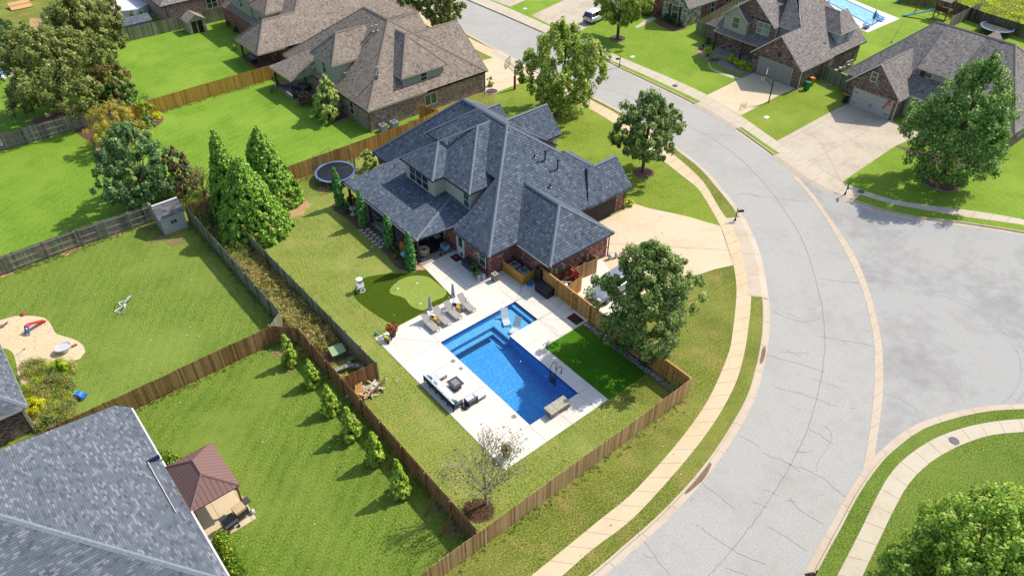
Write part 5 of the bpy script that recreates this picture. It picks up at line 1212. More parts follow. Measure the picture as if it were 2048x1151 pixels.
# putting green
PG = [(795.6, 651), (773, 642), (737, 619), (711, 597), (708, 586), (712, 570), (726, 557), (748, 551), (773, 547.5), (800, 547), (820, 545.7), (838, 541), (852, 536)]
cur = smooth_line(P2(PG), .3)
g = MB(); g.sheet(cur+[(4.05, 3.78), (-1.5, 3.78)][0:0]+[(4.42, 8.4), (4.02, 3.8)], .012, 'fake_turf_dark'); struct(g, 'putting_green')
lg = smooth_line(P2([(779, 580), (787.6, 569), (803, 558), (817, 553), (832, 551), (846, 551.5), (857, 554), (868, 561), (880, 571), (891.6, 580.4), (893, 587), (888, 594), (876, 599), (864, 604), (859, 611), (855, 617), (849, 620), (842, 620), (830, 616), (820, 609.6), (809.5, 596.8), (798, 592), (787.6, 589.5), (780, 586), (779, 580)]), .25)[:-1]
g = MB(); g.sheet(lg, .02, 'fake_turf_light'); struct(g, 'putting_green')
for i, (px, py, lb) in enumerate(((796, 577, 'leftmost golf flag on the pale putting green'), (834, 566, 'golf flag at the top of the putting green, nearest the slim cypress'), (841, 607, 'golf flag near the lower edge of the putting green'))):
    x, y, _ = at(px, py); t = thing('golf_flag', lb, 'flag', (x, y, .02), group='golf flags on the putting green'); m = MB(); m.cyl((0, 0, 0), (0, 0, .75), .012, .012, 'off_white', 6); m.build('pole', t)
    m = MB(); m.obox((.12, 0, .66), .24, .01, .16, 'white'); m.build('flag', t); m = MB(); m.lathe((0, 0, 0), [(.1, 0), (.1, .01), (.01, .012)], 'white', 12); m.build('cup', t)
m = MB(); m.lathe((0, 0, .0), [(.02, 0), (.05, .04), (.02, .09)], 'white', 8); single(m, 'golf_ball', 'white ball lying on the putting green beside the lower flag', 'ball', at(839, 612)[:2]+(.02,))
g = MB(); g.poly([(6.06, -12.9, .01), (10.3, -12.9, .01), (10.3, -5.75, .01), (6.06, -5.75, .01)], 'fake_turf_side'); struct(g, 'artificial_turf')
# stone edging along the side fence
t = thing('garden_edging', 'scalloped grey stone edging along the cedar fence beside the dark turf', 'edging', (10.6, -11, 0)); m = MB(); y = -6.0; 
while y > -15.8:
    b = .16*math.sin((y+6)*1.9); m.obox((10.38+abs(b)*.5, y, .06), .42, .2, .12, 'stone_block', R(b*60)); y -= .24
m.build('stones', t); g = MB(); g.poly([(10.5, -15.9, .006), (10.82, -15.9, .006), (10.82, -6, .006), (10.5, -6, .006)], 'mulch_bed'); struct(g, 'garden_bed')
g = MB(); g.sheet(smooth_line([(6.2, -13.1), (10.3, -13.0), (10.6, -15.9), (8.2, -16.1), (6.9, -15), (6.2, -13.1)], .4)[:-1], .008, 'bare_earth') if 0 else g.sheet([(6.6, -13.0), (10.3, -12.95), (10.55, -15.9), (8.6, -15.8), (7.4, -14.6)], .008, 'turf_verge'); struct(g, 'lawn')
t = thing('strainer_net', 'pool skimmer net with green rim hung on the inside of the cedar fence', 'net', (10.75, -9.6, 1.0)); m = MB(); m.tube([(-.06, .2, .0), (-.06, -.25, -.1), (-.06, -.3, .15), (-.06, 0, .3), (-.06, .2, .2)], .025, 'green_pale', 6, True); m.build('rim', t); m = MB(); m.tube([(-.06, .2, .1), (-.06, 1.6, .25)], .018, 'light_blue', 6); m.build('pole', t)
# deck boxes, air conditioners etc.
def deckbox(p, sx, sy, h, rz, lb, lid='black'):
    t = thing('storage_box', lb, 'storage box', p, rz); m = MB(); m.box(-sx/2, sx/2, -sy/2, sy/2, 0, h-.08, 'dark_grey' if lid == 'dark_grey' else 'black'); m.build('body', t)
    m = MB(); m.box(-sx/2-.03, sx/2+.03, -sy/2-.03, sy/2+.03, h-.08, h-.02, lid)
    for k in range(6): y = -sy/2+sy*(k+.5)/6; m.box(-sx/2+.04, sx/2-.04, y-sy*.06, y+sy*.06, h-.02, h, 'dark_grey')
    m.build('lid', t)
deckbox((10.45, -.75, .03), .8, 1.6, .72, 0, 'large black deck box standing against the cedar fence')
deckbox((7.65, 6.3, .03), .7, 1.3, .6, 0, 'dark brown deck box against the brick wall below the white door', 'dark_grey')
def ac(p, lb):
    t = thing('air_conditioner', lb, 'air conditioner', p, group='air conditioner units by brick walls'); m = MB(); m.box(-.38, .38, -.38, .38, .08, .85, 'light_grey')
    for i in range(9): m.box(-.39, .39, -.39, .39, .14+i*.075, .16+i*.075, 'mid_grey')
    m.build('body', t); m = MB(); m.lathe((0, 0, .86), [(.34, 0), (.34, .02), (.3, .025), (.01, .03)], 'dark_grey', 20); m.torus((0, 0, .885), .3, .02, 'light_grey'); m.torus((0, 0, .885), .15, .012, 'light_grey', 14, 4); m.build('fan_grille', t); m = MB(); m.box(-.45, .45, -.45, .45, 0, .08, 'light_grey'); m.build('pad', t)
ac((10.35, 3.15, .03), 'air conditioner behind the slat screen, nearer the inner brick corner'); ac((10.45, 1.95, .03), 'air conditioner behind the slat screen, nearer the black smoker')
ac((*at(767, 262)[:2], 0), 'left air conditioner beside the pinkish brick wall'); ac((*at(789, 256)[:2], 0), 'right air conditioner beside the pinkish brick wall')
t = thing('smoker', 'tall black smoker grill against the brick wall beside the slat screen', 'smoker', (10.95, .45, .03)); m = MB(); m.box(-.25, .25, -.35, .35, .5, 1.75, 'black'); m.build('cabinet', t); m = MB(); [m.box(x-.03, x+.03, y-.03, y+.03, 0, .5, 'black') for x in (-.22, .22) for y in (-.3, .3)]; m.build('stand', t); m = MB(); m.cyl((0, 0, 1.75), (0, 0, 2.05), .06, .06, 'red', 8); m.build('chimney', t)
m = MB(); m.box(-.25, .25, -.2, .2, 0, .4, 'black'); m.box(-.2, .2, -.15, .15, .4, .46, 'dark_grey'); single(m, 'crate', 'black crate on the deck at the foot of the smoker', 'crate', (10.7, .2, .03))
m = MB(); m.lathe((0, 0, 0), [(.2, 0), (.26, .12), (.2, .16), (.02, .18)], 'blue', 14); single(m, 'water_toy', 'round bright blue toy on the deck by the end of the slat screen', 'toy', (10.15, .85, .03))
m = MB(); m.lathe((0, 0, 0), [(.16, 0), (.2, .1), (.02, .2)], 'green_pale', 12); m.torus((0, 0, .15), .17, .04, 'green_plastic'); single(m, 'water_toy', 'small green toy behind the round blue one', 'toy', (10.6, 1.0, .03))
t = thing('trash_bin', 'square brown bin with pale lid at the corner of the brick wall', 'bin', (8.25, 3.3, .03)); m = MB(); m.box(-.25, .25, -.25, .25, 0, .72, 'taupe_dark'); m.build('body', t); m = MB(); m.box(-.26, .26, -.26, .26, .72, .76, 'taupe'); m.box(-.1, .1, -.08, .08, .76, .775, 'dark_grey'); m.build('lid', t)
def urn(p, lb, s_=1.0):
    m = MB(); m.lathe((0, 0, 0), [(.14*s_, 0), (.14*s_, .05), (.05*s_, .12), (.06*s_, .22), (.17*s_, .42), (.19*s_, .5), (.15*s_, .5), (.01, .44)], 'off_white', 14); single(m, 'garden_urn', lb, 'urn', p, group='white urns')
urn((7.15, 4.15, .03), 'left white urn by the brick corner'); urn((7.55, 4.0, .03), 'right white urn by the brick corner')
plant_in_pot('potted_plant', (7.45, 5.2, .03), .25, .45, 'black', 'leaf_shrub', .42, .8, 'tall potted shrub between the brown box and the window'); plant_in_pot('potted_plant', (7.2, 4.65, .03), .18, .25, 'light_blue', 'leaf_green', .25, .35, 'low plant in a blue-grey pot beside the white urns')
m = MB(); m.box(-.4, .4, -.5, .5, 0, .015, 'doormat'); single(m, 'doormat', 'dark brown doormat at the white door', 'doormat', (7.55, 8.05, .035)); m = MB(); m.obox((0, 0, .05), .1, .28, .08, 'hot_pink'); single(m, 'sandals', 'hot pink sandals on the doormat by the white door', 'sandals', (7.5, 8.1, .05), R(20))
m = MB(); m.box(-.45, .45, -.6, .6, 0, .015, 'doormat'); single(m, 'doormat', 'dark brown mat on the deck at the fence gate', 'doormat', (10.2, -4.9, .035))
t = thing('cooler', 'blue-grey cooler on a black stand by the patio corner', 'cooler', (7.35, 9.5, .03)); m = MB(); m.box(-.28, .28, -.35, .35, .35, .8, 'light_blue'); m.build('body', t); m = MB(); m.box(-.3, .3, -.37, .37, .8, .86, 'taupe_dark'); m.build('lid', t); m = MB(); [m.box(x-.02, x+.02, y-.02, y+.02, 0, .35, 'black') for x in (-.25, .25) for y in (-.32, .32)]; m.build('stand', t)
m = MB(); m.lathe((0, 0, 0), [(.16, 0), (.16, .04), (.02, .06), (.02, .6), (.03, .62)], 'dark_grey', 12); single(m, 'floor_stand', 'small round dark stand in front of the cooler', 'stand', (6.7, 9.3, .03))
m = MB(); m.torus((0, 0, .17), .38, .17, 'stone', 24, 10); m.torus((.02, 0, .5), .36, .17, 'tan_cover', 24, 10); single(m, 'swim_ring', 'two stacked tan swim rings under the patio roof', 'swim rings', (5.6, 10.4, .05))
m = MB(); m.box(-1.2, 1.2, -1.6, 1.6, 0, .012, 'rug_dark'); single(m, 'rug', 'dark rug under the covered patio roof', 'rug', (5.9, 11.6, .035))
t = thing('barbecue', 'black barbecue grill with chrome lid by the brick wall under the patio roof', 'barbecue', (7.4, 11.0, .03)); m = MB(); m.box(-.3, .3, -.7, .7, 0, .85, 'black'); m.build('cabinet', t); m = MB(); m.cyl((0, -.4, .95), (0, .4, .95), .25, .25, 'metal_bright', 14); m.build('lid', t)
m = MB(); m.box(-.35, .35, -.6, .6, .03, .75, 'wood_stain'); single(m, 'wooden_table', 'low brown table under the patio roof beside the corner post', 'table', (5.2, 12.3, .03))
t = thing('folding_table', 'grey-white tabletop leaning against the patio posts', 'table', (4.4, 15.3, .0)); m = MB(); m.obox((0, 0, .45), .05, 1.9, .95, 'light_grey', ry=R(-40)); m.obox((-.02, 0, .47), .05, 1.9, .03, 'dark_grey', ry=R(-40)); m.build('top', t)
m = MB(); m.obox((0, 0, .3), .5, 2.0, .05, 'light_grey', ry=R(20)); m.box(-.2, .2, -.9, .9, 0, .3, 'dark_grey'); single(m, 'bench', 'long grey bench on the patio behind the slim cypresses', 'bench', (5.3, 18.4, .03))
t = thing('lawn_chair', 'red plastic lawn chair on the covered patio beside the corner post', 'chair', (4.9, 20.9, .03), R(30)); m = MB(); m.box(-.25, .25, -.25, .25, .35, .4, 'terracotta'); m.build('seat', t); m = MB(); m.obox((0, .3, .7), .5, .05, .7, 'terracotta', rx=R(-15)); m.build('backrest', t); m = MB(); [m.box(x-.03, x+.03, y-.03, y+.03, 0, .35, 'terracotta') for x in (-.23, .23) for y in (-.23, .23)]; m.build('leg', t)
m = MB(); m.lathe((0, 0, 0), [(.28, 0), (.25, .1), (.08, .18), (.09, .5), (.3, .68), (.32, .74), (.02, .7)], 'off_white', 16); m.lathe((0, 0, .7), [(.05, 0), (.12, .15), (.05, .3)], 'teal', 10); single(m, 'birdbath', 'white pedestal birdbath with a teal figure by the slim cypresses', 'birdbath', (3.9, 20.2, 0))
m = MB(); m.lathe((0, 0, 0), [(.1, 0), (.3, .2), (.28, .6), (.2, 1.0), (.02, 1.1)], 'orange', 12); single(m, 'pool_float', 'orange inflatable float standing by the patio edge', 'pool float', (4.35, 12.0, .03))
m = MB(); m.lathe((0, 0, .25), [(.02, 0), (.35, .1), (.45, .3), (.3, .5), (.02, .6)], 'light_blue', 12, 1, 1.3); m.lathe((.25, -.3, .3), [(.02, 0), (.2, .1), (.22, .3), (.02, .4)], 'pink', 10); m.lathe((-.1, -.4, .2), [(.02, 0), (.2, .15), (.02, .4)], 'white', 10); single(m, 'pool_float', 'pink and white inflatable float beside the nearest slim cypress', 'pool float', (3.95, 10.9, 0))
m = MB(); m.lathe((0, 0, 0), [(.02, 0), (.2, .05), (.2, .2), (.02, .26)], 'orange', 10, 1.5, 1); single(m, 'pool_float', 'small deflated orange float on the mulch', 'pool float', (3.4, 11.6, 0.02))
m = MB(); m.cyl((0, 0, .03), (1.4, .35, .05), .025, .025, 'plank_white', 6); m.obox((1.45, .38, .06), .3, .25, .08, 'light_blue'); single(m, 'pool_brush', 'pale pole with a light blue brush lying on the grass by the bed', 'brush', (2.3, 14.4, 0), R(0))
# planting bed by the covered patio
bed = smooth_line([(4.3, 22.9), (3.2, 23.1), (2.8, 22.0), (3.0, 19.8), (2.95, 16.5), (2.9, 13.0), (2.6, 10.6), (2.9, 9.6), (4.3, 8.6), (4.35, 12), (4.35, 18), (4.3, 22.9)], .4)[:-1]
g = MB(); g.sheet(bed, .009, 'mulch_bed'); struct(g, 'garden_bed')
g = MB(); g.sheet([(3.4, 9.2), (4.35, 8.45), (4.4, 9.1), (4.0, 9.7)], .014, 'gravel_pink'); struct(g, 'garden_bed')
t = thing('stepping_stones', 'flat tan stepping stones in the bed along the patio', 'stepping stones', (3.5, 15.7, 0)); m = MB()
for i in range(13): m.prism([(3.1+(i % 2)*.55+.24*math.cos(a)*1.1, 13.9+i*.29+.2*math.sin(a)) for a in np.linspace(0, 5.3, 6)+i], .009, .03, 'wood_pale' if 0 else 'walk_pale')
m.build('stone', t)
# trampoline
def trampoline(p, r, lb, net=True, pad='rim_blue', grp='trampolines'):
    t = thing('trampoline', lb, 'trampoline', p, group=grp); m = MB(); m.lathe((0, 0, .86), [(r*.92, 0), (.01, .01)], 'black', 32); m.build('mat', t)
    m = MB(); vs = []; n = 32
    for rr, z in ((r, .86), (r, .93), (r*.88, .93), (r*.88, .88)): vs += [(rr*math.cos(2*math.pi*k/n), rr*math.sin(2*math.pi*k/n), z) for k in range(n)]
    m.faces(vs, [(a*n+k, a*n+(k+1) % n, (a+1)*n+(k+1) % n, (a+1)*n+k) for a in range(3) for k in range(n)], pad); m.build('pad', t)
    for k in range(4): a = k*math.pi/2+.4; m = MB(); m.tube([(r*.95*math.cos(a-.25), r*.95*math.sin(a-.25), .86), (r*.98*math.cos(a-.25), r*.98*math.sin(a-.25), .03), (r*.98*math.cos(a+.25), r*.98*math.sin(a+.25), .03), (r*.95*math.cos(a+.25), r*.95*math.sin(a+.25), .86)], .025, 'metal_bright', 6); m.build('leg', t)
    if net:
        for k in range(6): a = k*math.pi/3+.2; m = MB(); m.tube([(r*1.02*math.cos(a), r*1.02*math.sin(a), .3), (r*1.02*math.cos(a), r*1.02*math.sin(a), 2.6)], .025, 'dark_grey', 6); m.build('net_pole', t)
        m = MB(); N = 60
        for k in range(N): a = k*2*math.pi/N; sag = .22*abs(math.sin(3*(a-.2))); m.beam((r*math.cos(a), r*math.sin(a), .93), (r*math.cos(a), r*math.sin(a), 2.55-sag), .012, .012, 'black')
        for z in np.linspace(1.1, 2.2, 6): m.tube([(r*math.cos(2*math.pi*k/30), r*math.sin(2*math.pi*k/30), z) for k in range(30)], .007, 'black', 4, True)
        m.tube([(r*math.cos(2*math.pi*k/36), r*math.sin(2*math.pi*k/36), 2.55-.22*abs(math.sin(3*(2*math.pi*k/36-.2)))) for k in range(36)], .014, 'dark_grey', 4, True); m.build('net', t)
trampoline((5.9, 27.0, 0), 2.15, 'round blue-rimmed trampoline behind the covered patio, near the brown fence')
trampoline((*at(1990, 66)[:2], 0), 2.3, 'netted trampoline behind the right-hand house by the meadow fence')
# pool pump gear
t = thing('pool_pump', 'pool pump and filter with white pipes in the cedar pen', 'pump', (12.2, -1.4, 0)); m = MB(); m.lathe((12.1, -1.6, 0), [(.26, 0), (.28, .5), (.2, .7), (.02, .78)], 'metal_bright', 16); m.build('filter_tank', t)
m = MB(); m.tube([(11.5, -1.2, .1), (11.5, -1.2, 1.0), (12.4, -2.0, 1.0), (12.4, -2.0, .1)], .05, 'off_white', 8); m.tube([(11.7, -.8, .3), (12.9, -1.5, .35)], .05, 'off_white', 8); m.build('pipe', t); m = MB(); m.obox((12.8, -1.1, .25), .5, .3, .35, 'black'); m.cyl((11.6, -.9, .2), (11.9, -1.1, .2), .14, .14, 'dark_grey', 10); m.build('motor', t)
m = MB(); m.lathe((0, 0, 0), [(.03, 0), (.03, .9), (.22, 1.0), (.2, 1.06), (.01, 1.08)], 'wood_stain', 12); m.lathe((0, 0, .3), [(.22, 0), (.25, .15), (.02, .2)], 'tan_cover', 12); single(m, 'plant_stand', 'brown two-tier stand beside the pump, against the brick wall', 'stand', (13.0, -.85, 0))
rnd_mat('red_cloth', [D('d2251a'), D('e8402a'), D('f0d8cc'), D('c41c14')])
m = MB()
for i in range(6):
    for j in range(6): m.obox((.02+.03*math.sin(i*2.+j), -.55+.2*i, .55+.17*j), .07, .21, .18, 'red_cloth', R(random.uniform(-20, 20)), rnd=random.random())
single(m, 'towel', 'red and white patterned towel hung inside the pool equipment pen', 'towel', (13.05, -1.75, .15))
for (x, y, lb) in ((16.1, -1.0, 'left silver can by the garage corner'), (16.7, -1.2, 'right silver can by the garage corner')): m = MB(); m.lathe((0, 0, 0), [(.14, 0), (.16, .55), (.13, .57), (.02, .6)], 'metal_bright', 12); single(m, 'metal_can', lb, 'can', (x+2.1, y, 0), group='silver cans by the garage corner')
m = MB(); m.obox((0, 0, .45), .5, .5, .9, 'black'); m.obox((0, 0, .93), .55, .55, .08, 'dark_grey'); single(m, 'trash_bin', 'black bin inside the pen against the brick garage wall', 'bin', (15.3, -.95, 0))
g = MB(); g.poly([(11.1, -8.3, .014), (15.2, -8.3, .014), (17.6, -.4, .014), (11.1, -.4, .014)], 'deck'); struct(g, 'parking_pad')
for p, lb in ((at(906, 722), 'square pale drain cover beside the left pool edge'), (at(1028, 833), 'square pale drain cover beside the bottom of the pool')): m = MB(); m.box(-.16, .16, -.16, .16, 0, .012, 'mid_grey'); single(m, 'drain_cover', lb, 'drain cover', (p[0], p[1], .031), group='drain covers in the deck')
m = MB(); m.lathe((0, 0, 0), [(.16, 0), (.16, .012), (.01, .014)], 'mid_grey', 14); p = at(922, 737); single(m, 'drain_cover', 'round grey drain cover near the sofa', 'drain cover', (p[0], p[1], .031), group='drain covers in the deck')
# end of the brush strip
m = MB(); m.box(-.55, .55, -.48, .48, 0, .55, 'green_metal'); m.slab([(-.57, -.5, .55), (.57, -.5, .55), (.57, .5, .68), (-.57, .5, .68)], .05, 'green_pale', 'green_metal'); single(m, 'utility_box', 'pale green electrical utility box in the brush strip between the fences', 'utility box', (-7.0, 4.0, 0), R(-8))
g = MB(); g.poly([(-8.5, .1, .012), (-6.1, .0, .012), (-6.1, 3.2, .012), (-8.5, 3.2, .012)], 'turf_corner'); struct(g, 'lawn')
m = MB()
for i in range(26): a = R(random.choice((20, 25, 160, 100))+random.uniform(-25, 25)); m.obox((random.uniform(-.9, .9), random.uniform(-.35, .45), .08+.03*i*.5), random.uniform(.8, 1.9), random.uniform(.08, .16), .04, random.choice(['plank_white', 'wood_pale', 'taupe', 'soil', 'plank_white', 'bark']), a, R(random.uniform(-8, 8)))
for i in range(3): m.obox((-1.0+i*.22, .1, .45), .16, 1.5, .04, 'wood_new', R(-35), R(20))
single(m, 'lumber_pile', 'heap of scrap boards and roots on the grass outside the end fence', 'lumber pile', (-7.2, -.95, 0))
m = MB(); pts = [(-1.6, .9, .08), (-.9, 1.0, .3), (0, .8, .35), (.6, .3, .3), (.8, -.6, .1)]
for i in range(4): m.beam(pts[i], pts[i+1], .38, .06, 'stone_block')
single(m, 'edging_roll', 'long curved grey strip of edging lying in the fenced end of the brush strip', 'edging', (-7.1, 1.3, .1))
m = MB()
for i in range(5): m.obox((random.uniform(-.3, .3), random.uniform(-.3, .3), .06+.04*i), .9, .12, .04, 'wood_pale', R(random.uniform(20, 130)))
single(m, 'board_pile', 'small pile of fresh short boards on the turf between the fences', 'boards', (-7.4, 1.2, 0))
m = MB(); m.lathe((0, 0, 0), [(.16, 0), (.18, .4), (.02, .42)], 'green_metal', 12); single(m, 'bucket', 'grey-green bucket beside the fence in the end of the brush strip', 'bucket', (-6.5, 2.6, 0))
m = MB(); m.lathe((0, 0, 0), [(.1, 0), (.16, .12), (.1, .22), (.02, .24)], 'off_white', 10); single(m, 'ball', 'pale ball next to the grey-green bucket', 'ball', (-6.8, 2.6, 0))
m = MB(); m.obox((0, 0, .1), .18, .5, .18, 'wood_new', R(20)); single(m, 'log', 'short orange log lying on the turf between the fences', 'log', (-8.1, 1.9, 0))
# ================================================================ left garden
pit = smooth_line(P2([(-60, 655), (0, 640), (30, 632), (60, 631), (90, 636), (104, 652), (112, 667), (128, 672), (150, 679), (167, 691), (171, 703), (160, 717), (148, 721), (120, 760), (90, 775), (42, 764), (20, 700), (-60, 700)]), .5)
g = MB(); g.sheet(pit, .012, 'play_con'); struct(g, 'patio')
t = thing('toy_slide', 'red and blue toy slide on the curved patio at the far left', 'toy slide', (-24.8, 22.3, 0), R(-60)); m = MB(); m.slab([(-.2, .1, .75), (.2, .1, .75), (.2, 1.3, .12), (-.2, 1.3, .12)], .06, 'red', 'red'); m.box(-.22, .22, -.2, .1, .7, .76, 'hot_pink'); m.build('chute', t); m = MB(); [m.beam((x, -.2, .75), (x, -.5, 0), .07, .07, 'blue') for x in (-.2, .2)]; [m.box(-.2, .2, -.45+.1*k, -.38+.1*k, .15+.22*k, .2+.22*k, 'blue') for k in range(3)]; m.build('ladder', t)
m = MB(); m.lathe((0, 0, .35), [(.55, 0), (.6, .12), (.6, .16), (.5, .17), (.45, .1), (.01, .1)], 'off_white', 20, 1.1, .9); m.lathe((0, 0, 0), [(.3, 0), (.3, .35)], 'white', 14); m.obox((.75, .1, .05), .4, .2, .1, 'terracotta'); single(m, 'water_table', 'round white play tub on the rounded end of the left patio', 'play tub', (-23.4, 18.2, 0))
m = MB(); m.tube([(0, 0, .1), (.5, .2, .15)], .05, 'dark_grey', 6); m.obox((0, 0, .12), .25, .2, .2, 'mid_grey'); single(m, 'toy_bike', 'small grey toy vehicle on the patio at the left edge', 'toy', (*at(5, 654)[:2], .01))
m = MB(); m.tube([(0, 0, .03), (.6, .3, .03)], .03, 'light_blue', 6); m.obox((.65, .33, .05), .15, .08, .06, 'red'); single(m, 'toy_bat', 'thin pale blue toy bat lying on the left patio', 'toy bat', (*at(33, 711)[:2], .02))
m = MB(); m.lathe((0, 0, 0), [(.2, 0), (.24, .1), (.14, .2), (.02, .22)], 'terracotta', 9); single(m, 'rock', 'brown rock on the grass at the top edge of the left patio', 'rock', (*at(47, 629)[:2], 0))
t = thing('toy_car', 'blue ride-on toy car with a black push handle on the left lawn', 'toy car', (-23.9, 12.3, 0), R(38)); m = MB(); m.box(-.25, .25, -.45, .45, .12, .34, 'blue'); m.box(-.2, .2, -.2, .3, .34, .5, 'light_blue'); m.box(-.18, .18, -.12, .22, .44, .505, 'blue'); m.build('body', t)
for x in (-.25, .25):
    for y in (-.3, .3): m = MB(); m.cyl((x-.03, y, .1), (x+.03, y, .1), .1, .1, 'off_white', 10); m.build('wheel', t)
m = MB(); m.tube([(0, .4, .4), (0, .75, .95), (-.12, .8, 1.0), (.12, .8, 1.0)], .03, 'black', 6); m.build('handle', t)
t = thing('rebound_net', 'pair of white hooped ball nets standing on the left lawn', 'ball net', (-18.1, 20.6, 0), R(-35)); m = MB()
for s_ in (1, -1): m.tube([(0, .0, .05), (.35, .45*s_, .55), (.55, .75*s_, .55), (.3, .95*s_, .05), (-.55, .55*s_, .03), (-.3, .2*s_, .03)], .045, 'white', 6, True)
m.build('frame', t); m = MB(); m.lathe((.1, .1, .02), [(.05, 0), (.13, .1), (.05, .2)], 'white', 10); m.build('ball', t); m = MB(); m.tube([(-.6, .55, .03), (-.75, .2, .03), (-.6, -.55, .03)], .02, 'black', 5); m.build('strap', t)
m = MB(); m.box(-.2, .2, -.3, .3, 0, .5, 'off_white'); m.lathe((0, 0, .5), [(.25, 0), (.28, .06), (.02, .08)], 'mid_grey', 12); single(m, 'hose_reel', 'pale hose reel against the brown brick wall at the left edge', 'hose reel', (*at(50, 860)[:2], 0))
# grills on the gazebo pad
t = thing('barbecue', 'open black grill with a warming shelf on the gazebo pad', 'barbecue', (-19.75, -5.2, .06), R(8)); m = MB(); m.box(-.5, .3, -.28, .28, .3, .9, 'black'); m.box(-.55, -.1, .0, .3, .9, 1.15, 'dark_grey'); m.build('cabinet', t); m = MB(); m.box(-.55, .35, -.5, -.28, .78, .82, 'dark_grey'); m.build('side_shelf', t); m = MB(); [m.cyl((x-.03, -.3, .12), (x+.03, -.3, .12), .12, .12, 'rubber', 10) for x in (-.45, .3)]; m.build('wheel', t)
t = thing('barbecue', 'covered griddle with a tan lid and black side shelf on the gazebo pad', 'barbecue', (-18.95, -4.95, .06), R(8)); m = MB(); m.box(-.4, .4, -.28, .28, .3, .85, 'black'); m.build('cabinet', t); m = MB(); m.prism([(-.42, -.3), (.3, -.3), (.3, .34), (-.42, .34)], .85, 1.05, 'tan_cover'); m.build('lid', t); m = MB(); m.box(.32, .8, -.05, .5, .85, .89, 'dark_grey'); m.build('side_shelf', t)
m = MB(); m.lathe((0, 0, 0), [(.12, 0), (.15, .06), (.15, .3), (.1, .4), (.04, .42), (.04, .48)], 'off_white', 14); single(m, 'propane_tank', 'white propane tank on the grass beside the tan-lidded griddle', 'propane tank', (-18.35, -5.1, 0), smooth=True)
# ================================================================ street things
def mailbox(px, py, rz, lb, lamp=False):
    t = thing('mailbox', lb, 'mailbox', (*at(px, py)[:2], 0), rz, 'black mailboxes along the kerb'); m = MB(); m.cyl((0, 0, 0), (0, 0, 1.35), .045, .045, 'black', 8); m.lathe((0, 0, 0), [(.1, 0), (.1, .2), (.05, .28)], 'black', 10); m.lathe((0, 0, 1.35), [(.06, 0), (.02, .12), (.01, .2)], 'black', 8); m.build('post', t)
    m = MB(); m.tube([(0, 0, .8), (.25, 0, .95)], .02, 'black', 6); m.beam((0, 0, 1.0), (.6, 0, 1.0), .05, .03, 'black'); m.build('bracket', t)
    m = MB(); prof = [(math.cos(a)*.09, 1.14+math.sin(a)*.09) for a in np.linspace(0, math.pi, 7)]; pr_ = [(.09, 1.02)]+prof+[(-.09, 1.02)]; vs = [(x, p[0], p[1]) for x in (.12, .65) for p in pr_]; n = len(pr_); m.faces(vs, [tuple(range(n)), tuple(range(2*n-1, n-1, -1))]+[(i, i+n, (i+1) % n+n, (i+1) % n) for i in range(n)], 'black_gloss'); m.build('box', t)
    m = MB(); m.obox((.4, .1, 1.2), .04, .02, .2, 'red'); m.build('flag', t)
    return t
mailbox(1470, 441, R(-35), 'black mailbox on the verge opposite the cul-de-sac, left of the curve'); mailbox(1239, 133, R(160), 'black double mailbox on the upper verge by the brown brick house'); mailbox(1690, 389, R(210), 'black mailbox at the kerb below the tall dark green tree'); mailbox(1622, 1165, R(150), 'black mailbox at the bottom edge beside the corner lawn')
def hoop(px, py, rz, lb, red=False):
    t = thing('basketball_hoop', lb, 'basketball hoop', (*at(px, py)[:2], 0), rz, 'driveway basketball hoops'); m = MB(); m.box(-.07, .07, -.07, .07, 0, 2.95, 'black')
    m.build('pole', t)
    if red: m = MB(); m.box(-.12, .1, -.12, .12, 0, 1.75, 'red'); m.box(.0, .13, -.13, .13, 0, 1.75, 'black'); m.build('pole_pad', t)
    m = MB(); [m.beam((0, y, 2.2), (.95, y, 2.95), .04, .04, 'black') for y in (-.15, .15)]; [m.beam((0, y, 2.85), (.95, y, 3.5), .04, .04, 'black') for y in (-.15, .15)]; m.build('arm', t)
    m = MB()
    for y in (-.85, .85): m.box(.95, 1.0, y-.03, y+.03, 2.85, 3.85, 'black')
    for z in (2.85, 3.85): m.box(.95, 1.0, -.88, .88, z-.03, z+.03, 'black' if red else 'light_grey')
    for y in (-.28, .28): m.box(.96, .99, y-.025, y+.025, 2.88, 3.82, 'black')
    m.box(.96, .99, -.28, .28, 3.3, 3.34, 'black'); m.build('backboard', t)
    m = MB(); m.torus((1.25, 0, 3.05), .23, .018, 'orange', 18, 6); [m.tube([(1.25+.23*math.cos(a), .23*math.sin(a), 3.05), (1.25+.12*math.cos(a+.3), .12*math.sin(a+.3), 2.65)], .012, 'off_white', 4) for a in np.linspace(0, 5.8, 9)]; m.build('rim', t)
hoop(1029.8, 178.6, R(120), 'black basketball hoop with red padded pole on the driveway left of the big maple', True); hoop(1537, 205, R(120), 'clear-backboard basketball hoop on the driveway of the grey garage door')
def bin_(px, py, rz, body, lid, lb):
    t = thing('wheelie_bin', lb, 'wheelie bin', (*at(px, py)[:2], 0), rz, 'wheelie bins by the garages'); m = MB(); lo = [(-.24, -.24), (.24, -.24), (.24, .24), (-.24, .24)]; vs = [(x*.85, y*.85, .05) for x, y in lo]+[(x*1.15, y*1.2, 1.0) for x, y in lo]; m.faces(vs, [(3, 2, 1, 0), (4, 5, 6, 7), (0, 1, 5, 4), (1, 2, 6, 5), (2, 3, 7, 6), (3, 0, 4, 7)], body); m.build('body', t)
    m = MB(); m.slab([(-.3, -.33, 1.03), (.3, -.33, 1.03), (.3, .33, 1.12), (-.3, .33, 1.12)], .05, lid, lid); m.build('lid', t); m = MB(); [m.cyl((x-.03, .25, .1), (x+.03, .25, .1), .1, .1, 'rubber', 10) for x in (-.24, .24)]; m.build('wheel', t)
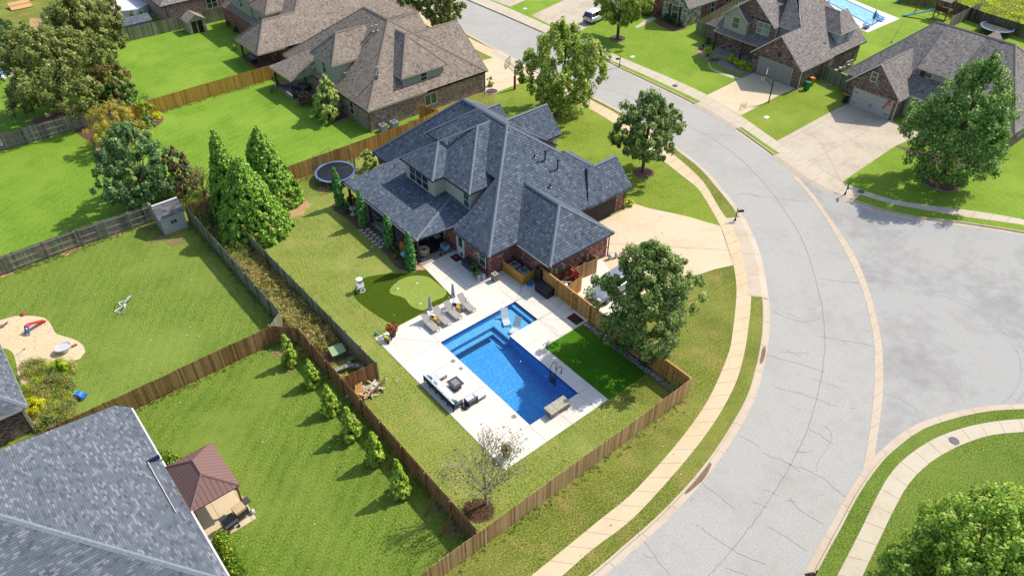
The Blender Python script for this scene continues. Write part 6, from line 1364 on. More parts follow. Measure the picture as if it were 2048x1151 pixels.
bin_(1613, 180, R(60), 'green_plastic', 'green_plastic', 'green wheelie bin beside the brown brick garage'); bin_(1621, 171, R(60), 'orange', 'orange', 'orange wheelie bin just behind the green one'); bin_(1689, 205, R(60), 'black', 'yellow', 'black wheelie bin with yellow lid at the right-hand garage')
m = MB(); m.box(-.7, .7, -.3, .3, 0, .03, 'mid_grey'); single(m, 'ramp', 'grey flat board on the grass by the grey-green fence panel', 'board', (*at(1652, 171)[:2], .01), R(-52))
for px, py, lb in ((1265, 114, 'white utility cover on the lawn behind the double mailbox'), (1050, 18, 'small white utility cover on the lawn strip at the top'), (1533, 235, 'white utility cover on the lawn below the tall basketball hoop')): m = MB(); m.box(-.35, .35, -.25, .25, 0, .04, 'white'); single(m, 'utility_cover', lb, 'cover', (*at(px, py)[:2], .005), R(10))
for px, py, lb in ((1350, 172, 'round iron cover in the upper pavement'), (1722, 383, 'round dark cover in the pavement below the tall dark green tree'), (1908, 881, 'round iron cover in the curved corner pavement')):
    m = MB(); m.lathe((0, 0, 0), [(.36, 0), (.36, .012), (.3, .016), (.01, .016)], 'dark_grey', 18); m.torus((0, 0, .014), .24, .012, 'taupe_dark', 18, 4); single(m, 'manhole_cover', lb, 'manhole cover', (*at(px, py)[:2], .008), group='round iron covers in the pavements')
# flag on the right garage
t = thing('banner', 'red banner with white lettering hanging at the right-hand garage door', 'banner', (62.4, -3.0, 2.1)); m = MB(); m.tube([(62.9, -3.3, 2.2), (61.9, -2.5, 2.9)], .02, 'off_white', 6); m.build('pole', t); m = MB(); A_, B_, C_, D_ = Vector((62.45, -3.0, 2.5)), Vector((62.15, -2.72, 2.6)), Vector((62.1, -2.2, 1.25)), Vector((62.3, -2.5, 1.45)); m.faces([A_, B_, C_, D_], [(0, 1, 2, 3)], 'red')
for k in range(4): q = .3+.13*k; p0 = A_.lerp(D_, q).lerp(B_.lerp(C_, q), .3); p1 = A_.lerp(D_, q+.08).lerp(B_.lerp(C_, q+.08), .65); m.beam(p0+Vector((-.02, -.02, 0)), p1+Vector((-.02, -.02, 0)), .05, .04, 'off_white')
m.build('cloth', t)
# pool of the upper house
def simple_pool(c, pts, lb, deckpts):
    g = MB(); g.sheet(deckpts, .03, 'deck'); struct(g, 'pool_deck'); t = thing('swimming_pool', lb, 'pool', (c[0], c[1], 0)); m = MB(); m.sheet(pts, .035, 'pool_far'); n = len(pts); [m.beam((*pts[i], .04), (*pts[(i+1) % n], .04), .25, .03, 'pool_tile') for i in range(n)]; m.build('water_surface', t)
def poolfar():
    m, t, b = new_mat('pool_far'); n = noise(t, 1.2, 4, .6, pos(t)); t.links.new(ramp(t, n, [(.3, D('6cc0e0')), (.55, D('9ad8ec')), (.75, D('d8f0f4'))]), b.inputs['Base Color']); b.inputs['Roughness'].default_value = .08
poolfar()
simple_pool((90, 20), [at(*p)[:2] for p in [(1655, 4), (1672, -8), (1768, 36), (1742, 52)]], 'pale blue pool with a closed teal umbrella behind the brown brick house', [at(*p)[:2] for p in [(1600, 4), (1650, -22), (1800, 38), (1735, 66)]])
simple_pool((-17, 78), [at(*p)[:2] for p in [(-60, 100), (-10, 118), (12, 148), (-40, 160), (-90, 150)]], 'blue pool cut by the left edge of the picture', [at(*p)[:2] for p in [(-70, 85), (-5, 95), (32, 150), (-40, 175), (-120, 160)]])
MATS['pool_far2'] = MATS['pool_far']
t = thing('umbrella', 'closed teal umbrella beside the pale blue pool at top right', 'umbrella', (*at(1744, 50)[:2], 0)); m = MB(); m.cyl((0, 0, 0), (0, 0, 2.3), .03, .03, 'dark_grey', 6); m.build('pole', t); m = MB(); m.lathe((0, 0, .9), [(.22, 0), (.26, .1), (.2, .7), (.03, 1.4)], 'teal', 10); m.build('canopy', t)
t = thing('patio_chair', 'blue patio chair beside the closed teal umbrella', 'chair', (*at(1760, 42)[:2], 0)); m = MB(); m.box(-.3, .3, -.5, .5, .3, .36, 'blue'); m.build('seat', t); m = MB(); m.obox((0, .6, .6), .6, .06, .7, 'blue', rx=R(-30)); m.build('backrest', t); m = MB(); [m.box(x-.03, x+.03, y-.03, y+.03, 0, .3, 'dark_grey') for x in (-.25, .25) for y in (-.45, .45)]; m.build('leg', t)
t = thing('patio_chair', 'folded dark chair and towels at the corner of the pale blue pool deck', 'chair', (*at(1732, 58)[:2], 0)); m = MB(); m.box(-.5, .5, -.3, .3, .2, .3, 'navy'); m.build('seat', t); m = MB(); m.obox((0, .4, .5), .9, .06, .5, 'light_blue', rx=R(-30)); m.build('backrest', t)
m = MB(); m.lathe((0, 0, 0), [(3.1, 0), (3.1, 1.1), (3.0, 1.15), (2.9, 1.0)], 'white', 30); m.lathe((0, 0, 0), [(2.9, .95), (.01, .96)], 'pool_far', 30); single(m, 'above_ground_pool', 'round white above-ground pool behind the sheds at the top left', 'pool', (*at(262, 22)[:2], 0))
# playset
t = thing('playset', 'brown wooden playset with a teal wavy slide near the meadow fence', 'playset', (*at(1882, 38)[:2], 0), R(0)); px_, py_ = at(1882, 38)[:2]
m = MB(); [m.box(px_+x-.07, px_+x+.07, py_+y-.07, py_+y+.07, 0, 2.9, 'wood_stain') for x in (-.9, .9) for y in (-.9, .9)]; m.box(px_-1, px_+1, py_-1, py_+1, 1.35, 1.45, 'rust_brown'); m.box(px_-1, px_-.95, py_-1, py_+1, 1.4, 2.0, 'rust_brown'); m.build('tower', t)
m = MB(); m.slab([(px_-1.1, py_-1.1, 2.9), (px_-1.1, py_+1.1, 2.9), (px_, py_+1.1, 3.6), (px_, py_-1.1, 3.6)], .06, 'taupe', 'taupe'); m.slab([(px_+1.1, py_-1.1, 2.9), (px_+1.1, py_+1.1, 2.9), (px_, py_+1.1, 3.6), (px_, py_-1.1, 3.6)], .06, 'taupe', 'taupe'); m.build('roof', t)
m = MB(); sp_ = [(px_-.9, py_+.9, 1.45), (px_-1.4, py_+1.5, 1.2), (px_-1.9, py_+2.2, .85), (px_-2.5, py_+3.0, .6), (px_-3.0, py_+3.7, .25), (px_-3.4, py_+4.3, .15)]; [m.beam(sp_[i], sp_[i+1], .55, .12, 'teal') for i in range(5)]; m.build('slide', t)
m = MB(); m.beam((px_+.9, py_, 2.4), (px_+.5, py_+3.8, 2.4), .1, .1, 'wood_stain'); [m.beam((px_+.5, py_+3.8, 2.4), (px_+.5+x, py_+4, 0), .09, .09, 'wood_stain') for x in (-.9, .9)]; m.build('swing_beam', t); m = MB(); [m.obox((px_+.75, py_+1.2*k+.6, .6), .2, .5, .04, 'yellow') for k in range(2)]; m.build('swing_seat', t)
m = MB(); m.cyl((0, 0, 0), (0, 0, 2.6), .025, .02, 'green_plastic', 6); m.lathe((0, 0, 0), [(.16, 0), (.16, .12), (.02, .15)], 'teal', 10); o = single(m, 'tetherball_pole', 'thin dark green pole on the lawn between the upper-right houses', 'pole', (*at(1783, 85)[:2], 0)); o.rotation_euler = (R(6), R(14), 0)
m = MB(); m.lathe((0, 0, 0), [(.35, 0), (.3, .3), (.02, .5)], 'green_plastic', 8); single(m, 'garden_toy', 'small dark green toy on the lawn at the top edge, by the meadow fence', 'toy', (*at(1796, 6)[:2], 0))
t = thing('lawn_equipment', 'cluster of grey machinery and white pipes beside the brown brick wall', 'equipment', (*at(1690, 140)[:2], 0)); ex, ey = at(1690, 140)[:2]
m = MB(); m.tube([(ex-1.2, ey, .3), (ex-.4, ey-.1, 1.2), (ex+.8, ey-.3, 1.3), (ex+1.4, ey-.2, .2)], .06, 'off_white', 6); m.build('pipe', t); m = MB(); [m.obox((ex-2.6+k*.55, ey+.2*(k % 2), .3), .4, .4, .5, ['black', 'light_grey', 'dark_grey', 'off_white', 'tan_cover'][k % 5], R(k*20)) for k in range(8)]; m.build('machine', t)
m = MB(); m.obox((0, 0, .1), 1.9, 1.4, .1, 'wood_pale', R(0), R(14)); m.obox((0, 0, .16), 1.8, .1, .06, 'wood_new', 0, R(14)); single(m, 'tilted_panel', 'large pale wooden panel on the grass in the top left corner', 'panel', (*at(42, 15)[:2], .2), R(0), )
bpy.data.objects['tilted_panel'].scale = (1.6, 1.6, 1.6)
# patio furniture beyond
def small_sofa(p, rz, lb, body='dark_grey', cush='mid_grey', w_=1.8):
    t = thing('patio_sofa', lb, 'sofa', p, rz); m = MB(); m.box(-w_/2, w_/2, -.4, .4, .1, .35, body); m.box(-w_/2, w_/2, .3, .42, .3, .8, body); m.box(-w_/2, -w_/2+.12, -.4, .4, .3, .6, body); m.box(w_/2-.12, w_/2, -.4, .4, .3, .6, body); m.build('frame', t)
    for k in range(2): m = MB(); m.box(-w_/2+.15+k*(w_/2-.15), -.02+k*(w_/2-.13), -.38, .28, .35, .5, cush); m.build('seat_cushion', t)
small_sofa((13.3, 48.2, .06), R(-90), 'grey sofa under the lean-to roof of the brown-roofed house'); small_sofa((11.9, 46.9, .06), R(180), 'low grey seat by the near post of the lean-to roof', w_=1.1)
small_sofa((12.6, 57.6, .06), R(180), 'pale-cushioned sofa on the terracotta corner patio', cush='light_grey'); small_sofa((12.0, 60.8, .06), R(90), 'long pale-cushioned sofa along the edge of the terracotta patio', cush='light_grey', w_=2.2)
m = MB(); m.box(-.6, .6, -.35, .35, .38, .44, 'dark_grey'); [m.box(x-.04, x+.04, y-.04, y+.04, 0, .38, 'dark_grey') for x in (-.5, .5) for y in (-.28, .28)]; single(m, 'coffee_table', 'dark coffee table under the lean-to roof', 'table', (12.3, 48.6, .06), R(90))
t = thing('patio_chair', 'dark red lounge chair near the outer post of the lean-to roof', 'chair', (11.6, 50.4, .06), R(60)); m = MB(); m.box(-.3, .3, -.7, .3, .3, .4, 'black'); m.build('seat', t); m = MB(); m.obox((0, .5, .65), .6, .08, .7, 'terracotta', rx=R(-25)); m.build('backrest', t)
t = thing('patio_chair', 'dark metal rocking chair in the corner of the terracotta patio', 'chair', (14.4, 58.2, .06), R(100)); m = MB(); m.box(-.3, .3, -.3, .3, .35, .45, 'mid_grey'); m.build('seat', t); m = MB(); m.obox((0, .35, .8), .6, .06, .8, 'mid_grey', rx=R(-15)); m.build('backrest', t)
t = thing('picnic_table', 'small dark table in the middle of the terracotta patio', 'table', (13.4, 60.3, .06)); m = MB(); m.lathe((0, 0, .6), [(.5, 0), (.5, .05), (.01, .06)], 'black', 14); m.build('top', t); m = MB(); m.cyl((0, 0, 0), (0, 0, .6), .05, .05, 'black', 8); m.build('leg', t)
# ================================================================ cars
def car(p, rz, paint, lb, name='parked_car', suv=False, L=4.7, W=1.84, H_=1.7):
    plain('paint_'+paint[0], D(paint[1]), .22, .25, var=0, spec=.7); P_ = 'paint_'+paint[0]; t = thing(name, lb, 'car', p, rz, 'cars parked at the houses'); h = L/2
    # stations along x (front = +x): x, z_low, z_belt(shoulder), half width
    hood = .98 if suv else .88; belt = 1.08 if suv else .95
    S = [(-h, .55, .82, .72), (-h+.06, .36, belt-.02, .84), (-h+.5, .26, belt+.02, .92), (-.8, .22, belt, .92), (.4, .22, belt-.02, .92), (h-1.35, .24, hood+.03, .92), (h-.7, .28, hood-.02, .9), (h-.18, .34, hood-.14, .82), (h, .48, .66, .66)]
    vs = []; n = 10
    for x, zl, zb, hw in S:
        hw = hw*W/1.84; ring = [(-hw*.9, zl), (-hw, zl+.18), (-hw*1.0, (zl+zb)/2), (-hw*.97, zb-.06), (-hw*.86, zb+.02), (hw*.86, zb+.02), (hw*.97, zb-.06), (hw, (zl+zb)/2), (hw, zl+.18), (hw*.9, zl)]
        vs += [(x, y, z) for y, z in ring]
    fs = [(i*n+k, (i+1)*n+k, (i+1)*n+(k+1) % n, i*n+(k+1) % n) for i in range(len(S)-1) for k in range(n)]+[tuple(range(n)), tuple((len(S)-1)*n+k for k in range(n-1, -1, -1))]
    m = MB(); m.faces(vs, fs, P_); body = m.build('body', t, True, True)
    mod = body.modifiers.new('bev', 'SUBSURF'); mod.levels = 1; mod.render_levels = 2
    zr = H_; xr0, xr1 = (-h+.45, .25) if suv else (-h+1.15, .15); xb0, xb1 = (-h+.12, h-1.45) if suv else (-h+.45, h-1.5); hb = W*.44; ht = W*.36; zb = belt
    lo = [(xb0, -hb*.95, zb), (xb1, -hb, zb), (xb1, hb, zb), (xb0, hb*.95, zb)]; hi = [(xr0, -ht, zr-.03), (xr1, -ht, zr), (xr1, ht, zr), (xr0, ht, zr-.03)]
    m = MB(); m.faces(lo+hi, [(0, 1, 5, 4), (1, 2, 6, 5), (2, 3, 7, 6), (3, 0, 4, 7)], 'glass_car'); m.build('windows', t, True)
    m = MB(); m.faces([(xr0-.06, -ht-.02, zr-.04), (xr1+.02, -ht-.02, zr-.01), (xr1+.02, ht+.02, zr-.01), (xr0-.06, ht+.02, zr-.04), (xr0+.1, -ht*.85, zr+.05), (xr1-.15, -ht*.85, zr+.06), (xr1-.15, ht*.85, zr+.06), (xr0+.1, ht*.85, zr+.05)], [(0, 1, 5, 4), (1, 2, 6, 5), (2, 3, 7, 6), (3, 0, 4, 7), (4, 5, 6, 7)], P_)
    for s_ in (-1, 1):
        for (a, b_) in (((xb1, hb, zb), (xr1, ht, zr)), ((xb0, hb*.95, zb), (xr0, ht, zr-.03)), ((-.35, hb, zb), (-.35, ht, zr-.01)), (((xb0+.75), hb, zb), (xr0+.45, ht, zr-.02))): m.beam((a[0], s_*(a[1]+.01), a[2]), (b_[0], s_*(b_[1]+.01), b_[2]), .08, .05, P_)
    m.build('roof', t, True)
    for x in (-h+.9, h-.95):
        for s_ in (-1, 1):
            m = MB(); m.cyl((x, s_*(W/2-.2), .34), (x, s_*(W/2+.015), .34), .34, .34, 'rubber', 18); w0 = m.build('wheel', t, True); m = MB(); m.cyl((x, s_*(W/2), .34), (x, s_*(W/2+.03), .34), .21, .19, 'metal_bright', 14); [m.beam((x, s_*(W/2+.035), .34), (x+.2*math.cos(a), s_*(W/2+.035), .34+.2*math.sin(a)), .05, .02, 'dark_grey') for a in np.linspace(0, 5.03, 5)]; m.build('rim', w0, True)
    for s_ in (-1, 1):
        m = MB(); m.obox((h-.16, s_*.62*W/1.84, hood-.2), .22, .34, .13, 'off_white'); m.build('headlight', t, True); m = MB(); m.obox((-h+.06, s_*.7*W/1.84, belt-.12), .16, .3, .16, 'red'); m.build('tail_light', t, True); m = MB(); m.obox((h-1.75, s_*(W/2+.1), belt+.06), .14, .2, .14, P_); m.build('wing_mirror', t, True)
    m = MB(); m.obox((h-.03, 0, .5), .1, W*.6, .2, 'black'); m.obox((-h+.03, 0, .45), .12, W*.75, .16, 'dark_grey'); m.obox((-h-.0, 0, .78), .04, .5, .12, 'taupe'); m.build('bumper', t, True)
    return t
sx, sy, _ = at(1183, 46); car((sx+1.3, sy+.35, .0), R(8), ('white', 'f2f5f5'), 'white SUV parked on the driveway at the top, left of the round tree', suv=True)
sx, sy, _ = at(1168, 110); car((sx+.3, sy+.9, -.11), R(90+2), ('navy', '1f3558'), 'dark blue car at the kerb half hidden behind the big maple')
sx, sy, _ = at(1212, 585); car((14.9, -4.3, .02), R(183), ('silver', '9ba3ad'), 'silver car on the pad behind the cedar fence, half under a tree', suv=True)

# kerb house number and the notice on the old fence
def lettering(txt, size, parent, loc, rot, mat, name='lettering'):
    cu = bpy.data.curves.new(name, 'FONT'); cu.body = txt; cu.size = size; cu.align_x = 'CENTER'; cu.align_y = 'CENTER'; cu.extrude = .002
    tmp = bpy.data.objects.new(name, cu); scene.collection.objects.link(tmp); bpy.context.view_layer.update()
    me = bpy.data.meshes.new_from_object(tmp); bpy.data.objects.remove(tmp); me.materials.clear(); me.materials.append(MATS[mat])
    o = bpy.data.objects.new(name, me); scene.collection.objects.link(o); o.parent = parent; o.location = loc; o.rotation_euler = rot; return o
ik = min(range(len(east_edge)-1), key=lambda i: math.hypot(east_edge[i][0]-at(1678, 392)[0], east_edge[i][1]-at(1678, 392)[1]))
ka, kb = east_edge[ik], east_edge[ik+1]; ang = math.atan2(ka[1]-kb[1], ka[0]-kb[0])+math.pi
bx, by = east_back[ik]; kx, ky = ka[0]+(bx-ka[0])*.7, ka[1]+(by-ka[1])*.7
t = thing('kerb_number', 'small white kerb plate with black house number beside the mailbox below the tall tree', 'house number', (kx, ky, -.05), ang)
m = MB(); m.obox((0, -.0, .0), .62, .03, .13, 'white'); m.build('plate', t, True)
lettering('4520', .15, t, (0, -.018, 0), (R(90), 0, 0), 'black')
t = thing('notice_sign', 'small white notice fixed to the weathered fence at the left edge', 'sign', (-19.7, 55.95, .6)); m = MB(); m.obox((0, 0, .35), .6, .03, .7, 'white'); m.build('board', t, True)
m = MB(); [m.obox((random.uniform(-.08, .08), -.02, .15+.1*k), random.uniform(.25, .42), .01, .045, 'green_metal') for k in range(5)]; m.build('print', t, True)
# ================================================================ vegetation
_cam = (cam.location.x, cam.location.y, cam.location.z)
def proj(x, y, z):
    X = (x-_cam[0]); Y = (y-_cam[1]); a = X*_V[0]+Y*_U[0]; b = X*_V[1]+Y*_U[1]; dz = z-CAM_H
    w_ = b*_c-dz*_s; up = b*_s+dz*_c; return 1024+F_PX*a/w_, 575.5-F_PX*up/w_, w_
def height_at(x, y, top_py):
    lo, hi = 0., 16.
    for _ in range(40):
        m = (lo+hi)/2
        if proj(x, y, m)[1] > top_py: lo = m
        else: hi = m
    return lo
PROF = {
 'oval': lambda t: math.sqrt(max(0, 1-(2*t-1)**2))**.8,
 'maple': lambda t: 1.16*math.sin(math.pi*min(1, t*.88+.1))**.6*(1-.22*t),
 'pear': lambda t: (math.sin(math.pi*min(1, .12+t*.88))**.7)*(1-.35*t),
 'cone': lambda t: (1-t)**.72*min(1, (t+.08)*9)**.5,
 'fat': lambda t: (1-t**1.5)**.8*min(1, (t+.12)*4)**.5,
 'slim': lambda t: (math.sin(math.pi*min(1, .25+.75*t)))**.6,
 'round': lambda t: math.sqrt(max(0.02, 1-(1.7*t-.7)**2)),
}
def leaf_mesh(name, parent, P, N, size, mat, aspect=.65, rnd=None):
    n = len(P); P = P.astype(np.float32)
    N = N/np.maximum(1e-6, np.linalg.norm(N, axis=1))[:, None]
    T = np.cross(N, rng.normal(size=(n, 3))); T /= np.maximum(1e-6, np.linalg.norm(T, axis=1))[:, None]; B = np.cross(N, T)
    s = (size*(.55+.9*rng.random(n)))[:, None]
    bend = N*s*.18
    A = np.stack([P-T*s*.5, P-B*s*aspect*.5-bend, P+T*s*.5, P+B*s*aspect*.5-bend], 1).reshape(-1, 3).astype(np.float32)
    me = bpy.data.meshes.new(name); me.vertices.add(4*n); me.vertices.foreach_set('co', A.ravel())
    me.loops.add(4*n); me.loops.foreach_set('vertex_index', np.arange(4*n, dtype=np.int32))
    me.polygons.add(n); me.polygons.foreach_set('loop_start', np.arange(0, 4*n, 4, dtype=np.int32)); me.polygons.foreach_set('loop_total', np.full(n, 4, dtype=np.int32))
    me.update(); a = me.attributes.new('rnd', 'FLOAT', 'FACE'); r_ = rng.random(n) if rnd is None else rnd; a.data.foreach_set('value', r_.astype(np.float32)); me.materials.append(MATS[mat]); me.validate()
    o = bpy.data.objects.new(name, me); scene.collection.objects.link(o)
    if parent is not None: o.parent = parent
    return o
def crown(parent, h0, h1, rad, shape, mat, n, size, K=70, clump=.2, spiky=0., inner=.35, name='crown', lean=(0, 0), rough=.22):
    """leaf clumps spread through the crown's volume: K clumps of about n/K leaves"""
    H_ = h1-h0; C = []; prof = PROF[shape]; tries = 0
    lob = rng.random(6)*6.28
    while len(C) < K and tries < K*60:
        tries += 1; t = rng.random(); pr = prof(t)
        if rng.random() > .15+pr: continue
        a = rng.random()*2*math.pi; q = inner+(1-inner)*rng.random()**.45
        lobe = 1+rough*math.sin(3*a+lob[0]+4*t)+rough*.7*math.sin(5*a+lob[1]-6*t)
        r_ = max(0, rad*pr*q*lobe-rad*clump*.45)
        C.append((r_*math.cos(a)+lean[0]*t, r_*math.sin(a)+lean[1]*t, h0+H_*t, q, t, a))
    C = np.array(C); per = max(6, n//len(C)); PP = []; NN = []; RR = []
    for c in C:
        cr = rad*clump*(.7+.6*rng.random()); sz = 1.0+spiky*(.5+c[4])*rng.random()*1.6
        v = rng.normal(size=(per, 3)); v /= np.linalg.norm(v, axis=1)[:, None]; rr = (.35+.65*rng.random(per)**.6)[:, None]
        p = v*rr*np.array([cr/sz**.4, cr/sz**.4, cr*sz*.8]); P = c[:3]+p
        out = np.array([math.cos(c[5]), math.sin(c[5]), .55]); N = v*.8+out*.55+rng.normal(size=(per, 3))*.55
        PP.append(P); NN.append(N); RR.append(np.clip(rng.normal(.5+.12*(rng.random()-.5)*2, .24, per)+.12*(v[:, 2]), 0, 1))  # upper side of each clump gets paler leaves, a painted highlight
    leaf_mesh(name, parent, np.concatenate(PP), np.concatenate(NN), size, mat, rnd=np.concatenate(RR)); return C
def trunk(parent, h, r0, C=None, mat='bark', k=10, split=.35):
    m = MB(); pts = [(0, 0, 0), (random.gauss(0, .05), random.gauss(0, .05), h*split), (random.gauss(0, .12), random.gauss(0, .12), h*.7), (0, 0, h*.92)]
    m.tube(pts, [r0*1.15, r0*.85, r0*.4, r0*.12], mat, 8)
    if C is not None:
        for c in C[np.argsort(-C[:, 3])][:k*2:2]:
            z0 = h*split*.8+(c[2]-h*split*.8)*.35*random.random(); z0 = min(z0, c[2]*.8)
            mid = (c[0]*.5, c[1]*.5, z0+(c[2]-z0)*.62); m.tube([(0, 0, z0), mid, tuple(c[:3])], [r0*.4, r0*.22, r0*.07], mat, 5)
    return m.build('trunk', parent, True)
NF, SF_ = 1.6, 1.12
def tree(lb, base, top, wpx, shape='maple', mat='leaf_maple', n=9000, size=.2, base0=.18, r0=.16, bark='bark', K=80, clump=.2, spiky=.5, name='tree', group=None, cat='tree', xy=None, h=None, rad=None, inner=.35, rough=.2, k=10, split=.35):
    if xy is None: x, y, _ = at(*base)
    else: x, y = xy
    if h is None: h = height_at(x, y, top)
    if rad is None: rad = wpx/2*proj(x, y, h*.5)[2]/F_PX
    n = int(n*NF); size *= SF_
    t = thing(name, lb, cat, (x, y, 0), group=group); K, clump = (int(K*2.3), clump*.68) if K < 300 else (K, clump); C = crown(t, h*base0, h, rad, shape, mat, n, size, K, clump, spiky, inner, rough=rough); trunk(t, h, r0, C, bark, k, split); return t
def mulch_ring(px, py, r, mat='mulch_bed', ring=True, lb=None):
    x, y, _ = at(px, py); g = MB(); g.sheet([(x+r*math.cos(a)*random.uniform(.93, 1.05), y+r*math.sin(a)*random.uniform(.93, 1.05)) for a in np.linspace(0, 2*math.pi, 22)[:-1]], .014, mat); struct(g, 'mulch')
    if ring: m = MB(); m.torus((0, 0, .05), r, .07, 'off_white' if ring == 2 else 'stone_block', 26, 5, .8); single(m, 'garden_edging', lb or 'stone ring round a tree', 'edging', (x, y, 0), group='stone rings round trees')
tree('full maple with touches of pink just outside the cedar fence, beside the silver car', (1279, 697), 497, 190, 'maple', 'leaf_maple_dark', 24000, .18, .1, .15, K=170, clump=.19, spiky=.5, inner=.2, group='trees along the street')
tree('big yellow-green maple behind the brick house, left of the street', (1122, 226), 50, 158, 'maple', 'leaf_maple', 15000, .25, .12, .2, K=130, clump=.18, spiky=.9, group='trees along the street')
tree('olive-green maple in a mulch ring on the front lawn, inside the curve', (1285, 343), 190, 134, 'maple', 'leaf_maple_dark', 11000, .22, .25, .16, K=95, clump=.18, spiky=.8, group='trees along the street')
tree('round pale-tipped tree in a stone ring on the top lawn', (1235, 78), -45, 108, 'oval', 'leaf_maple', 8000, .3, .28, .2, K=80, clump=.2, group='trees along the street')
tree('dark olive street tree at the top edge, nearer the brown roof corner', (886, 62), -25, 82, 'oval', 'leaf_pear', 6000, .32, .15, .18, K=70, group='trees along the street')
tree('dark olive street tree at the top edge, left of its twin', (815, 46), -30, 72, 'oval', 'leaf_pear', 6000, .32, .15, .18, K=70, group='trees along the street')
tree('tall broad dark green tree on the far right lawn', (1882, 362), 118, 226, 'pear', 'leaf_green', 20000, .22, .06, .25, K=150, clump=.17, spiky=.7, rough=.16)
nx, ny, _ = at(2005, 1085, 7.0)
tree('large bright green tree filling the bottom right corner', None, 0, 0, 'round', 'leaf_near', 30000, .17, .2, .22, K=150, clump=.19, spiky=1.0, xy=(nx, ny), h=8.2, rad=4.5)
tree('huge olive tree behind the grey fence at the far left', (133, 228), 62, 214, 'round', 'leaf_pear', 17000, .27, .16, .3, K=130, clump=.17, spiky=.4, rough=.25)
tree('big grey-green tree at the top left, right of the bare grey bush', (192, 150), 0, 150, 'round', 'leaf_pear', 13000, .28, .15, .25, K=100, clump=.17, spiky=.6, rough=.25)
tree('dark green tree between the left lawns, just above the grey shed', (297, 408), 256, 150, 'maple', 'leaf_blue', 14000, .22, .08, .2, K=110, clump=.18, spiky=.6)
tree('small reddish-brown tree beside the dark green one', (372, 388), 296, 58, 'round', 'leaf_red', 4500, .2, .1, .1, K=50, clump=.2)
tree('loose yellow autumn bush beside the end of the orange fence', (243, 292), 212, 112, 'round', 'leaf_yellow', 6500, .16, .02, .08, K=70, clump=.17, spiky=.8, name='bush', cat='bush')
tree('green tree with rust-red tips behind the orange fence end', (235, 212), 130, 82, 'round', 'leaf_rust', 3500, .22, .1, .12, K=45)
tree('green tree just below the rust-tipped one', (248, 214), 158, 66, 'round', 'leaf_green', 3500, .22, .05, .12, K=45)
tree('young round bush with light green leaves at the orange fence end', (293, 238), 205, 38, 'oval', 'leaf_magnolia', 1400, .15, .02, .06, K=25, name='bush', cat='bush')
tree('low blue-green bush in the small edged bed', (298, 254), 232, 34, 'round', 'leaf_blue', 900, .15, .02, .05, K=20, name='bush', cat='bush')
tree('pale green weeping bush left of the small gravel patch', (196, 288), 270, 26, 'round', 'leaf_blue', 700, .14, .02, .05, K=18, name='bush', cat='bush')
tree('dark evergreen tree cut by the left edge at the top', (-6, 110), 12, 66, 'round', 'leaf_blue', 5000, .28, .05, .2, K=60)
tree('dark evergreen tree at the left edge just below its neighbour', (18, 98), 38, 60, 'round', 'leaf_shrub', 4500, .28, .05, .2, K=55)
tree('light green tree standing between the sheds and the round white pool', (212, 62), -30, 70, 'round', 'leaf_olive', 5000, .28, .1, .2, K=60)
tree('cream-flowering crape myrtle beside the patio of the brown-roofed house', (661, 236), 150, 70, 'fat', 'leaf_bloom', 9000, .2, .08, .1, K=60, clump=.2, name='flowering_tree')
tree('reddish bush left of the cream-flowering tree', (612, 208), 180, 34, 'round', 'leaf_red', 1500, .16, .02, .06, K=24, name='bush', cat='bush')
tree('white-flowering young tree between the trampoline and the hidden brick corner', (743, 338), 304, 40, 'round', 'leaf_bloom', 1500, .2, .15, .06, K=26, name='flowering_tree')
# tall conifers
for (b, tp, w_, lb) in (((473, 430), 262, 96, 'tall conifer at the back left of the group of three'), ((546, 402), 256, 128, 'tall conifer at the back right of the group of three, nearest the brown fence'), ((513, 462), 318, 156, 'wide bright conifer at the front of the group of three')):
    tree(lb, b, tp, w_, 'cone', 'leaf_cypress', 26000, .17, .0, .16, K=750, clump=.085, spiky=.5, inner=.82, name='conifer', group='tall conifers in the corner of the pool yard', rough=.05, k=4)
for (b, tp, lb) in (((681, 412), 337, 'slim cypress nearest the trampoline'), ((727, 451), 381, 'slim cypress second from the trampoline'), ((780, 494), 429, 'slim cypress third from the trampoline'), ((823, 538), 462, 'slim cypress nearest the putting green')):
    tree(lb, b, tp, 27, 'slim', 'leaf_arbor', 4600, .13, .0, .05, K=310, clump=.24, inner=.35, name='cypress', group='slim cypresses along the covered patio', rough=.03, k=2, rad=.52)
for i, (b, tp) in enumerate((((583, 728), 667), ((627, 769), 719), ((664, 824), 771), ((705, 874), 815), ((753, 924), 863), ((803, 987), 920))):
    lb = ('bushy young magnolia farthest up the dark brown fence, first of six', 'second young magnolia from the top of the dark brown fence', 'third young magnolia down the dark brown fence', 'fourth young magnolia down the dark brown fence, the widest', 'fifth young magnolia, second from the leaning braces', 'last young magnolia, beside the leaning braces')[i]
    tree(lb, b, tp, (33, 37, 41, 47, 42, 46)[i], 'fat', 'leaf_magnolia', 3200, .17, .02, .06, K=48, clump=.26, inner=.5, name='magnolia', group='young magnolias along the dark brown fence', rough=.12, k=3)
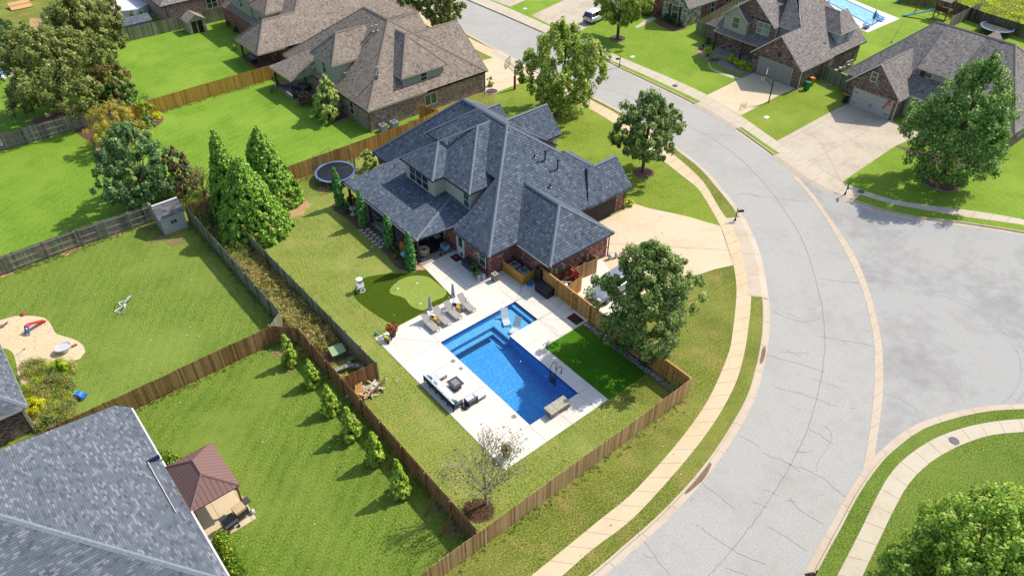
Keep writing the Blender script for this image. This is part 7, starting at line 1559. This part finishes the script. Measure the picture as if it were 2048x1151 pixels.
# shrubs
def shrub(px, py, r, h, mat, lb, n=700, name='shrub', z=0, group=None, size=.13):
    x, y, _ = at(px, py); t = thing(name, lb, 'shrub', (x, y, z), group=group); C = crown(t, .03, h, r, 'round', mat, n, size, 16, .34, .2, .2, name='foliage', rough=.1); m = MB(); [m.beam((0, 0, 0), (c[0]*.5, c[1]*.5, c[2]*.6), .03, .03, 'bark') for c in C[:5]]; m.build('stem', t, True); return t
for px, py, r, lb in ((700, 402, .5, 'round dark shrub between the first slim cypress and the corner post'), (694, 424, .5, 'low dark shrub in the bed below the first slim cypress'), (718, 436, .35, 'small shrub at the foot of the second slim cypress'), (797, 515, .45, 'dark shrub left of the last slim cypress'), (808, 528, .4, 'dark shrub at the foot of the last slim cypress'), (789, 503, .4, 'dark shrub behind the pink and white float')): shrub(px, py, r, r*1.5, 'leaf_shrub', lb, group='dark shrubs along the covered patio')
for px, py, r, h, mt, lb in ((1415, 111, .75, 1.1, 'leaf_lime', 'yellow-green shrub left of the porch path of the brown brick house'), (1462, 125, .7, 1.1, 'leaf_lime', 'yellow-green shrub right of the porch path, nearest the door'), (1472, 131, .6, .9, 'leaf_lime', 'second yellow-green shrub right of the porch path'), (1484, 137, .7, 1.0, 'leaf_lime', 'third yellow-green shrub right of the porch path'), (1497, 141, .55, .9, 'leaf_lime', 'last yellow-green shrub, by the grey garage corner'), (1404, 98, .55, .6, 'leaf_blue', 'pale spreading shrub in the gravel by the green-grey fence'), (1427, 121, .7, .5, 'leaf_olive', 'low pale shrub beside the porch path'), (1415, 88, .4, .9, 'leaf_shrub', 'thin dark shrub at the end of the green-grey fence'),
                             (1333, 42, .8, 1.0, 'leaf_shrub', 'dark shrub below the shuttered window, left one'), (1343, 48, .7, 1.0, 'leaf_shrub', 'dark shrub below the shuttered window, middle one'), (1355, 52, .7, .9, 'leaf_shrub', 'dark shrub below the shuttered window, right one'), (1292, 32, 1.0, 2.0, 'leaf_shrub', 'tall dark shrub behind the round pale-tipped tree'), (1313, 36, .5, 1.3, 'leaf_rust', 'rust-brown shrub at the red brick entrance'),
                             (330, 925, .85, 1.1, 'leaf_hedge', 'yellow-tipped shrub at the notch of the near grey roof'), (346, 925, .6, .7, 'leaf_hedge', 'low yellow-tipped shrub above the gazebo'), (1257, 410, .55, .7, 'leaf_lime', 'small round green shrub at the dark garage corner'), (980, 172, .5, 1.3, 'leaf_bloom', 'slender flowering plant in the white-edged bed by the driveway'),
                             (1352, 775, .4, .7, 'leaf_bloom', 'white-flowered plant in the corner of the cedar fence'), (1243, 690, .3, .5, 'leaf_shrub', 'small shrub at the foot of the cedar fence below the maple'), (1287, 730, .3, .4, 'leaf_shrub', 'low shrub at the cedar fence opposite the dark turf'),
                             (462, 52, .8, 1.0, 'leaf_shrub', 'dark shrub against the pale brick wall at the top, upper one'), (476, 64, .8, 1.0, 'leaf_shrub', 'dark shrub against the pale brick wall at the top, lower one'), (345, 58, .5, 1.4, 'leaf_olive', 'thin shrub climbing the old grey fence beside the tan shed'), (470, 100, .35, .7, 'leaf_bloom', 'potted yellow plant at the corner of the terracotta patio'),
                             (268, 40, .4, 1.4, 'leaf_arbor', 'small pointed evergreen behind the low grey shed, left one'), (290, 44, .6, 1.8, 'leaf_arbor', 'pointed evergreen behind the low grey shed, right one'), (1850, 8, 1.1, 1.4, 'leaf_bloom', 'pink-flowered shrub against the meadow fence left of the playset'), (545, 184, .3, .8, 'leaf_olive', 'potted palm at the near post of the lean-to patio'), (640, 232, .9, .7, 'leaf_hedge', 'low shrubs at the foot of the crape myrtle')):
    shrub(px, py, r, h, mt, lb, 900)
def hedge(p0, p1, wd, h, mat, lb, n=9000):
    t = thing('hedge', lb, 'hedge', (p0[0], p0[1], 0)); L = math.hypot(p1[0]-p0[0], p1[1]-p0[1]); k = int(L/.35)+1; PP = []; NN = []
    for i in range(k):
        c = np.array([(p1[0]-p0[0])*i/k, (p1[1]-p0[1])*i/k, h*.5]); v = rng.normal(size=(n//k, 3)); v /= np.linalg.norm(v, axis=1)[:, None]; q = (.6+.4*rng.random(n//k))[:, None]; sc_ = random.uniform(.85, 1.12)
        PP.append(c+v*q*np.array([wd*.55*sc_, wd*.6, h*.52*sc_])); NN.append(v+rng.normal(size=(n//k, 3))*.5)
    leaf_mesh('foliage', t, np.concatenate(PP), np.concatenate(NN), .11, mat); m = MB(); [m.beam((0+(p1[0]-p0[0])*q, (p1[1]-p0[1])*q, 0), ((p1[0]-p0[0])*q, (p1[1]-p0[1])*q, h*.6), .05, .05, 'bark') for q in (.1, .5, .9)]; m.build('stem', t, True)
hedge((-20.75, -6.0), (-20.9, -8.9), 1.05, 1.2, 'leaf_hedge', 'dense yellow-flecked hedge right below the covered grills along the near roof')
hedge((-20.95, -9.4), (-20.9, -10.8), .95, .9, 'leaf_hedge', 'short hedge end at the bottom edge of the picture')
# bare trees
def bare(lb, px, py, h, spread, n_leaf, mat, leaf, seed, name='bare_tree', r0=.11, main=9, lowleaf=True, cat='tree'):
    rd = random.Random(seed); x, y, _ = at(px, py); t = thing(name, lb, cat, (x, y, 0)); m = MB(); tips = []
    def grow(p, d, L, r, lev):
        q = tuple(p[i]+d[i]*L for i in range(3)); m.cyl(p, q, r, r*.62, mat, 5 if lev < 2 else 4, cap=False); tips.append(q)
        if lev >= 4 or r < .006: return
        for _ in range(3 if lev < 3 else 2):
            e = Vector(d)+Vector((rd.gauss(0, .33), rd.gauss(0, .33), rd.gauss(.12, .16))); e.normalize(); grow(q, tuple(e), L*rd.uniform(.55, .85), r*.6, lev+1)
    m.cyl((0, 0, 0), (0, 0, h*.22), r0*1.2, r0, mat, 8)
    for k in range(main):
        a = k*2*math.pi/main+rd.random(); s_ = spread*rd.uniform(.5, 1.15); e = Vector((math.cos(a)*s_, math.sin(a)*s_, 1)).normalized(); grow((0, 0, h*rd.uniform(.14, .24)), tuple(e), h*.27, r0*.55, 1)
    grow((0, 0, h*.22), (0, 0, 1), h*.27, r0*.8, 0); m.build('trunk', t, True)
    if n_leaf:
        tp = np.array(tips); w_ = np.exp(-np.maximum(0, tp[:, 2]-h*.45)/(h*.14)) if lowleaf else np.ones(len(tp)); idx = rng.choice(len(tp), n_leaf, p=w_/w_.sum()); P = tp[idx]+rng.normal(size=(n_leaf, 3))*.2; leaf_mesh('foliage', t, P, rng.normal(size=(n_leaf, 3))+np.array([0, 0, .5]), .12, leaf)
bare('half-bare tree with fine upright branches over the bottom corner of the deck', 972, 1008, 6.6, .6, 1900, 'bark_grey', 'leaf_olive', 3, r0=.09, main=11)
bare('bare grey shrub at the top left in front of the pale ground', 118, 92, 5.2, .8, 500, 'bark_grey', 'leaf_olive', 5, lowleaf=False)
bare('scraggly half-bare shrub between the reddish tree and the tall conifers', 412, 398, 3.4, 1.0, 900, 'bark', 'leaf_olive', 9, name='bare_shrub', cat='shrub', lowleaf=False)
plain('bare_shade_olive', D('8c8048'), .95, var=.4, scale=5)
# mulch beds
mulch_ring(958, 1020, .95, 'soil', False); mulch_ring(1122, 228, 1.0, 'mulch_bed', False); mulch_ring(1287, 345, 1.15, 'mulch_bed', False)
mulch_ring(1235, 78, 1.1, 'mulch_bed', 1, 'pale stone ring round the trunk of the round tree on the top lawn'); mulch_ring(1880, 364, 1.9, 'mulch_bed', 1, 'low stone ring at the foot of the tall dark green tree'); mulch_ring(983, 184, .8, 'mulch_bed', 2, 'white edging round the small flower bed by the driveway'); mulch_ring(672, 232, 1.5, 'mulch_bed', 1, 'curved stone edging round the crape myrtle bed')
def gsheet(pts, mat, z=.012, name='garden_bed'):
    g = MB(); g.sheet(smooth_line(P2(pts+[pts[0]]), .4)[:-1], z, mat); struct(g, name)
gsheet([(1395, 88), (1392, 98), (1397, 108), (1409, 119), (1425, 126), (1440, 120), (1420, 100), (1415, 88)], 'gravel_grey'); gsheet([(1393, 92), (1396, 106), (1408, 112), (1414, 104), (1404, 94)], 'gravel_pink', .016)
gsheet([(1433, 124), (1440, 133), (1470, 145), (1490, 151), (1502, 146), (1495, 136), (1460, 122)], 'gravel_grey'); gsheet([(1418, 125), (1425, 137), (1450, 147), (1482, 157), (1476, 160), (1440, 148), (1422, 138), (1416, 128)], 'walk_pale', .015, 'path'); gsheet([(1432, 104), (1460, 116), (1455, 121), (1425, 108)], 'patio_dim', .02, 'path')
gsheet([(1307, 43), (1330, 36), (1370, 54), (1365, 60), (1345, 62), (1320, 52)], 'mulch_bed'); gsheet([(1268, 55), (1300, 36), (1312, 38), (1276, 56)], 'walk_pale', .014, 'path')
gsheet([(1790, 291), (1900, 310), (1992, 322), (2000, 330), (1950, 330), (1880, 335)], 'mulch_bed', .01)
gsheet([(305, 235), (322, 230), (327, 240), (315, 252), (303, 250)], 'mulch_bed'); gsheet([(188, 288), (215, 285), (230, 312), (218, 318), (196, 305)], 'gravel_pink'); gsheet([(160, 240), (196, 262), (188, 285), (150, 262)], 'soil', .01)
gsheet([(60, 240), (150, 212), (135, 235), (80, 250)], 'mulch_bed', .011); gsheet([(60, 36), (95, 42), (108, 62), (75, 60), (60, 50)], 'bare_earth', .012)
for px, py, n_, col in ((314, 235, 500, 'leaf_gold'),): shrub(px, py, .75, .5, col, 'bright yellow flower clump in the small edged bed', 900)
for p in ((560, 440, 1.0), (607, 412, .8), (590, 425, .9), (648, 378, .7)): patch(*p, mat='bare_earth', z=.0065)
for p in ((90, 500, .8), (140, 497, 1.0), (175, 478, .9), (230, 465, .7), (12, 545, .6)): patch(*p, mat='bare_earth', z=.0065)
for p in ((325, 474, 1.0), (355, 482, .7), (556, 706, .6), (582, 738, .35), (300, 455, .7), (660, 830, .4), (700, 880, .4)): patch(*p, mat='bare_shade_olive', z=.0065)  # olive-brown ground by the shed, with shade painted into the colour
for p in ((905, 1058, .5), (925, 1050, .7), (880, 1010, .7)): patch(*p, mat='bare_shade_olive', z=.0065)
for p in ((1345, 742, 1.2), (1320, 785, 1.0)): patch(*p, mat='turf_verge', z=.0075)
# ---------------------------------------------------------------- brush and weeds nobody could count
def brush(name, poly_fn, n_cl, hmin, hmax, mats, seed, per=90, size=.13, r=.38):
    rs = np.random.default_rng(seed); groups = {}
    for i in range(n_cl):
        x, y = poly_fn(rs); h = rs.uniform(hmin, hmax); mt = mats[int(rs.integers(len(mats)))]; v = rs.normal(size=(per, 3)); v /= np.linalg.norm(v, axis=1)[:, None]; v[:, 2] = np.abs(v[:, 2])
        P = np.array([x, y, .05])+v*rs.random((per, 1))**.5*np.array([r, r, h]); groups.setdefault(mt, []).append((P, v+rs.normal(size=(per, 3))*.7))
    for mt, L in groups.items():
        o = leaf_mesh(name, None, np.concatenate([a for a, b in L]), np.concatenate([b for a, b in L]), size, mt, aspect=.25); o['kind'] = 'stuff'
g = MB(); g.poly([(-8.8, 3.3, .006), (-6.15, 3.2, .006), (-6.2, 29.0, .006), (-8.8, 29.0, .006)], 'mulch_bed'); struct(g, 'ground')
brush('brush', lambda r: (r.uniform(-8.6, -6.4), r.uniform(5, 21)), 620, .3, 1.15, ['leaf_brush', 'leaf_brush_green', 'leaf_olive', 'leaf_brush'], 1, 110, .22, .44)
brush('brush', lambda r: (r.uniform(-8.4, -6.4), r.uniform(20, 29)), 110, .4, 1.4, ['leaf_brush_green', 'leaf_olive', 'leaf_green'], 2, 110, .17, .45)
brush('brush', lambda r: (r.uniform(-9.6, -7.2), r.uniform(5, 9.5)), 60, .3, .8, ['leaf_brush_green', 'leaf_brush'], 12, 100, .15, .4)
def weedpt(r):
    while True:
        px, py = r.uniform(45, 150), r.uniform(725, 868)
        if px > 42+(py-720)*.23: return at(px, py)[:2]
brush('weeds', weedpt, 420, .25, 1.0, ['leaf_brush_green', 'leaf_brush', 'leaf_olive', 'leaf_green', 'leaf_lime'], 4, 110, .13, .38)
shrub(76, 822, .75, 1.3, 'leaf_gold', 'bright yellow shrub at the corner of the left-edge roof', 2200); shrub(128, 742, .6, 1.2, 'leaf_lime', 'light green shrub at the top of the weed patch', 1600); shrub(100, 855, .9, .7, 'leaf_shrub', 'dark leafy shrub at the bottom of the weed patch', 1500)
brush('scrub', lambda r: (lambda a: at(a[0], a[1])[:2])((r.uniform(150, 300), r.uniform(190, 240))), 40, .3, 1.2, ['leaf_shrub', 'leaf_olive'], 6, 90, .18, .6)
brush('scrub', lambda r: (lambda a: at(a[0], a[1])[:2])((r.uniform(340, 440), r.uniform(385, 415))), 60, .3, 1.1, ['leaf_olive', 'leaf_green', 'leaf_brush'], 7, 90, .17, .45)
brush('mulch', lambda r: (lambda a: at(a[0], a[1])[:2])((r.uniform(930, 985), r.uniform(1000, 1035))), 60, .02, .08, ['leaf_red'], 8, 30, .12, .35)
# fallen leaves and bits scattered on the lawns
brush('meadow_grass', lambda r: (lambda a: at(a[0], a[1])[:2])((lambda q: (q, r.uniform(-60, (q-1880)*.38+2)))(r.uniform(1890, 2120))), 900, .15, .5, ['leaf_brush_green', 'leaf_lime'], 10, 40, .4, 1.2)
m = MB(); rs = random.Random(11)
for i in range(260): x, y, _ = at(rs.choice([rs.uniform(560, 1400), rs.uniform(0, 540)]), rs.uniform(300, 1140)); m.obox((x, y, .03), .09, .07, .01, rs.choice(['wood_pale', 'rust_brown', 'plank_white']), rs.uniform(0, 3))
tag(m.build('fallen_leaves'), kind='stuff')

def foot(a, b, n, mats, seed, w_=.22, h_=.22):
    brush('grass_tufts', lambda r: (lambda q: (a[0]+(b[0]-a[0])*q+r.normal()*w_, a[1]+(b[1]-a[1])*q+r.normal()*w_))(r.uniform()), n, .06, h_, mats, seed, 22, .12, .16)
for i, (a, b) in enumerate((((-24, -16.55), (10.8, -16.55)), ((-8.9, -16), (-8.9, 6.5)), ((-10.5, 8.25), (-30, 8.4)), ((-5.8, 0), (-5.9, 22)), ((-24, 31.5), (-12, 31.4)), ((-5, 53.7), (12, 53.7)), ((2, 29.2), (18, 29.3)), ((-9.1, 10), (-9.1, 29)), ((10.6, -16.1), (-8, -16.1)))):
    foot(a, b, 150, ['leaf_brush_green', 'leaf_olive', 'leaf_green'], 40+i)
